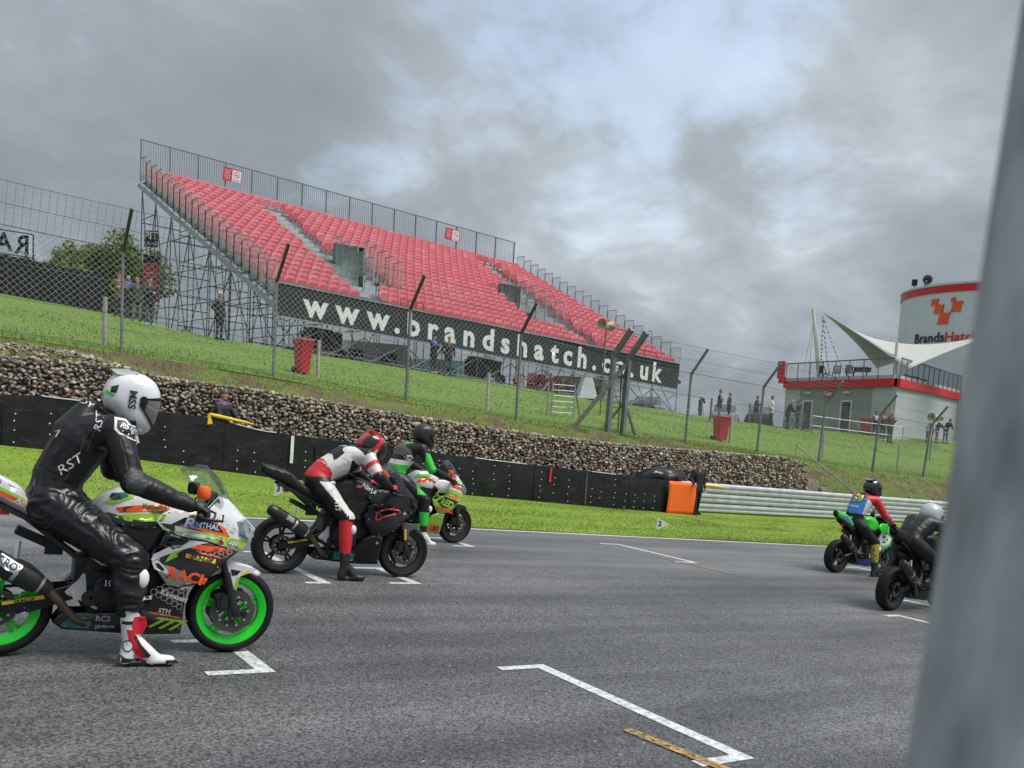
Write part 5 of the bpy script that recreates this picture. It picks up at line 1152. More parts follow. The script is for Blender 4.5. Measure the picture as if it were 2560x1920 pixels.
def motorcycle(label, M_, c, far=False):
    root = empty('race_motorcycle', label=label, cat='motorcycle', group='race motorcycles on the start grid', mat=M_); b = None
    rim = c['rim']; surf = []
    wheel(root, 'front_wheel', 1.40, .296, .11, rim, 5, .148, 0); rw = wheel(root, 'rear_wheel', 0, .306, .155, rim, 5, .108, -1)
    for s in (-1, 1):       # fork legs, calipers
        b = MB(); b.tube((1.405, s*.097, .296), (1.325, s*.097, .56), .030, .028, 14); b.box((1.402, s*.097, .300), (.07, .04, .08)); b.build('fork_leg', c.get('fork', DKM), root, 40)
        b = MB(); b.tube((1.335, s*.097, .53), (1.185, s*.097, 1.0), .021, n=12); b.build('fork_stanchion', mk('dark fork tube', (.05, .05, .055), .25, .7, .1), root, 40)
        b = MB(); b.box((1.315, s*.083, .36), (.06, .05, .12), 0, Matrix.Rotation(R(-18), 3, 'Y')); b.box((1.33, s*.10, .37), (.045, .03, .09)); b.build('brake_caliper', DKM, root, 40)
    for x_, z_ in ((1.26, .76), (1.19, .985)): b = MB(); b.box((x_, 0, z_), (.10, .26, .03), 0, Matrix.Rotation(R(17), 3, 'Y')); b.build('fork_yoke', DKM, root)
    # front mudguard
    b = MB(); rg = []
    for i in range(15):
        a = R(54+i*5.2); r = .309+.004*math.sin(i*.22); w_ = .064-.018*abs(i-7)/7-(.022 if i == 0 else 0); ca, sa = math.cos(a), math.sin(a)
        rg.append([V((1.40+(r+dr)*ca, y, .296+(r+dr)*sa)) for y, dr in ((-w_, -.035), (-w_*.98, -.014), (-w_*.72, .003), (0, .009), (w_*.72, .003), (w_*.98, -.014), (w_, -.035))])
    b.rings(rg, 0, False, False); fd = b.build('front_mudguard', c['fender'], root, 60); fd.modifiers.new('thickness', 'SOLIDIFY').thickness = .005
    for s in (-1, 1):
        b = MB(); o = [(1.30, .590), (1.37, .618), (1.45, .61), (1.545, .585), (1.47, .556), (1.425, .535), (1.412, .44), (1.385, .455), (1.345, .51)]
        b.rings([[V((x, s*.070, z)) for x, z in o], [V((x, s*.078, z)) for x, z in o]]); b.build('mudguard_side', c['fender'], root)
    # fairing
    up_ = panel('upper_cowl', UPPER, c['upper'], root); surf += up_
    sd_ = panel('side_fairing', SIDE, c['side'], root, holes=(VENT1, VENT2) if not c.get('bigvent') else (VENT1, VENT3)); surf += sd_
    lo_ = panel('belly_fairing', LOWER, c['lower'], root); surf += lo_
    b = MB(); b.add([(x, y, z) for x, z in ((1.06, .155), (.80, .15), (.36, .178), (.30, .222)) for y in (-fw(x, z), fw(x, z))], [(0, 1, 3, 2), (2, 3, 5, 4), (4, 5, 7, 6)]); b.build('belly_floor', c['lower'], root)
    b = MB(); b.box((1.0, 0, .55), (.06, .30, .34)); b.box((.97, 0, .55), (.02, .26, .30)); b.build('radiator', DKM, root)
    b = MB(); b.add([(.90, -.15, .80), (1.12, -.15, .80), (1.12, -.15, .66), (.84, -.15, .66), (.90, .15, .80), (1.12, .15, .80), (1.12, .15, .66), (.84, .15, .66)], [(0, 1, 2, 3), (7, 6, 5, 4), (0, 4, 5, 1), (2, 6, 7, 3)]); b.build('inner_duct', BLACK, root)
    # nose, lamps, screen, dash
    b = MB(); ns = [(.735, 1.40), (.77, 1.478), (.81, 1.49), (.862, 1.505), (.91, 1.455), (.955, 1.405), (1.0, 1.36), (1.055, 1.30)]
    b.rings([[V((x-.012, s*w_, z)) for s, w_ in ((-1, .085), (-1, .045), (1, 0), (1, .045), (1, .085))] if False else [V((x-.035, -.085, z)), V((x-.008, -.045, z)), V((x-.001, 0, z)), V((x-.008, .045, z)), V((x-.035, .085, z))] for z, x in ns], 0, False, False); nz = b.build('nose_panel', c.get('nose', c['upper']), root, 60); surf.append(nz)
    for s in (-1, 1):
        b = MB(); o = [(1.475, .872, .052), (1.415, .935, .068), (1.385, .915, .118), (1.41, .83, .128), (1.452, .795, .092), (1.485, .815, .055)]
        b.add([(x+.010, s*(y+.014), z) for x, z, y in o]+[(x-.03, s*y, z) for x, z, y in o], [(0, 1, 2, 3, 4, 5), (0, 6, 7, 1), (1, 7, 8, 2), (2, 8, 9, 3), (3, 9, 10, 4), (4, 10, 11, 5), (5, 11, 6, 0)]); b.build('headlamp', c.get('lamp', LENS), root)
    b = MB(); rg = []
    for i, (x, z, w_, dp) in enumerate(((1.365, 1.0, .13, .07), (1.325, 1.065, .152, .10), (1.28, 1.14, .155, .135), (1.225, 1.215, .14, .15), (1.155, 1.268, .105, .12), (1.10, 1.272, .07, .08))):
        rg.append([V((x-dp*(t*t)*1.25, w_*t, z-.04*t*t)) for t in (-1, -.8, -.55, -.28, 0, .28, .55, .8, 1)])
    b.rings(rg, 0, False, False); b.build('windscreen', c.get('screen', SCREEN), root, 180)
    b = MB(); b.box((1.22, 0, 1.03), (.06, .20, .12), 0, Matrix.Rotation(R(-25), 3, 'Y')); b.box((1.27, 0, .98), (.12, .16, .06)); b.build('dash', BLACK, root, 40)
    # tank
    b = MB(); b.rings([sect(x, zc, w_, h_, 20, 3.0, .80) for x, zc, w_, h_ in ((.44, .885, .06, .05), (.475, .905, .09, .08), (.53, .92, .125, .115), (.61, .932, .155, .15), (.72, .932, .168, .16), (.82, .925, .168, .155), (.90, .915, .155, .13), (.97, .905, .13, .095), (1.03, .895, .09, .065))]); tk = b.build('fuel_tank', c['tank'], root, 60); surf.append(tk)
    for s in (-1, 1):
        b = MB(); o = [(.60, .80), (.66, .86), (.90, .875), (.95, .80), (.90, .70), (.82, .63), (.70, .66), (.62, .72)]; b.rings([[V((x, s*.150, z)) for x, z in o], [V((x, s*.156, z)) for x, z in o]]); b.build('inner_cover', PBLK, root)
    b = MB(); b.lathe([(.0, .012), (.045, .012), (.05, 0)], (.70, 0, 1.094), 20, axis='z'); b.build('filler_cap', DKM, root, 40)
    # seat and tail
    b = MB(); b.rings([sect(x, zc, w_, h_, 14, 3.2) for x, zc, w_, h_ in ((.50, .86, .06, .05), (.42, .855, .09, .05), (.30, .865, .115, .055), (.18, .905, .115, .055), (.11, .95, .10, .05))]); b.build('seat', mk('black seat foam', (.016, .016, .017), .7, 0, .2, 9, .3, 40), root, 60)
    def tw_(x, z): return itp(x, [(-.30, .045), (-.15, .075), (.05, .105), (.25, .118), (.45, .10)])*itp(z-itp(x, [(-.28, 1.03), (0, .93), (.42, .75)]), [(-.02, .75), (.06, 1.0), (.2, .82)])
    TAIL = [(-.275, 1.125), (-.262, 1.06), (-.235, 1.03), (-.03, .955), (.19, .85), (.406, .752), (.47, .78), (.44, .83), (.30, .86), (.19, .90), (.13, .965), (.06, 1.035), (-.04, 1.085), (-.16, 1.112)]
    tl_ = panel('tail_fairing', TAIL, c['tail'], root, wf=tw_); surf += tl_
    b = MB(); sp = [(-.275, 1.126), (-.16, 1.114), (-.04, 1.087), (.06, 1.037), (.13, .967), (.16, .93)]
    b.rings([[V((x, -tw_(x, z)-.002, z)), V((x, -tw_(x, z)*.6, z+.014)), V((x, 0, z+.02)), V((x, tw_(x, z)*.6, z+.014)), V((x, tw_(x, z)+.002, z))] for x, z in sp], 0, False, False); t2 = b.build('tail_top', c.get('tailtop', c['tail']), root, 60)
    b = MB(); sp = [(-.262, 1.06), (-.235, 1.03), (-.03, .955), (.19, .85), (.406, .752)]; b.rings([[V((x, -tw_(x, z), z)), V((x, 0, z-.01)), V((x, tw_(x, z), z))] for x, z in sp], 0, False, False); b.build('undertray', BLACK, root)
    b = MB(); b.rings([[V((-.27, -.04, 1.07)), V((-.27, .04, 1.07)), V((-.272, .04, 1.12)), V((-.272, -.04, 1.12))], [V((-.285, -.03, 1.08)), V((-.285, .03, 1.08)), V((-.283, .03, 1.11)), V((-.283, -.03, 1.11))]]); b.build('tail_end', BLACK, root)
    b = MB(); b.box((.0, 0, .885), (.05, .07, .035)); b.bar((0, 0, .9), (.08, 0, .94), .04, .03); b.build('rain_light', mk('red rain lamp', (.75, .03, .02), .3) if c.get('rain', True) else BLACK, root)
    # frame, engine, swingarm
    b = MB()
    for s in (-1, 1):
        for p, q, w_ in (((.40, s*.11, .73), (1.0, s*.12, .86), .05), ((.42, s*.11, .46), (.56, s*.12, .74), .06), ((.36, s*.10, .75), (-.1, s*.06, .96), .03), ((.45, s*.10, .60), (.1, s*.07, .87), .028), ((1.0, s*.12, .86), (1.16, s*.05, .93), .05), ((1.0, s*.12, .84), (.85, s*.13, .55), .045)): b.bar(p, q, .03, w_)
    b.build('frame', c.get('frame', DKM), root)
    b = MB(); b.box((.62, 0, .44), (.34, .26, .22)); b.box((.80, 0, .56), (.22, .24, .26), 0, Matrix.Rotation(R(14), 3, 'Y')); b.box((.50, 0, .56), (.2, .22, .16)); b.box((.68, 0, .30), (.36, .18, .12))
    b.lathe([(.01, -.175), (.085, -.175), (.11, -.155), (.115, -.12)], (.62, 0, .44), 26); b.lathe([(.01, -.165), (.05, -.165), (.065, -.15), (.07, -.12)], (.50, 0, .39), 20); b.lathe([(.115, .12), (.11, .155), (.085, .175), (.01, .175)], (.62, 0, .44), 26)
    for k in range(6): b.box((.81+.004*k, 0, .48+.035*k), (.26, .27, .008), 0, Matrix.Rotation(R(14), 3, 'Y'))
    for k in range(7): a = k*.9; b.tube((.62+.098*math.cos(a), -.16, .44+.098*math.sin(a)), (.62+.098*math.cos(a), -.178, .44+.098*math.sin(a)), .007, n=6)
    b.build('engine', DKM, root, 40)
    b = MB()
    for y in (-.105, .105): b.bar((-.04, y, .306), (.14, y, .325), .03, .06); b.bar((.14, y, .325), (.44, y*.9, .43), .035, .085)
    b.bar((.22, -.1, .355), (.22, .1, .355), .07, .05); b.tube((0, -.13, .306), (0, .13, .306), .016, n=12); sw = b.build('swingarm', c.get('swing', PMATT), root, 40); surf.append(sw)
    b = MB(); b.lathe([(.03, .07), (.10, .07), (.10, .078), (.03, .078)], (0, 0, .306), 40, closed=True); b.bar((.0, .085, .405), (.46, .085, .45), .012, .018); b.bar((.0, .085, .207), (.46, .085, .36), .012, .018); b.build('chain', DKM, root)
    b = MB()
    for k in range(9): b.lathe([(.030, -.006), (.036, 0), (.030, .006)], (0, 0, 0), 12, axis='z'); 
    b = MB(); b.path([(.40+.026*math.cos(k*.9)+k*.0012, -.02+.026*math.sin(k*.9), .44+k*.0042) for k in range(50)], .007, 6); b.build('shock_spring', mk('red spring', (.35, .02, .025), .4), root, 60)
    # footrest hangers
    for s in (-1, 1):
        b = MB(); o = [(.445, .545), (.42, .50), (.352, .428), (.365, .41), (.45, .37), (.52, .325), (.53, .34), (.475, .40), (.47, .46), (.46, .54)]
        b.rings([[V((x, s*.150, z)) for x, z in o], [V((x, s*.162, z)) for x, z in o]]); b.tube((.40, s*.155, .415), (.40, s*.25, .415), .012, n=10); b.tube((.53, s*.16, .335), (.53, s*.2, .335), .008, n=8); b.build('footrest', ALU if c.get('alu', True) else DKM, root, 40)
    # exhaust
    p0, p1 = V((-.20, -.175, .70)), V((.245, -.165, .452)); d = (p1-p0).normalized(); pts = [p0, p0+d*.015, p0+d*.07, p0+d*.075, p1-d*.09, p1-d*.05, p1+d*.03]
    b = MB(); n = 12; m_ = frame(d).to_3x3(); rg = [[p+(m_.col[1]*math.cos(2*math.pi*k/n+.26)+m_.col[2]*1.12*math.sin(2*math.pi*k/n+.26))*r for k in range(n)] for p, r in zip(pts, (.036, .05, .058, .064, .064, .055, .034))]
    b.rings(rg); ex_ = b.build('exhaust_can', CARB, root, 35)
    b = MB(); b.tube(p0-d*.004, p0+d*.02, .030, n=14); b.build('exhaust_outlet', mk('near-black outlet', (.004, .004, .004), .8), root)  # solid near-black disc closing the end of the can
    b = MB(); m2 = p0.lerp(p1, .62); b.tube(m2-d*.011, m2+d*.011, .068, .068, 20); m2 = p0.lerp(p1, .93); b.tube(m2-d*.008, m2+d*.008, .060, .056, 20); b.bar(m2+V((-.14, 0, .14)), m2+V((-.13, .02, .26)), .02, .03); b.build('exhaust_clamp', ALU, root, 40)
    b = MB(); b.path([p1, V((.33, -.155, .36)), V((.42, -.14, .25)), V((.50, -.08, .205)), V((.75, 0, .20)), V((.92, 0, .26)), V((.95, 0, .45))], [.030, .027, .025, .025, .025, .023, .02], 12); b.build('exhaust_pipe', BRONZ, root, 60)
    surf2 = surf+[ex_]
    # controls
    for s in (-1, 1): b = MB(); b.tube((1.165, s*.12, .985), (1.07, s*.37, .965), .016, n=10); b.box((1.165, s*.115, .985), (.05, .05, .05)); b.build('clip_on_bar', DKM, root, 40)
    for s in (-1, 1): b = MB(); b.tube((1.125, s*.225, .976), (1.065, s*.385, .963), .021, n=12); b.ell((1.062, s*.392, .962), (.024, .02, .024), 10, 6); b.build('grip', BLACK, root, 60)
    for s in (-1, 1): b = MB(); b.path([(1.165, s*.18, .985), (1.19, s*.24, .975), (1.165, s*.33, .955), (1.14, s*.39, .95)], .0075, 8); b.build('lever', ALU if s > 0 else BLACK, root, 60)
    b = MB(); b.path([(1.062, -.40, .963), (1.085, -.43, .955), (1.15, -.43, .948), (1.20, -.41, .945), (1.203, -.40, .985)], [.013, .011, .009, .009, .007], 8); b.build('lever_guard', BLACK, root, 60)
    for s, cl in ((-1, c.get('cap', BLACK)), (1, BLACK)):
        b = MB(); b.lathe([(.01, .055), (.036, .05), (.042, .03), (.042, -.01), (.03, -.03), (.01, -.03)], (1.12, s*.165, 1.085), 18, axis='z'); b.build('fluid_reservoir', cl, root, 50)
    b = MB()
    for s in (-1, 1): b.path([(1.16, s*.18, 1.0), (1.22, s*.14, 1.06), (1.26, s*.09, .98), (1.25, s*.08, .8), (1.33, s*.085, .45)], .006, 6); b.path([(1.12, s*.2, .99), (1.16, s*.17, 1.05), (1.14, s*.1, .95), (.98, s*.1, .86)], .006, 6)
    b.build('hoses', BLACK, root, 60)
    b = MB(); b.box((.28, -.04, .70), (.1, .05, .12)); b.box((.16, 0, .74), (.2, .1, .05), 0, Matrix.Rotation(R(24), 3, 'Y')); b.build('rear_catch_tank', BLACK, root)
    # rear hugger panel behind the engine
    b = MB(); o = [(.354, .735), (.40, .75), (.56, .72), (.72, .70), (.70, .60), (.62, .585), (.547, .597)]; b.rings([[V((x, -.125, z)) for x, z in o], [V((x, -.131, z)) for x, z in o]]); hp = b.build('frame_cover', PBLK, root); surf2.append(hp)
    D = Decals(surf2)
    for x, z in ((1.40, .745), (1.30, .757), (1.15, .803), (1.0, .825), (.865, .885), (1.24, .62), (1.16, .545), (1.0, .49), (1.04, .44), (1.04, .20), (.80, .165), (.55, .185), (.38, .20), (.87, .66)):   # quarter-turn fasteners
        D.poly([(x+.006*math.cos(q*1.047), z+.006*math.sin(q*1.047)) for q in range(6)], ALU, root, 'fastener', off=.006, step=.02)
    c['deco'](D, root) if c.get('deco') else None
    return root, D

def deco_a(D, r):
    def P(o, m, **k): return D.poly(o, m, r, **k)
    def T(t, c, h, m, **k): return D.text(t, c, h, m, r, **k)
    P([(.845, .885), (.94, .845), (1.16, .848), (1.368, .80), (1.468, .776), (1.40, .732), (1.30, .752), (1.15, .796), (1.0, .822), (.885, .856)], PLIME)
    P([(1.0, .842), (1.12, .832), (1.24, .806), (1.26, .79), (1.1, .81), (1.0, .828)], PW, off=.006)
    P([(.925, .885), (1.005, .932), (1.225, .935), (1.315, .815), (1.095, .852)], PBLK)
    P([(.965, .880), (1.10, .858), (1.312, .812), (1.285, .86), (1.25, .92), (1.225, .90), (1.27, .838), (1.10, .872), (.99, .886)], PORG, off=.006)
    P([(1.13, .93), (1.225, .935), (1.25, .915), (1.225, .895)], PORG, off=.006)
    P([(1.008, .934), (1.06, .955), (1.16, .952), (1.14, .937)], PYEL); T('RENTHAL', (1.085, .945), .016, PBLK, bold=.02)
    T('R', (1.03, .898), .060, mk('pale blue print', (.33, .48, .72), .4), shear=.3, bold=.05, sx=1.4); T('ENTHAL', (1.145, .884), .036, mk('pale blue print', (.33, .48, .72), .4), ang=-7, bold=.03)
    T('Ninja', (1.272, .903), .060, PW, ang=-24, shear=.35, bold=.03, off=.009)
    P([(1.225, .777), (1.255, .812), (1.285, .777), (1.255, .742)], PBLK, off=.0075); P([(1.255+.026*math.cos(k*.524), .777+.026*math.sin(k*.524)) for k in range(12)], PW, off=.009); T('D', (1.255, .777), .026, PRED, bold=.05, off=.011)
    T('400', (1.338, .772), .036, PBLK, ang=-6, shear=.35, bold=.09, off=.008); T('400', (1.338, .772), .034, PW, ang=-6, shear=.35, bold=.03, off=.0105)
    # side panel graphics
    P([(.838, .62), (.90, .63), (1.01, .592), (1.10, .515), (1.0, .485), (.935, .495), (.885, .56)], PGREY); P([(.906, .641), (.946, .72), (1.008, .724), (.972, .700), (.980, .684)], PLIME)
    P([(.828, .641), (.863, .657), (.93, .59), (.925, .565), (.845, .60)], PW, off=.006); P([(.85, .632), (.868, .638), (.905, .60), (.90, .585), (.862, .607)], PBLK, off=.008)
    P([(.822, .656), (.836, .69), (.92, .742), (1.04, .79), (1.167, .781), (1.10, .76), (.99, .725), (.90, .685), (.835, .645)], PW)
    P([(.90, .772), (.93, .755), (1.0, .76), (1.045, .785), (.96, .792)], PBLK, off=.0065)
    P([(1.054, .737), (1.095, .765), (1.248, .748), (1.351, .712), (1.251, .716), (1.132, .726)], PORG, off=.006); P([(1.10, .715), (1.2, .70), (1.28, .672), (1.18, .69)], PORG)
    def hexes(x0, z0, nx, nz, s, poly):
        for i in range(nx):
            for j in range(nz):
                cx, cz = x0+i*s*1.5, z0+j*s*1.732+(s*.866 if i % 2 else 0)
                if not inpoly((cx, cz), poly): continue
                vs_, fs_ = [], []
                for k in range(6):
                    a = R(60*k)
                    for q in (s*.96, s*.84): vs_.append((cx+q*math.cos(a), cz+q*math.sin(a)))
                for k in range(6): j2 = (k+1) % 6; fs_.append((2*k, 2*j2, 2*j2+1, 2*k+1))
                D.lay(vs_, fs_, 'hex_print', mk('grey hex print', (.42, .43, .43), .45), r, .005)
    hexes(1.05, .70, 12, 5, .020, [(1.05, .735), (1.30, .745), (1.38, .715), (1.31, .68), (1.2, .70)]); hexes(.86, .33, 9, 7, .022, [(.84, .50), (1.05, .46), (1.05, .33), (.86, .43)])
    P([(1.027, .679), (1.031, .706), (1.226, .670), (1.219, .641)], PYEL, off=.007); T('DUNLOP', (1.134, .673), .026, PBLK, ang=-10.5, bold=.05, off=.0095, shear=.1); P([(1.038, .697), (1.052, .695), (1.05, .683), (1.037, .685)], PORG, off=.009)
    T('RACI', (1.035, .557), .068, PORG, ang=-13, bold=.06, off=.007, sx=1.12); T('ıı', (1.15, .536), .06, PORG, ang=-13, bold=.05, off=.007, shear=.3)
    T('Kawasaki', (.985, .42), .034, PW, ang=-19, bold=.03); P([(.845, .302), (.847, .312), (1.043, .276), (1.043, .264)], PORG)
    T('777', (.945, .225), .080, PLIME, ang=-8, shear=.5, bold=.05, sx=1.15); T('STH', (.936, .318), .030, PW, ang=-5, bold=.03, shear=.15); T('GROUP', (.945, .293), .014, PW, ang=-5)
    P([(.345, .20), (.365, .19), (.50, .186), (.525, .21), (.515, .235), (.43, .232), (.53, .262), (.53, .287), (.43, .283), (.40, .262)], PTEAL); T('RCS', (.585, .252), .036, mk('silver print', (.5, .5, .5), .4), ang=-2, bold=.02); T('sign&print', (.60, .203), .020, mk('silver print', (.5, .5, .5), .4), ang=-1, bold=.02)
    # tank
    P([(.50, .90), (.56, .93), (.72, .895), (.95, .885), (.95, .83), (.7, .79), (.56, .82)], PBLK); P([(.60, .962), (.72, .985), (.87, 1.0), (.93, .975), (.80, .955), (.63, .935)], PORG); P([(.53, .985), (.60, 1.045), (.72, 1.06), (.70, 1.03), (.6, .985)], PLIME); P([(.585, .905), (.68, .93), (.90, .945), (.88, .90), (.7, .88)], PLIME); P([(.565, 1.03), (.58, 1.05), (.66, 1.062), (.675, 1.04), (.63, 1.015), (.575, 1.01)], PTEAL, off=.007); P([(.60+.028*math.cos(k*.524), 1.03+.016*math.sin(k*.524)) for k in range(12)], PBLK, off=.009)
    T('Kawasaki', (.84, .978), .032, mk('dark green print', (.03, .16, .02), .4), ang=-4, bold=.04, off=.007)
    # tail
    P([(-.24, 1.05), (-.25, 1.10), (-.16, 1.107), (-.04, 1.078), (.06, 1.025), (.12, .965), (.17, .92), (.10, .925), (-.03, .985)], PW); P([(-.22, 1.062), (-.03, 1.015), (.14, .945), (.165, .918), (-.035, .992), (-.23, 1.045)], PORG, off=.0065); P([(-.15, 1.085), (-.03, 1.04), (.09, .985), (.13, .95), (-.03, 1.018), (-.2, 1.068)], PLIME, off=.0065); T('Ninja', (.095, .945), .036, PW, ang=-30, shear=.3, bold=.03, off=.009); T('AGS', (-.06, 1.078), .024, mk('slate print', (.12, .14, .25), .4), ang=-14, bold=.03, off=.008)
    P([(-.03, .60), (.0, .66), (.115, .585), (.085, .535)], ALU, off=.004); T('ARROW', (.042, .597), .042, PBLK, ang=-29, bold=.02, off=.006)
    P([(.02, .332), (.02, .352), (.24, .40), (.25, .375)], PYEL, off=.006); T('DUNLOP', (.14, .363), .020, PBLK, ang=11, bold=.05, off=.008)
    b = MB(); b.rings([[V((x, -.0785, z)) for x, z in ((1.36, .585), (1.43, .575), (1.405, .545), (1.37, .54))], [V((x, -.0795, z)) for x, z in ((1.36, .585), (1.43, .575), (1.405, .545), (1.37, .54))]]); b.build('guard_cutout', PBLK, r); b = MB(); b.rings([[V((x, -.0785, z)) for x, z in ((1.425, .535), (1.47, .56), (1.50, .585), (1.44, .565))], [V((x, -.0795, z)) for x, z in ((1.425, .535), (1.47, .56), (1.50, .585), (1.44, .565))]]); b.build('guard_label', PYEL, r)
    b = MB(); b.rings([[V((x, -.0785, z)) for x, z in ((1.412, .445), (1.424, .53), (1.405, .53), (1.39, .46))], [V((x, -.0795, z)) for x, z in ((1.412, .445), (1.424, .53), (1.405, .53), (1.39, .46))]]); b.build('guard_stripe', PLIME, r)
    D.poly([(.352, .737), (.362, .743), (.555, .603), (.64, .594), (.64, .585), (.547, .595)], PW, r)
    b = MB(); b.box((.585, -.18, .50), (.075, .02, .115)); b.build('gear_box_cover', BLACK, r); word('lettering', '10', Matrix.Translation((.59, -.192, .49)) @ Matrix.Rotation(R(90), 4, 'X'), PW, r, size=.055, bold=.001)
SCH_A = dict(rim=mk('green rim paint', (.005, .62, .015), .3, 0, .04, coat=.5), fender=PW, upper=PW, side=PBLK, lower=PBLK, tank=PW, tail=PSIL, tailtop=PW, cap=mk('orange cap cloth', (.90, .12, .02), .7, 0, .05), deco=deco_a, swing=PMATT)
BA = bike_matrix(1.97, 6.11, -5); bikeA, DA = motorcycle('white, lime and orange race motorcycle with bright green wheels, nearest at left', BA, SCH_A)

def deco_b(D, r):
    o = [(.955, .742), (1.0, .762), (1.10, .785), (1.22, .775), (1.26, .745), (1.14, .72), (1.02, .69), (.98, .655), (.945, .665)]
    for a, b_ in zip(o, o[1:]+o[:1]):
        a, b_ = V(a), V(b_); n = V((-(b_-a).y, (b_-a).x)).normalized()*.007; D.poly([a-n, b_-n, b_+n, a+n], PRED, r, off=.006)
    D.poly([(1.0, .765), (1.06, .742), (1.065, .734), (.99, .755)], PRED, r, off=.007)
    D.text('Ninja', (.86, .985), .055, PW, r, ang=-24, shear=.3, bold=.03); D.poly([(.755+.034*math.cos(k*.524), .995+.022*math.sin(k*.524)) for k in range(12)], PRED, r); D.text('MSS', (.755, .995), .016, PW, r, bold=.05)
    D.poly([(.55, .19), (.55, .275), (.78, .265), (.78, .18)], PTEAL, r); D.text('95', (.665, .225), .075, mk('grey number', (.35, .40, .40), .4), r, shear=.3, bold=.05, sx=1.3, ang=-3)
    D.poly([(.05, .335), (.05, .357), (.25, .40), (.255, .378)], PYEL, r, off=.006); D.text('DUNLOP', (.155, .368), .018, PBLK, r, ang=11, bold=.05, off=.008); D.text('hh', (1.30, .74), .022, PW, r, shear=.3, bold=.05); D.poly([(1.0+.018*math.cos(k*.524), .40+.02*math.sin(k*.524)) for k in range(12)], PRED, r); D.text('D', (1.0, .40), .02, PW, r, bold=.05)
    D.poly([(-.03, .60), (0, .65), (.07, .61), (.05, .565)], mk('dull grey plate', (.25, .25, .25), .5), r)
    b = MB(); b.bar((-.06, 0, 1.10), (-.06, 0, 1.17), .02, .02); b.box((-.06, 0, 1.20), (.05, .045, .075)); b.tube((-.088, 0, 1.21), (-.10, 0, 1.21), .018, n=10); b.build('onboard_camera', BLACK, r)
    b = MB(); b.tube((1.36, -.128, .44), (1.345, -.128, .56), .014, n=10); b.build('fork_label', PYEL, r)
SCH_B = dict(rim=mk('black rim', (.02, .02, .022), .35, .2, .1), fender=mk('dark silver guard', (.10, .105, .11), .4, .2, .1), upper=PMATT, side=PMATT, lower=PMATT, tank=PMATT, tail=PMATT, deco=deco_b, bigvent=True, lamp=PMATT)
BB = bike_matrix(4.86, 9.01, -6); bikeB, DB = motorcycle('matt black race motorcycle with red-edged fairing vents', BB, SCH_B)

def deco_c(D, r):
    def P(o, m, **k): return D.poly(o, m, r, **k)
    P([(.845, .885), (.94, .85), (1.16, .85), (1.368, .80), (1.468, .776), (1.40, .732), (1.15, .796), (.885, .856)], PLIME); P([(1.1, .9), (1.3, .85), (1.45, .82), (1.44, .86), (1.3, .90), (1.15, .95)], PORG); P([(1.2, .96), (1.33, .93), (1.38, .96), (1.3, 1.0)], PLIME)
    P([(.9, .66), (1.0, .74), (1.2, .70), (1.3, .675), (1.2, .59), (1.0, .55)], PBLK); D.text('RED', (1.06, .64), .10, PLIME, r, ang=-16, bold=.06, shear=.2); D.text('RACING', (1.04, .545), .055, PORG, r, ang=-14, bold=.06, off=.008); P([(1.1, .75), (1.2, .76), (1.36, .715), (1.25, .70)], PORG, off=.006)
    D.text('Kawasaki', (.97, .43), .03, PW, r, ang=-15, bold=.03); P([(.85, .20), (.86, .30), (1.04, .27), (1.04, .17)], PORG); D.text('31', (.96, .235), .07, PBLK, r, bold=.05, off=.008, shear=.2)
    P([(.56, .90), (.6, .96), (.72, .985), (.93, .975), (.80, .945)], PORG); P([(.52, .98), (.6, 1.045), (.8, 1.05), (.78, 1.0), (.6, .985)], PLIME)
SCH_C = dict(rim=SCH_B['rim'], fender=mk('carbon guard', (.03, .03, .032), .35), upper=PW, side=PLIME, lower=PLIME, tank=PW, tail=PORG, cap=PORG, deco=deco_c)
BC_ = bike_matrix(7.36, 11.99, 0, 2); bikeC, DC = motorcycle('lime, orange and white race motorcycle beyond the matt black one', BC_, SCH_C)

def deco_d(D, r):
    D.poly([(.84, .66), (.88, .80), (1.0, .80), (1.18, .77), (1.32, .70), (1.2, .60), (1.0, .55), (.88, .56)], PW, r); D.poly([(.92, .74), (1.0, .765), (1.05, .74), (.97, .715)], PBLK, r, off=.008); D.poly([(1.06, .70), (1.13, .715), (1.16, .69), (1.1, .67)], PBLK, r, off=.008); D.poly([(.95, .65), (1.02, .67), (1.05, .64), (.98, .625)], PBLK, r, off=.008)
    D.poly([(-.2, 1.06), (-.05, 1.06), (.12, .96), (.2, .9), (0, .95)], mk('violet flash', (.18, .12, .55), .3), r); D.poly([(.5, .19), (.5, .28), (1.0, .27), (1.0, .17)], mk('deep blue print', (.02, .04, .35), .3), r); D.poly([(.05, .335), (.05, .357), (.25, .40), (.255, .378)], PYEL, r, off=.006)
SCH_D = dict(rim=SCH_B['rim'], fender=PGRN, upper=PGRN, side=PGRN, lower=PBLK, tank=PGRN, tail=PGRN, deco=deco_d)
BD = bike_matrix(15.75, 10.0, 0, 3); bikeD, DD = motorcycle('bright green and white race motorcycle ahead on the right', BD, SCH_D)
def deco_e(D, r): D.text('KTM', (.12, .95), .05, mk('grey print2', (.35, .35, .35), .5), r, ang=-28, bold=.03) if False else None
SCH_E = dict(rim=SCH_B['rim'], fender=PMATT, upper=PMATT, side=PMATT, lower=PMATT, tank=PMATT, tail=PMATT, lamp=PMATT, rain=False)
BE = bike_matrix(12.67, 7.07, 4, 4); bikeE, DE = motorcycle('plain black race motorcycle beside the blurred pole at right', BE, SCH_E)
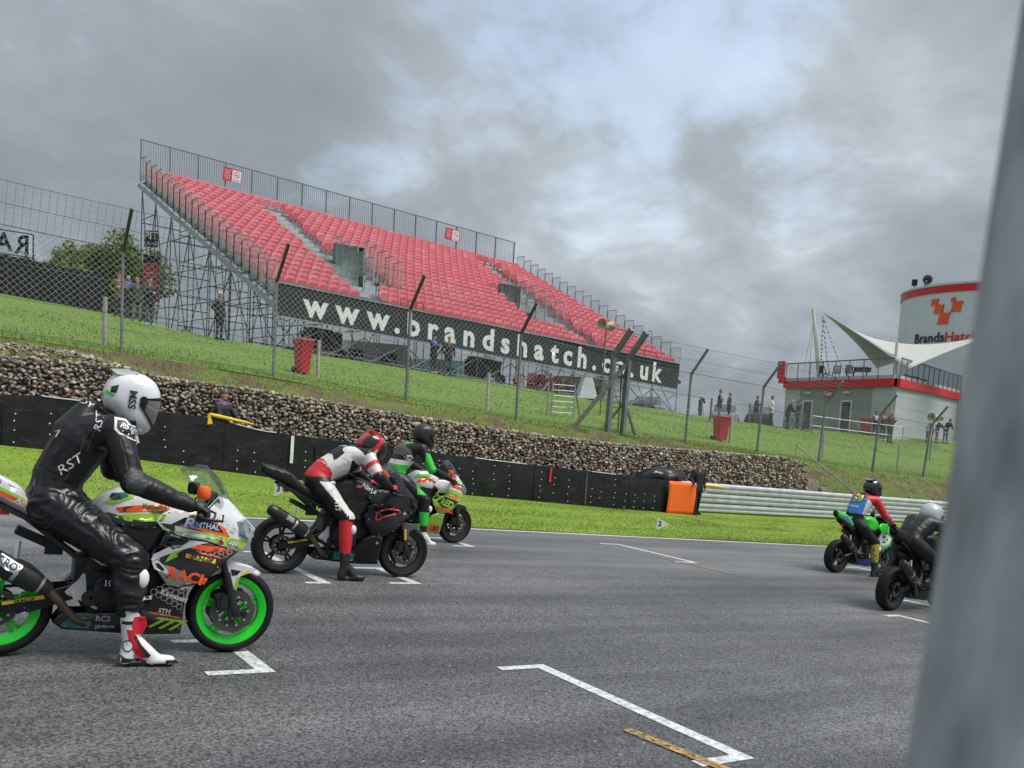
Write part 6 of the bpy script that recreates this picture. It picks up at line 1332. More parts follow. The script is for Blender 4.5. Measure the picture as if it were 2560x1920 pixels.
# ------------------------------------------------------------------ people: bodies are one continuous surface
def remesh(mb, voxel, it=5, fac=.5):
    me = mb.mesh('body', BLACK); o = bpy.data.objects.new('body', me); COL.objects.link(o)
    r = o.modifiers.new('r', 'REMESH'); r.mode = 'VOXEL'; r.voxel_size = voxel
    s = o.modifiers.new('s', 'SMOOTH'); s.iterations = it; s.factor = fac
    out_ = bpy.data.meshes.new_from_object(o.evaluated_get(bpy.context.evaluated_depsgraph_get())); bpy.data.objects.remove(o); bpy.data.meshes.remove(me); return out_
class Fig:
    """limbs as tapered capsules; skin() merges them into one surface and colours it by nearest limb"""
    def __init__(s): s.mb = MB(); s.b = []
    def seg(s, p0, r0, p1, r1, lab): s.mb.cap(p0, r0, p1, r1, 12); s.b.append((V(p0), r0, V(p1), r1, lab)); return s
    def ell(s, c, r, lab, rot=None): s.mb.ell(c, r, 16, 10, 0, rot); s.b.append((V(c), sum(r)/3, V(c)+V((0, 0, .001)), sum(r)/3, lab)); return s
    def near(s, P):
        """nearest limb for every point of an (n, 3) array: index, position along it"""
        P = np.asarray(P); best = np.full(len(P), 9.0); bi = np.zeros(len(P), int); bt = np.zeros(len(P))
        for k, (p0, r0, p1, r1, lab) in enumerate(s.b):
            a = np.array(p0); d = np.array(p1)-a; t = np.clip((P-a) @ d/(d @ d), 0, 1); q = np.linalg.norm(P-a-t[:, None]*d, axis=1)-(r0+(r1-r0)*t); m = q < best
            best[m] = q[m]; bi[m] = k; bt[m] = t[m]
        return bi, bt
    def skin(s, name, mats, cls, par, voxel=.013, it=5, wrinkle=None):
        me = remesh(s.mb, voxel, it); me.materials.clear()
        for m in mats: me.materials.append(m)
        if wrinkle:
            ns = [v.normal.copy() for v in me.vertices]; bi, bt = s.near([tuple(v.co) for v in me.vertices])
            for v, n, i_ in zip(me.vertices, ns, bi):
                k = wrinkle.get(s.b[i_][4])
                if k:
                    a = (s.b[i_][2]-s.b[i_][0]).normalized(); u = v.co.dot(a); r_ = v.co-a*u; wp = noise.noise(v.co*6)*1.4; q = V((u*k[1]+wp*2.2+(r_.x+r_.y)*k[1]*.45, r_.x*9+wp, r_.y*9)); h_ = 1-2*abs(noise.noise(q)); v.co += n*(k[0]*(h_*.7+.6*noise.noise(v.co*9)-.25))
        cs = [f.center.copy() for f in me.polygons]; bi, bt = s.near([tuple(c) for c in cs])
        idx = [cls(c, s.b[i_][4], t) for c, i_, t in zip(cs, bi, bt)]
        me.polygons.foreach_set('material_index', idx); me.polygons.foreach_set('use_smooth', [True]*len(idx))
        o = bpy.data.objects.new(name, me); COL.objects.link(o); o.parent = par; return o
SKIN = mk('skin', (.50, .27, .19), .5, 0, .1, 12, spec=.35)
def hand(f, wrist, d, up, curl=.6, s=1.0, lab='hand'):
    """palm, four unequal fingers and a thumb; d = direction of the fingers, up = back of the hand"""
    d = V(d).normalized(); up = V(up); sd = d.cross(up).normalized(); up = sd.cross(d).normalized(); w_ = V(wrist)
    f.seg(w_, .026*s, w_+d*.05*s, .034*s, lab)
    for k, (o, l) in enumerate(((-.030, .070), (-.010, .080), (.010, .074), (.029, .058))):
        p = w_+d*.055*s+sd*o*s; f.seg(w_+d*.02*s+sd*o*.8*s, .014*s, p+d*.03*s, .0115*s, lab); a = p+d*.03*s; b = a+(d*math.cos(curl)-up*math.sin(curl))*l*.5*s; c = b+(d*math.cos(curl*2.1)-up*math.sin(curl*2.1))*l*.5*s
        f.seg(a, .0105*s, b, .0095*s, lab); f.seg(b, .0095*s, c, .008*s, lab)
    t0 = w_+d*.025*s-sd*.028*s; t1 = t0+(d*.6-sd*.7-up*.35).normalized()*.04*s; f.seg(t0, .014*s, t1, .012*s, lab); f.seg(t1, .012*s, t1+(d*.9-sd*.15-up*.3).normalized()*.032*s, .010*s, lab)
def glove(par, grip, axis, back, mats, wrist):
    """gloved hand closed round a handlebar grip"""
    f = Fig(); g_ = V(grip); ax = V(axis).normalized(); bk = V(back).normalized(); w_ = V(wrist); fwd = (g_-w_); fwd = (fwd-ax*fwd.dot(ax)).normalized(); up = ax.cross(fwd); up = up if up.z > 0 else -up
    f.seg(w_-(g_-w_)*.25, .040, w_, .036, 'cuff'); f.seg(w_, .036, g_-fwd*.035+up*.035, .034, 'palm'); f.seg(g_-fwd*.03+up*.03-ax*.03, .022, g_-fwd*.03+up*.03+ax*.03, .022, 'palm')
    for k, o in enumerate((-.036, -.012, .012, .034)):
        b = g_+ax*o; r = .0135-.001*(k == 3); p = [b-fwd*.025+up*.038, b+fwd*.012+up*.040, b+fwd*.036+up*.012, b+fwd*.028-up*.022, b+fwd*.004-up*.034]
        for q, e in zip(p, p[1:]): f.seg(q, r, e, r*.95, 'finger')
    inn = -1 if V(axis).y*g_.y > 0 else 1
    t = [g_-fwd*.04+ax*.05*inn+up*.01, g_-fwd*.018+ax*.058*inn-up*.025, g_+fwd*.012+ax*.05*inn-up*.034]
    f.seg(t[0], .017, t[1], .0145, 'finger'); f.seg(t[1], .0145, t[2], .012, 'finger')
    return f.skin('glove', mats, lambda c, l, t: (1 if l == 'palm' and len(mats) > 1 and c.z > g_.z+.035 else 0), par, .0065, 3)
def boot(par, knee, ankle, heel, toe, mats, cls, top=.30):
    f = Fig(); k, a, h, t = V(knee), V(ankle), V(heel), V(toe); u = (k-a).normalized(); fw_ = (t-h).normalized(); s = a+u*top
    f.seg(s, .066, a+u*top*.5, .060, 'shaft'); f.seg(a+u*top*.5, .060, a, .052, 'shaft'); f.seg(a, .052, h+V((0, 0, .045))+fw_*.03, .044, 'heel'); f.seg(a+fw_*.03, .048, h.lerp(t, .60)+V((0, 0, .042)), .042, 'instep'); f.seg(h.lerp(t, .55)+V((0, 0, .038)), .043, t-fw_*.045+V((0, 0, .034)), .034, 'toe'); f.seg(h+fw_*.05+V((0, 0, .022)), .026, h.lerp(t, .8)+V((0, 0, .02)), .027, 'sole')
    f.seg(s+u*.0+fw_*.02, .06, s+u*.02+fw_*.02, .058, 'shaft')
    return f.skin('boot', mats, cls, par, .0095, 4)
HELM = [(0, .158), (.07, .148), (.125, .105), (.152, .05), (.163, -.01), (.172, -.065), (.178, -.118), (.150, -.168), (.09, -.182), (.02, -.160), (-.06, -.128), (-.12, -.108), (-.155, -.05), (-.165, .02), (-.145, .085), (-.08, .138)]
def helmet(par, c, pitch, yaw, mats, visor, scale=1.0, deco=None, spoiler=True):
    """full-face helmet: shell, eye-port trim, visor, rear spoiler, neck roll"""
    def hr(t):   # radius of the side profile at angle t
        best = None; d = V((math.cos(t), math.sin(t)))
        for a, b in zip(HELM, HELM[1:]+HELM[:1]):
            a, b = V(a), V(b); e_ = b-a; den = d.x*e_.y-d.y*e_.x
            if abs(den) < 1e-9: continue
            r = (a.x*e_.y-a.y*e_.x)/den; k = (a.x*d.y-a.y*d.x)/den
            if r > 0 and -.01 <= k <= 1.01: best = max(best or 0, r)
        return best or .15
    def pt(t, s, k=1.0):
        a = s*math.pi/2; r = (hr(t-.1)+2*hr(t)+hr(t+.1))/4*abs(math.cos(a))**.58*k; wd = .128+(.006 if -.9 < t < 0 else 0)
        return V((r*math.cos(t), wd*math.sin(a)*k, r*math.sin(t)))
    def patch(t0, t1, s0, s1, k, nt=20, ns=16, fin=None):
        b = MB(); vs_ = []
        for i in range(nt+1):
            for j in range(ns+1):
                u, v_ = i/nt, j/ns; s = lerp(s0, s1, v_); tt = lerp(t0, t1, u)
                if fin: tt = fin(u, s)
                vs_.append(pt(tt, s, k))
        b.add(vs_, [(i*(ns+1)+j, (i+1)*(ns+1)+j, (i+1)*(ns+1)+j+1, i*(ns+1)+j+1) for i in range(nt) for j in range(ns)]); return b
    M_ = Matrix.Translation(V(c)) @ Matrix.Rotation(yaw, 4, 'Z') @ Matrix.Rotation(pitch, 4, 'Y') @ Matrix.Scale(scale, 4)
    b = MB(); nt, ns = 40, 22; vs_ = []
    for i in range(nt):
        for j in range(ns+1): vs_.append(pt(2*math.pi*i/nt, -.985+1.97*j/ns))
    b.add(vs_, [(i*(ns+1)+j, ((i+1) % nt)*(ns+1)+j, ((i+1) % nt)*(ns+1)+j+1, i*(ns+1)+j+1) for i in range(nt) for j in range(ns)]+[tuple(i*(ns+1) for i in range(nt)), tuple(i*(ns+1)+ns for i in reversed(range(nt)))])
    cls = deco.get('cls') if deco else None
    if cls:
        for i, f in enumerate(b.f): b.m[i] = cls(sum((b.v[k] for k in f), V())/len(f))
    sh = b.build('helmet', mats, par, 180); sh.matrix_local = M_
    port = lambda u, s: lerp(.56-.05*abs(s)**2, -.52+.10*abs(s)**2.2, u)
    p = patch(0, 0, -.93, .93, 1.010, ns=24, fin=lambda u, s: port(u, s/.93*.95)).build('eye_port', BLACK, sh, 180)
    p = patch(0, 0, -.80, .80, 1.024, ns=24, fin=lambda u, s: lerp(.42-.08*abs(s)**2, -.44+.10*abs(s)**2.2, u)).build('visor', visor, sh, 180)
    b = MB(); b.lathe([(.080, -.02), (.098, 0), (.080, .02), (.062, 0)], (-.01, 0, -.142), 24, axis='z', closed=True); b.v = [V((v.x*1.25, v.y, v.z+.06*v.x)) for v in b.v]; b.build('neck_roll', BLACK, sh, 180)
    if spoiler:
        b = MB(); b.rings([[V((-.04, y*.075, .150)), V((-.11, y*.082, .130)), V((-.182, y*.075, .088)), V((-.135, y*.085, .078)), V((-.06, y*.080, .115))] for y in (-1, -.5, 0, .5, 1)]); b.build('spoiler', mats[0], sh, 40)
    for s in (-1, 1): b = MB(); b.tube((.055, s*.126, .02), (.055, s*.138, .02), .022, n=14); b.build('visor_pivot', deco.get('pivot', BLACK) if deco else BLACK, sh, 40)
    if deco and deco.get('words'):
        D = Decals([sh])
        for txt, cc, h, mt, ang, kw in deco['words']: D.text(txt, cc, h, mt, sh, ang=ang, **kw)
        for o_, mt in deco.get('polys', ()): D.poly(o_, mt, sh, off=.003, step=.02)
    return sh
def rider(label, M_, J, mats, cls, wr=None, base=None, voxel=.0125, loose=1.0):
    """J: joints in bike coordinates (x forward, y left, z up)"""
    root = empty('person', label=label, cat='person', group='motorcycle racers', mat=M_); f = Fig(); k = loose; ka = J.get('ka', 1.0)
    pel, wst, che, nek = V(J['pelvis']), V(J['waist']), V(J['chest']), V(J['neck'])
    tb = J.get('tb', 1.0); f.ell(pel, (.14*k, .175*k, .14*k), 'pelvis'); f.seg(pel+V((0, -.07, 0)), .125*k, pel+V((0, .07, 0)), .125*k, 'pelvis')
    for s in (-1, 1): f.seg(pel+V((0, s*.05, .02)), .12*k, wst+V((0, s*.045, 0)), .125*tb, 'belly'); f.seg(wst+V((0, s*.045, 0)), .125*tb, che+V((0, s*.065, 0)), .145*tb, 'chest'); f.seg(che+V((0, s*.065, 0)), .145*tb, nek+V((-.045, s*.055, -.06)), .095, 'chest')
    f.seg(nek+V((-.02, 0, -.05)), .075, nek+V(J.get('nd', (.06, 0, .08))), .066, 'neck')
    if 'hump' in J:
        for y in (-.05, .05): f.seg(V(J['hump'][0])+V((0, y, 0)), J.get('hr', .095), V(J['hump'][1])+V((0, y*.5, 0)), J.get('he', .060), 'hump')
    for s, n in ((-1, 'r'), (1, 'l')):
        sh, el, wr_ = V(J['sh'+n]), V(J['el'+n]), V(J['wr'+n]); hp, kn, an = V(J['hp'+n]), V(J['kn'+n]), V(J['an'+n])
        f.seg(che+V((0, s*.09, .04)), .11*ka, sh, .086*ka, 'shoulder'); f.seg(sh, .086*ka, sh.lerp(el, .5), .076*ka, 'arm'); f.seg(sh.lerp(el, .5), .076*ka, el, .064*ka, 'arm'); f.ell(el, (.070*ka, .068*ka, .070*ka), 'elbow'); f.seg(el, .065*ka, el.lerp(wr_, .4), .061*ka, 'forearm'); f.seg(el.lerp(wr_, .4), .061*ka, wr_, .044*ka, 'forearm')
        f.seg(pel+V((0, s*.08, -.02)), .125*k, hp.lerp(kn, .25), .112*k, 'thigh'); f.seg(hp.lerp(kn, .25), .112*k, kn, .082*k, 'thigh'); f.ell(kn+V((.012, 0, 0)), (.085*k, .08*k, .088*k), 'knee'); f.seg(kn, .08*k, kn.lerp(an, .4), .078*k, 'shin'); f.seg(kn.lerp(an, .4), .078*k, kn.lerp(an, J.get('hem', .80)), .056*k if 'hem' not in J else .066*k, 'shin')
    body = f.skin('body', mats, cls, root, voxel, 5, wr)
    return root, body, f
LEA = mk('black leather', (.011, .011, .0125), .42, 0, .25, 7, .18, 26, spec=.35); NYL = mk('black rain nylon', (.007, .007, .009), .30, 0, .2, 5, .22, 30, rv=.05, stretch=(1, 1, 3)); LWH = mk('white leather', (.62, .61, .57), .5, 0, .1, 6, .2, 22); LRD = mk('red leather', (.52, .018, .025), .48, 0, .1, 6, .2, 22); LGR = mk('green leather', (.03, .50, .05), .48, 0, .08, 6, .2, 22); LBLU = mk('blue leather', (.03, .18, .52), .45, 0, .1, 6, .2, 22)
MESHG = mk('grey mesh textile', (.10, .085, .075), .8, 0, .3, 60, .3, 120); VISD = mk('dark visor', (.01, .011, .013), .06, 0, .2, 3, coat=1); VISC = mk('clear visor over dark interior', (.13, .135, .135), .07, 0, .5, 9, coat=1)
BTW, BTR, BTB = mk('boot white', (.66, .66, .65), .4, 0, .08, 8), mk('boot red', (.55, .012, .03), .35, 0, .08, 8), mk('boot black', (.014, .014, .015), .45, 0, .2, 8)
GL = [mk('glove black', (.012, .012, .013), .5, 0, .2, 20, .25, 60)]
SLW = mk('white slider puck', (.70, .70, .67), .5, 0, .06, 9)
def pads(par, kn, an, mt, s=1.0, txt=None):
    b = MB(); c = V(kn).lerp(V(an), .22); p = c+V((.065, math.copysign(.045, V(kn).y), 0)); b.ell(p, (.040*s, .035*s, .058*s), 16, 10); return b.build('knee_slider', mt, par, 60)
def dress(root, J, gm, bm, bcls, top=.28):
    for n in 'rl':
        gx = V(J.get('gr'+n, (1.092, -.31 if n == 'r' else .31, .970))); glove(root, gx, V((-.06, -.16 if n == 'r' else .16, -.012)), (0, 0, 1), gm, J['wr'+n])
        boot(root, J['kn'+n], J['an'+n], J['he'+n], J['to'+n], bm, bcls, top)
# ---- rider of the near bike
JA = dict(hem=.56, tb=1.14, ka=1.10, hr=.118, he=.072, pelvis=(.265, 0, .965), waist=(.272, 0, 1.12), chest=(.385, 0, 1.35), neck=(.52, 0, 1.515), nd=(.09, 0, .07), hump=((.335, 0, 1.40), (.405, 0, 1.55)),
          shr=(.555, -.205, 1.455), elr=(.66, -.345, 1.145), wrr=(1.01, -.325, 1.025), shl=(.54, .20, 1.46), ell=(.62, .35, 1.17), wrl=(1.01, .325, 1.025),
          hpr=(.27, -.12, .95), knr=(.685, -.275, .665), anr=(.735, -.315, .145), her=(.68, -.325, .0), tor=(1.015, -.35, .0), hpl=(.27, .12, .95), knl=(.64, .24, .72), anl=(.45, .23, .47), hel=(.37, .23, .40), tol=(.62, .24, .385))
def clsA(c, l, t): return 1 if l in ('thigh', 'shin', 'pelvis', 'knee', 'belly') and c.z < 1.10 else 0
rA, bodyA, fA = rider('racer in black leathers and white helmet on the green-wheeled motorcycle', BA, JA, [LEA, NYL], clsA, {'thigh': (.017, 17), 'shin': (.017, 20), 'knee': (.014, 18), 'pelvis': (.014, 16), 'belly': (.006, 10), 'arm': (.006, 12), 'forearm': (.005, 12), 'chest': (.004, 6)}, voxel=.0085, loose=1.27)
def bcA(c, l, t): return 2 if l == 'sole' or c.z < .020 else 0
dress(rA, JA, GL, [BTW, BTR, BTB], bcA, .29)
bt = [o for o in rA.children if o.name.startswith('boot')][0]; dT = Decals([bt])
for o_, mt, of in (([(.735, .315), (.80, .32), (.815, .265), (.79, .205), (.755, .205), (.725, .26)], BTR, .005), ([(.695, .235), (.735, .235), (.775, .14), (.83, .06), (.785, .05), (.735, .12)], BTR, .004), ([(.74, .20), (.755, .20), (.79, .14), (.85, .075), (.83, .06), (.775, .13)], BTB, .005), ([(.665, .085), (.70, .06), (.78, .045), (.80, .03), (.66, .028)], BTB, .004), ([(.94, .045), (.995, .045), (1.02, .025), (.94, .022)], BTB, .005), ([(.712+.032*math.cos(q*.524), .135+.036*math.sin(q*.524)) for q in range(12)], BTB, .006), ([(.712+.025*math.cos(q*.524), .135+.029*math.sin(q*.524)) for q in range(12)], BTW, .008), ([(.67, .285), (.73, .29), (.73, .27), (.67, .265)], BTB, .005)): dT.poly(o_, mt, bt, 'boot_panel', off=of, step=.02)
pads(rA, JA['knr'], JA['anr'], SLW, 1.15)
W_ = mk('white print', (.72, .72, .71), .5)
dA = Decals([bodyA])
for tx, c, h, a in (('RST', (.455, 1.485), .040, 80), ('RST', (.315, 1.21), .056, 42), ('DY', (.385, 1.595), .036, -24), ('7', (.235, 1.385), .04, 20)): dA.text(tx, c, h, W_, rA, ang=a, bold=.0, shear=.25, off=.005, sx=1.25)
dA.text('ACE', (.80, .43), .022, W_, rA, ang=10, bold=.05, off=.006, shear=.3)
for o_, mt, of in (([(.535, 1.53), (.60, 1.525), (.665, 1.46), (.685, 1.385), (.56, 1.43), (.535, 1.455)], W_, .004), ([(.55, 1.515), (.595, 1.512), (.65, 1.455), (.665, 1.405), (.57, 1.442), (.55, 1.465)], LEA, .006)): dA.poly(o_, mt, rA, 'shoulder_patch', off=of, step=.02)
dA.text('RST', (.605, 1.478), .035, W_, rA, ang=-14, bold=.02, shear=.3, off=.008)
dA.poly([(.60, 1.19), (.64, 1.235), (.70, 1.225), (.735, 1.15), (.715, 1.085), (.66, 1.075), (.62, 1.11)], mk('scuffed elbow armour', (.05, .05, .052), .55, 0, .5, 30, .5, 60), rA, 'elbow_armour', off=.008, step=.02)
for ln_ in ([(.40, 1.30), (.43, 1.42), (.50, 1.53)], [(.30, 1.12), (.36, 1.26), (.38, 1.38), (.45, 1.48)], [(.57, 1.40), (.60, 1.30), (.62, 1.22)]):   # stitched seams
    for p_, q_ in zip(ln_, ln_[1:]):
        p_, q_ = V(p_), V(q_); n_ = V((-(q_-p_).y, (q_-p_).x)).normalized()*.004; dA.poly([p_-n_, q_-n_, q_+n_, p_+n_], mk('seam piping', (.035, .035, .037), .6), rA, 'seam', off=.004, step=.02)
HWH = mk('white helmet shell', (.68, .69, .70), .22, 0, .03, 2, coat=.7)
helmet(rA, (.655, -.01, 1.655), R(24), R(-4), [HWH], VISC, 1.08, dict(words=[('MSS', (.0, -.01), .042, mk('navy print', (.02, .025, .06), .4), -68, dict(bold=.04, sx=1.1))], polys=[([(.045, -.125), (.075, -.105), (.095, -.13), (.065, -.148)], PTEAL), ([(.085, -.142), (.10, -.135), (.108, -.15), (.092, -.158)], PORG), ([(-.13, .0), (-.10, .03), (-.09, -.02), (-.12, -.03)], PBLK), ([(-.145, -.03), (-.09, -.03), (-.1, -.05), (-.14, -.05)], PGRN)]))
# ---- crouched rider in red, white and black
JB = dict(pelvis=(.325, 0, 1.03), waist=(.42, 0, 1.15), chest=(.62, 0, 1.27), neck=(.79, 0, 1.36), nd=(.08, 0, -.01), hr=.08, he=.055, hump=((.53, 0, 1.29), (.69, 0, 1.385)),
          shr=(.79, -.205, 1.335), elr=(.885, -.355, 1.13), wrr=(1.035, -.335, 1.02), shl=(.79, .205, 1.335), ell=(.87, .355, 1.14), wrl=(1.035, .335, 1.02),
          hpr=(.32, -.13, .99), knr=(.60, -.275, .655), anr=(.62, -.325, .14), her=(.555, -.335, 0), tor=(.86, -.36, 0), hpl=(.32, .13, .99), knl=(.60, .25, .72), anl=(.44, .23, .47), hel=(.37, .23, .40), tol=(.62, .24, .385))
def clsB(c, l, t):
    if l in ('arm', 'shoulder'): return 0 if (c.x+c.z) > 2.08 and l == 'shoulder' else (1 if t < .75 or l == 'shoulder' else 2)
    if l in ('forearm', 'elbow'): return 0
    if l == 'hump': return 0
    if l in ('shin', 'knee'): return 2 if l == 'shin' else (1 if c.x > .6 and c.z > .66 else 0)
    if l == 'thigh': return 1 if (c.x > .325+.9*(1.0-c.z)-.02 and c.z < 1.02) else 0
    if l in ('belly', 'pelvis') and c.x < .44 and 1.06 < c.z: return 2
    if l in ('chest', 'belly'):
        if c.z > 1.245+.30*(c.x-.45) and abs(c.y) < .16 and c.x > .44: return 0
        if .62 < c.x < .80 and c.z < 1.27: return 0
        return 1
    return 0
rB, bodyB, fB = rider('crouched racer in red, white and black leathers on the matt black motorcycle', BB, JB, [LEA, LWH, LRD], clsB, {'thigh': (.005, 16), 'chest': (.006, 12), 'belly': (.007, 16), 'arm': (.005, 18)}, voxel=.013)
dress(rB, JB, [GL[0], LRD], [BTB], lambda c, l, t: 0); pads(rB, JB['knr'], JB['anr'], SLW, .9)
dB = Decals([bodyB]); dB.text('MTS', (.47, .80), .05, W_, rB, ang=-78, bold=.03, shear=.2); dB.text('JK', (.45, 1.0), .05, W_, rB, ang=-78, bold=.03)
HRD = mk('red helmet shell', (.50, .015, .02), .25, 0, .05, 3, coat=.7)
helmet(rB, (.90, 0, 1.425), R(48), R(-3), [HRD, PBLK, HWH], VISD, 1.05, dict(cls=lambda p: 1 if (abs(p.y) > .085 and p.x < -.02 and p.z < .09) or (p.z > .03 and p.x > .02 and abs(p.y) > .055) else 0, words=[('RAPID', (.045, -.055), .036, W_, -80, dict(bold=.04))]))
# ---- rider in green and black beyond
JC = dict(pelvis=(.275, 0, .965), waist=(.28, 0, 1.11), chest=(.40, 0, 1.33), neck=(.52, 0, 1.475), nd=(.09, 0, .07), hr=.10, he=.06, hump=((.345, 0, 1.31), (.39, 0, 1.415)),
          shr=(.545, -.205, 1.42), elr=(.68, -.34, 1.13), wrr=(1.01, -.325, 1.02), shl=(.53, .20, 1.42), ell=(.66, .345, 1.15), wrl=(1.01, .325, 1.02),
          hpr=(.27, -.12, .95), knr=(.66, -.28, .66), anr=(.66, -.35, .14), her=(.60, -.36, 0), tor=(.88, -.40, 0), hpl=(.27, .12, .95), knl=(.64, .24, .72), anl=(.45, .23, .47), hel=(.37, .23, .40), tol=(.62, .24, .385))
def clsC(c, l, t):
    if l in ('arm', 'elbow'): return 1 if c.x > .56 and c.z < 1.36 else 0
    if l in ('hump',): return 2
    if l in ('chest', 'belly'): return 2 if c.z > 1.30 and c.x < .38 else (1 if abs(c.z-1.55+(c.x-.3)*.75) < .05 or c.z < 1.15 else (3 if c.z < 1.22 else 0))
    if l == 'shin': return 1 if .25 < c.z < .5 else 0
    if l == 'thigh': return 1 if c.x > .5 and c.z > .75 and c.y < -.2 else 0
    return 0
rC, bodyC, fC = rider('upright racer in green and black leathers behind the crouched one', BC_, JC, [LEA, LGR, MESHG, LWH], clsC, {'thigh': (.005, 16)}, voxel=.014)
dress(rC, JC, [GL[0], LRD], [BTB, BTW], lambda c, l, t: 1 if c.z < .2 else 0); pads(rC, JC['knr'], JC['anr'], SLW, .9)
dC = Decals([bodyC]); dC.poly([(.36+.075*math.cos(k*.524), 1.27+.04*math.sin(k*.524)) for k in range(12)], W_, rC, 'badge'); dC.text('RAG', (.36, 1.27), .05, BLACK, rC, bold=.04, off=.009)
HBK = mk('matt black helmet shell', (.020, .021, .023), .38, 0, .12, 4); helmet(rC, (.665, 0, 1.625), R(14), R(-4), [HBK], VISD, 1.06, spoiler=False)
# ---- rider in blue and red seen from behind, number 50
JD = dict(pelvis=(.30, 0, .965), waist=(.32, 0, 1.11), chest=(.46, 0, 1.33), neck=(.58, 0, 1.47), nd=(.09, 0, .06), hump=((.40, 0, 1.36), (.49, 0, 1.46)),
          shr=(.585, -.205, 1.40), elr=(.70, -.37, 1.14), wrr=(1.02, -.33, 1.02), shl=(.585, .205, 1.40), ell=(.70, .37, 1.14), wrl=(1.02, .33, 1.02),
          hpr=(.29, -.12, .95), knr=(.63, -.31, .63), anr=(.62, -.39, .14), her=(.55, -.40, 0), tor=(.85, -.44, 0), hpl=(.29, .12, .95), knl=(.64, .25, .72), anl=(.45, .23, .47), hel=(.37, .23, .40), tol=(.62, .24, .385))
def clsD(c, l, t):
    if l in ('arm', 'shoulder', 'elbow'): return 1
    if l == 'forearm': return 2 if t < .3 else 1
    if l in ('chest', 'belly', 'hump'): return (0 if c.z > 1.42 else (2 if abs(c.y) < .165 else 3)) if c.z > 1.12 else 0
    if l == 'shin': return 4
    return 0
rD, bodyD, fD = rider('racer in red and blue leathers with yellow number 50, seen from behind', BD, JD, [LEA, LRD, LBLU, LWH, mk('yellow spotted leather', (.35, .30, .04), .5, 0, .9, 30)], clsD, None, voxel=.014)
dress(rD, JD, GL+[LRD], [BTB], lambda c, l, t: 0); pads(rD, JD['knr'], JD['anr'], SLW, .9)
HGL = mk('gloss black helmet shell', (.013, .014, .018), .2, 0, .1, 4, coat=.8); helmet(rD, (.71, 0, 1.615), R(14), R(-14), [HGL], VISD, 1.06)
# ---- rider in black with the silver helmet
JE = dict(pelvis=(.19, 0, .975), waist=(.26, 0, 1.08), chest=(.42, 0, 1.19), neck=(.575, 0, 1.255), nd=(.08, 0, .02), hump=((.35, 0, 1.20), (.48, 0, 1.285)),
          shr=(.575, -.205, 1.235), elr=(.76, -.37, 1.04), wrr=(1.03, -.33, 1.01), shl=(.575, .205, 1.235), ell=(.76, .37, 1.05), wrl=(1.03, .33, 1.01),
          hpr=(.20, -.13, .93), knr=(.60, -.30, .70), anr=(.47, -.24, .46), her=(.38, -.24, .40), tor=(.62, -.26, .385), hpl=(.20, .13, .93), knl=(.60, .30, .64), anl=(.62, .38, .14), hel=(.55, .39, 0), tol=(.85, .41, 0))
rE, bodyE, fE = rider('crouched racer in plain black with a silver helmet beside the pole', BE, JE, [LEA, NYL], lambda c, l, t: 0, {'chest': (.006, 12), 'arm': (.005, 16)}, voxel=.014)
dress(rE, JE, GL, [BTB], lambda c, l, t: 0)
helmet(rE, (.685, 0, 1.35), R(28), R(-4), [mk('silver helmet shell', (.55, .57, .60), .25, .3, .06, 3, coat=.6)], VISD, 1.06, spoiler=False)
# back prints on the rider in front
def back_text(body, root, txt, z, h, mt, xoff=-.012, bold=.04):
    me = text_mesh(txt, size=h*1.38, bold=bold*h); bm = BVHTree.FromPolygons([v.co for v in body.data.vertices], [tuple(p.vertices) for p in body.data.polygons]); vs_ = []
    for v in me.vertices:
        h_ = bm.ray_cast(V((-.6, -v.co.x, z+v.co.y)), V((1, 0, -.0))); vs_.append(V((h_[0].x+xoff, -v.co.x, z+v.co.y)) if h_[0] else V((.3, -v.co.x, z+v.co.y)))
    MB().add(vs_, [tuple(p.vertices) for p in me.polygons]).build('back_print', mt, root)
back_text(bodyD, rD, '50', 1.40, .13, mk('yellow number', (.80, .68, .10), .5)); back_text(bodyD, rD, 'RACING', 1.25, .035, W_); back_text(bodyD, rD, 'RST', 1.02, .05, W_)
# ------------------------------------------------------------------ marshals and spectators
HAIRC = {'grey': (.30, .29, .28), 'white': (.62, .61, .58), 'brown': (.07, .045, .03), 'dark': (.018, .015, .013), 'fair': (.32, .22, .12), 'bald': None}
ARMS = dict(down=((-.03, .27, 1.13), (.04, .27, .89)), pockets=((-.08, .31, 1.14), (.10, .20, .97)), phone=((.06, .25, 1.14), (.28, .06, 1.24)), folded=((.10, .28, 1.14), (.20, .0, 1.16)), hips=((-.06, .40, 1.16), (.03, .21, 1.04)), face=((.16, .26, 1.28), (.19, .06, 1.54)), rail=((.22, .28, 1.08), (.42, .22, 1.0)), flag=((.0, .30, 1.15), (.18, .30, 1.0)))
SHOE = mk('dark shoes', (.02, .019, .018), .5); SHOEW = mk('white trainers', (.6, .6, .58), .5)
def cloth(n, c, r=.75): return mk('cloth '+n, c, r, 0, .18, 9, .3, 30)
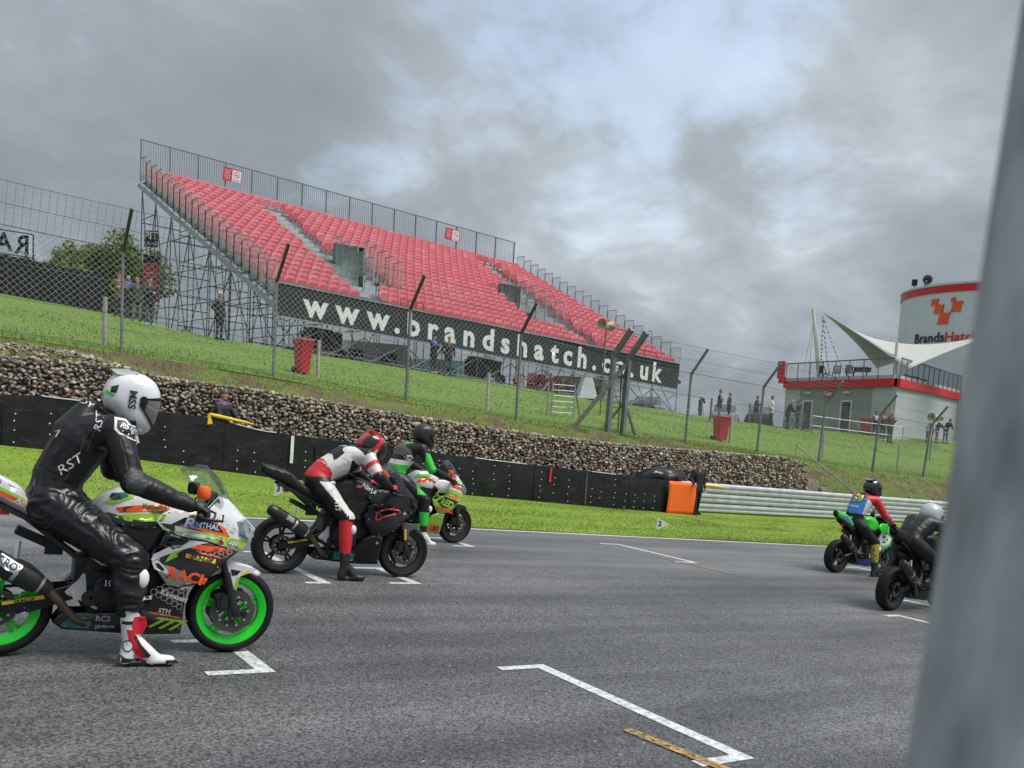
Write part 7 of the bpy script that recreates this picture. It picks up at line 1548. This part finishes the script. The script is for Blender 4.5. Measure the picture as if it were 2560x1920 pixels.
def person(label, x, y, face, h, jacket, legs, hair, arms=('down', 'down'), coat=0.0, lean=0.0, shoes=SHOE, accent=None, stride=.0, hat=None, short=False, z=None, voxel=.0145, acz=1.2, group='spectators on the bank'):
    root = empty('person', (x, y, H(x, y) if z is None else z), R(face), label, 'person', group); s = h/1.75; root.scale = (s, s, s)
    f = Fig(); ln = lambda p, k=1.0: V((p[0]+lean*max(0, p[2]-.95)*k, p[1], p[2]-abs(lean)*.22*max(0, p[2]-.95)))
    for sd, st in ((-1, stride), (1, -stride)):
        hp, kn, an = V((0, sd*.095, .93)), V((st*.5+.02, sd*.115, .50)), V((st, sd*.125, .085))
        f.seg(hp, .088+coat*.2, kn, .062, 'leg'); f.seg(kn, .061, an, .045, 'shin'); f.seg(an+V((-.045, 0, -.04)), .042, an+V((.13, sd*.03, -.05)), .036, 'foot')
        if short: pass
    f.seg((0, -.07, .95), .105, (0, .07, .95), .105, 'hips'); w_ = .105+coat*.3
    if coat: f.seg((0, -.06, .80), .125+coat*.25, (0, -.05, 1.1), .115+coat*.2, 'coat'); f.seg((0, .06, .80), .125+coat*.25, (0, .05, 1.1), .115+coat*.2, 'coat')
    for sd in (-1, 1): f.seg(ln((0, sd*.05, 1.0)), w_, ln((0, sd*.07, 1.30)), .118+coat*.15, 'torso'); f.seg(ln((0, sd*.07, 1.30)), .118+coat*.15, ln((0, sd*.09, 1.42)), .075, 'torso')
    f.seg(ln((0, 0, 1.42)), .062, ln((.01, 0, 1.54)), .050, 'neck'); hc = ln((.02, 0, 1.635))
    f.ell(hc, (.095, .074, .108), 'head'); f.seg(hc+V((.03, 0, -.06)), .055, hc+V((.052, 0, -.085)), .042, 'head'); f.seg(hc+V((.085, 0, .01)), .012, hc+V((.108, 0, -.028)), .015, 'head')
    for sd in (-1, 1): f.ell(hc+V((-.008, sd*.076, -.01)), (.02, .012, .03), 'head')
    for sd, a in ((-1, arms[0]), (1, arms[1])):
        e, w2 = ARMS[a]; e, w2 = ln((e[0], e[1]*sd, e[2])), ln((w2[0], w2[1]*sd, w2[2])); sh = ln((0, sd*.185, 1.40))
        f.seg(ln((0, sd*.10, 1.36)), .085, sh, .066+coat*.1, 'torso'); f.seg(sh, .062+coat*.15, e, .050+coat*.12, 'sleeve'); f.seg(e, .050+coat*.12, w2, .038+coat*.06, 'sleeve')
        if a != 'pockets': hand(f, w2, (w2-e) if a != 'phone' else V((.6, -.4*sd, .5)), (.3, sd, .2), .7)
    ac = accent or jacket
    def cls(c, l, t):
        if l in ('head', 'neck'):
            q = c-hc
            if l == 'head' and q.x > .062 and .0 < q.z < .022 and .018 < abs(q.y) < .045: return 4
            if l == 'head' and q.x > .07 and -.072 < q.z < -.058 and abs(q.y) < .025: return 5
            return 0
        if l == 'hand': return 0
        if l == 'foot': return 3
        if l in ('leg', 'shin'): return (0 if short and c.z < .42 else 2)
        if l == 'hips': return 2 if c.z < .96 and not coat else 1
        return 6 if accent and l == 'torso' and c.x > .03 and c.z > acz else 1
    b_ = f.skin('body', [SKIN, jacket, legs, shoes, mk('eyes', (.03, .025, .02), .4), mk('lips', (.30, .11, .09), .5), ac], cls, root, voxel, 4)
    hcl = HAIRC.get(hair)
    if hat or hcl:
        m = MB(); m.ell(hc+V((-.006, 0, .014)), (.104, .083, .116), 18, 14); keep = []
        for fc, mi in zip(m.f, m.m):
            c = sum((m.v[i] for i in fc), V())/len(fc)-hc
            if c.z > (.045 if c.x > .02 else .045-(.02-c.x)*1.1): keep.append(fc)
        m.f = keep; m.m = [0]*len(keep); o = m.build('hat' if hat else 'hair', hat or mk('hair '+hair, hcl, .8, 0, .3, 60, .4, 90), root, 180); o.modifiers.new('t', 'SOLIDIFY').thickness = .012
    return root
BLKJ, NAVY, DENIM, GREYC, BRWN, WHTH, OLIV = cloth('black', (.014, .014, .016)), cloth('navy', (.018, .022, .04)), cloth('denim', (.045, .065, .11)), cloth('mid grey', (.15, .15, .15)), cloth('brown coat', (.12, .085, .035)), cloth('white hoodie', (.52, .53, .53)), cloth('dark olive', (.035, .04, .03))
BLUEP = cloth('blue panel', (.03, .10, .50)); PURP = cloth('purple fleece', (.12, .05, .22)); GREENP = cloth('green print', (.05, .22, .10)); REDP = cloth('red and white print', (.42, .10, .11)); KHAK = cloth('khaki', (.16, .14, .11))
person('man in a long olive-brown coat at far left before the hoarding', 7.85, 38.9, -80, 1.74, BRWN, NAVY, 'brown', ('pockets', 'folded'), .09)
person('bald-headed person with a blue collar tucked behind the brown coat', 8.35, 39.6, -75, 1.72, BLKJ, NAVY, 'bald', ('down', 'down'), .05, accent=BLUEP)
person('person in a dark padded coat between the brown coat and the bearded man', 8.25, 37.6, -85, 1.66, OLIV, GREYC, 'fair', ('pockets', 'pockets'), .10)
person('man in a black jacket and blue jeans clasping his hands, below the red notice', 8.22, 35.5, -70, 1.78, BLKJ, DENIM, 'dark', ('folded', 'down'), .05, shoes=SHOEW)
person('white-haired man in a long black coat standing alone before the scaffold', 10.5, 34.5, -55, 1.78, BLKJ, BLKJ, 'white', ('pockets', 'pockets'), .09)
person('man in black with blue shoulders holding a phone before the banner', 20.55, 35.95, -60, 1.74, BLKJ, BLKJ, 'dark', ('phone', 'phone'), .05, accent=BLUEP, shoes=SHOEW)
person('man in a black jacket and jeans, right of the pair before the banner', 20.75, 34.95, -100, 1.75, BLKJ, DENIM, 'fair', ('pockets', 'down'), .05)
person('lone spectator in black with hands to the face beside a tripod', 45.0, 42.7, -70, 1.72, BLKJ, DENIM, 'white', ('face', 'face'), .05)
person('tall man with a green printed top above the right red bin', 40.3, 36.75, -60, 1.76, BLKJ, GREYC, 'brown', ('folded', 'down'), .04, accent=GREENP)
person('person in black shorts with hand on hip, right of the green top', 41.4, 37.0, -55, 1.72, BLKJ, BLKJ, 'fair', ('hips', 'hips'), .05, short=True)
person('man in a dark coat and grey trousers left of the white hoodie', 42.9, 36.2, -60, 1.73, NAVY, KHAK, 'fair', ('pockets', 'phone'), .07)
person('man in a white hoodie and black trousers on the bank', 43.35, 35.45, -65, 1.76, WHTH, BLKJ, 'brown', ('pockets', 'pockets'), .05)
person('bald man in black leaning over a push bike near the grey building', 43.3, 34.2, -40, 1.77, BLKJ, DENIM, 'bald', ('rail', 'rail'), .06, lean=.25)
person('person with a camera to the face beside the dark doorway', 45.6, 35.3, -60, 1.66, BLKJ, BLKJ, 'dark', ('face', 'face'), .05)
person('woman in black before the red bin at the grey building', 51.2, 33.7, -110, 1.62, BLKJ, BLKJ, 'brown', ('folded', 'folded'), .05, shoes=SHOEW, accent=WHTH)
person('person in a red and white printed top beside the woman', 49.7, 32.2, -100, 1.76, BLKJ, DENIM, 'dark', ('phone', 'folded'), .04, accent=REDP, shoes=SHOEW)
person('broad bald man in a dark jacket and black trousers by the building corner', 48.2, 30.75, -90, 1.84, OLIV, BLKJ, 'bald', ('pockets', 'phone'), .09)
person('fair person in a pale top leaning on the railing, left of three', 55.7, 32.9, -60, 1.74, cloth('pale blue top', (.42, .47, .50)), NAVY, 'fair', ('rail', 'rail'), .02, lean=.45)
person('dark-haired person leaning on the railing, middle of three', 57.2, 33.1, -75, 1.76, BLKJ, NAVY, 'dark', ('rail', 'rail'), .03, lean=.3, accent=WHTH)
person('person in black bending on the railing nearest the horn speaker', 58.6, 33.3, -110, 1.72, BLKJ, DENIM, 'dark', ('rail', 'rail'), .04, lean=.5)
MG = 'trackside marshals'
mr = person('marshal in black with a grey beanie standing behind the orange board', 21.47, 20.22, -97, 1.74, cloth('marshal black', (.012, .012, .014)), BLKJ, 'brown', ('flag', 'down'), .05, hat=cloth('grey beanie', (.10, .09, .095)), stride=.10, voxel=.011, group=MG)
ml = person('marshal with short hair and purple collar looking over the black barrier', 6.55, 21.13, -60, 1.66, cloth('marshal jacket', (.016, .016, .018)), BLKJ, 'brown', ('rail', 'rail'), .06, accent=PURP, acz=1.40, voxel=.010, group=MG, lean=.03, z=H(6.55, 21.1)+.13)
# yellow flags
YF = mk('yellow flag cloth', (.78, .50, .02), .65, 0, .12, 6, .3, 20)
m = MB(); pts = [V((5.98, 20.29, 1.30)), V((6.02, 20.27, 1.37)), V((6.2, 20.28, 1.335)), V((6.5, 20.28, 1.285)), V((6.8, 20.28, 1.235)), V((7.02, 20.28, 1.19))]; m.path(pts, [.02, .035, .045, .035, .03, .012], 8)
m.add([pts[0]+V((0, -.03, .0)), pts[1]+V((0, -.035, 0)), pts[1]+V((.05, -.05, -.2)), pts[0]+V((-.02, -.05, -.16))], [(0, 1, 2, 3)]); tag(m.build('rolled_flag', YF, None, 60), 'rolled yellow flag lying along the top of the black barrier', 'flag')
m = MB(); m.path([(21.55, 19.98, H(21.5, 20)+.98), (21.8, 19.95, H(21.5, 20)+.97), (22.2, 19.95, H(21.5, 20)+.93), (22.7, 19.95, H(21.5, 20)+.88)], [.03, .045, .03, .006], 8); tag(m.build('rolled_flag', YF, None, 60), 'rolled yellow flag held by the marshal behind the orange board', 'flag')
# tripod and push bike
tp = empty('tripod', (44.6, 42.2, H(44.6, 42.2)), 0, 'silver camera tripod beside the lone spectator in black', 'tripod')
for k in range(3): m = MB(); a = k*2.1; m.tube((0, 0, 1.35), (.35*math.cos(a), .35*math.sin(a), 0), .018, n=6); m.build('leg', ALU, tp)
m = MB(); m.box((0, 0, 1.42), (.12, .16, .1)); m.build('head', BLACK, tp)
pb = empty('push_bike', (43.75, 33.75, H(43.75, 33.75)), R(-42), 'black push bike with yellow flashes held by the bald man', 'bicycle')
for x_ in (-.52, .52):
    m = MB(); m.lathe([(.30, -.018), (.335, 0), (.30, .018), (.29, 0)], (x_, 0, .335), 26, closed=True)
    for k in range(8): a = k*.785; m.tube((x_, 0, .335), (x_+.3*math.cos(a), 0, .335+.3*math.sin(a)), .003, n=3, caps=False)
    m.build('wheel', BLACK, pb, 50)
m = MB(); [m.tube(p, q, .018, n=6) for p, q in (((-.52, 0, .335), (-.1, 0, .3)), ((-.1, 0, .3), (.38, 0, .75)), ((-.2, 0, .8), (.36, 0, .82)), ((-.1, 0, .3), (-.22, 0, .85)), ((-.52, 0, .335), (-.2, 0, .8)), ((.36, 0, .85), (.52, 0, .335)))]; m.build('frame', mk('yellow flash frame', (.10, .10, .02), .4, 0, .9, 12), pb)
m = MB(); m.tube((.34, -.28, .98), (.34, .28, .98), .014, n=6); m.tube((.36, 0, .85), (.34, 0, .98), .016, n=6); m.build('handlebar', BLACK, pb); m = MB(); m.ell((-.24, 0, .9), (.13, .06, .03), 12, 6); m.build('saddle', BLACK, pb)
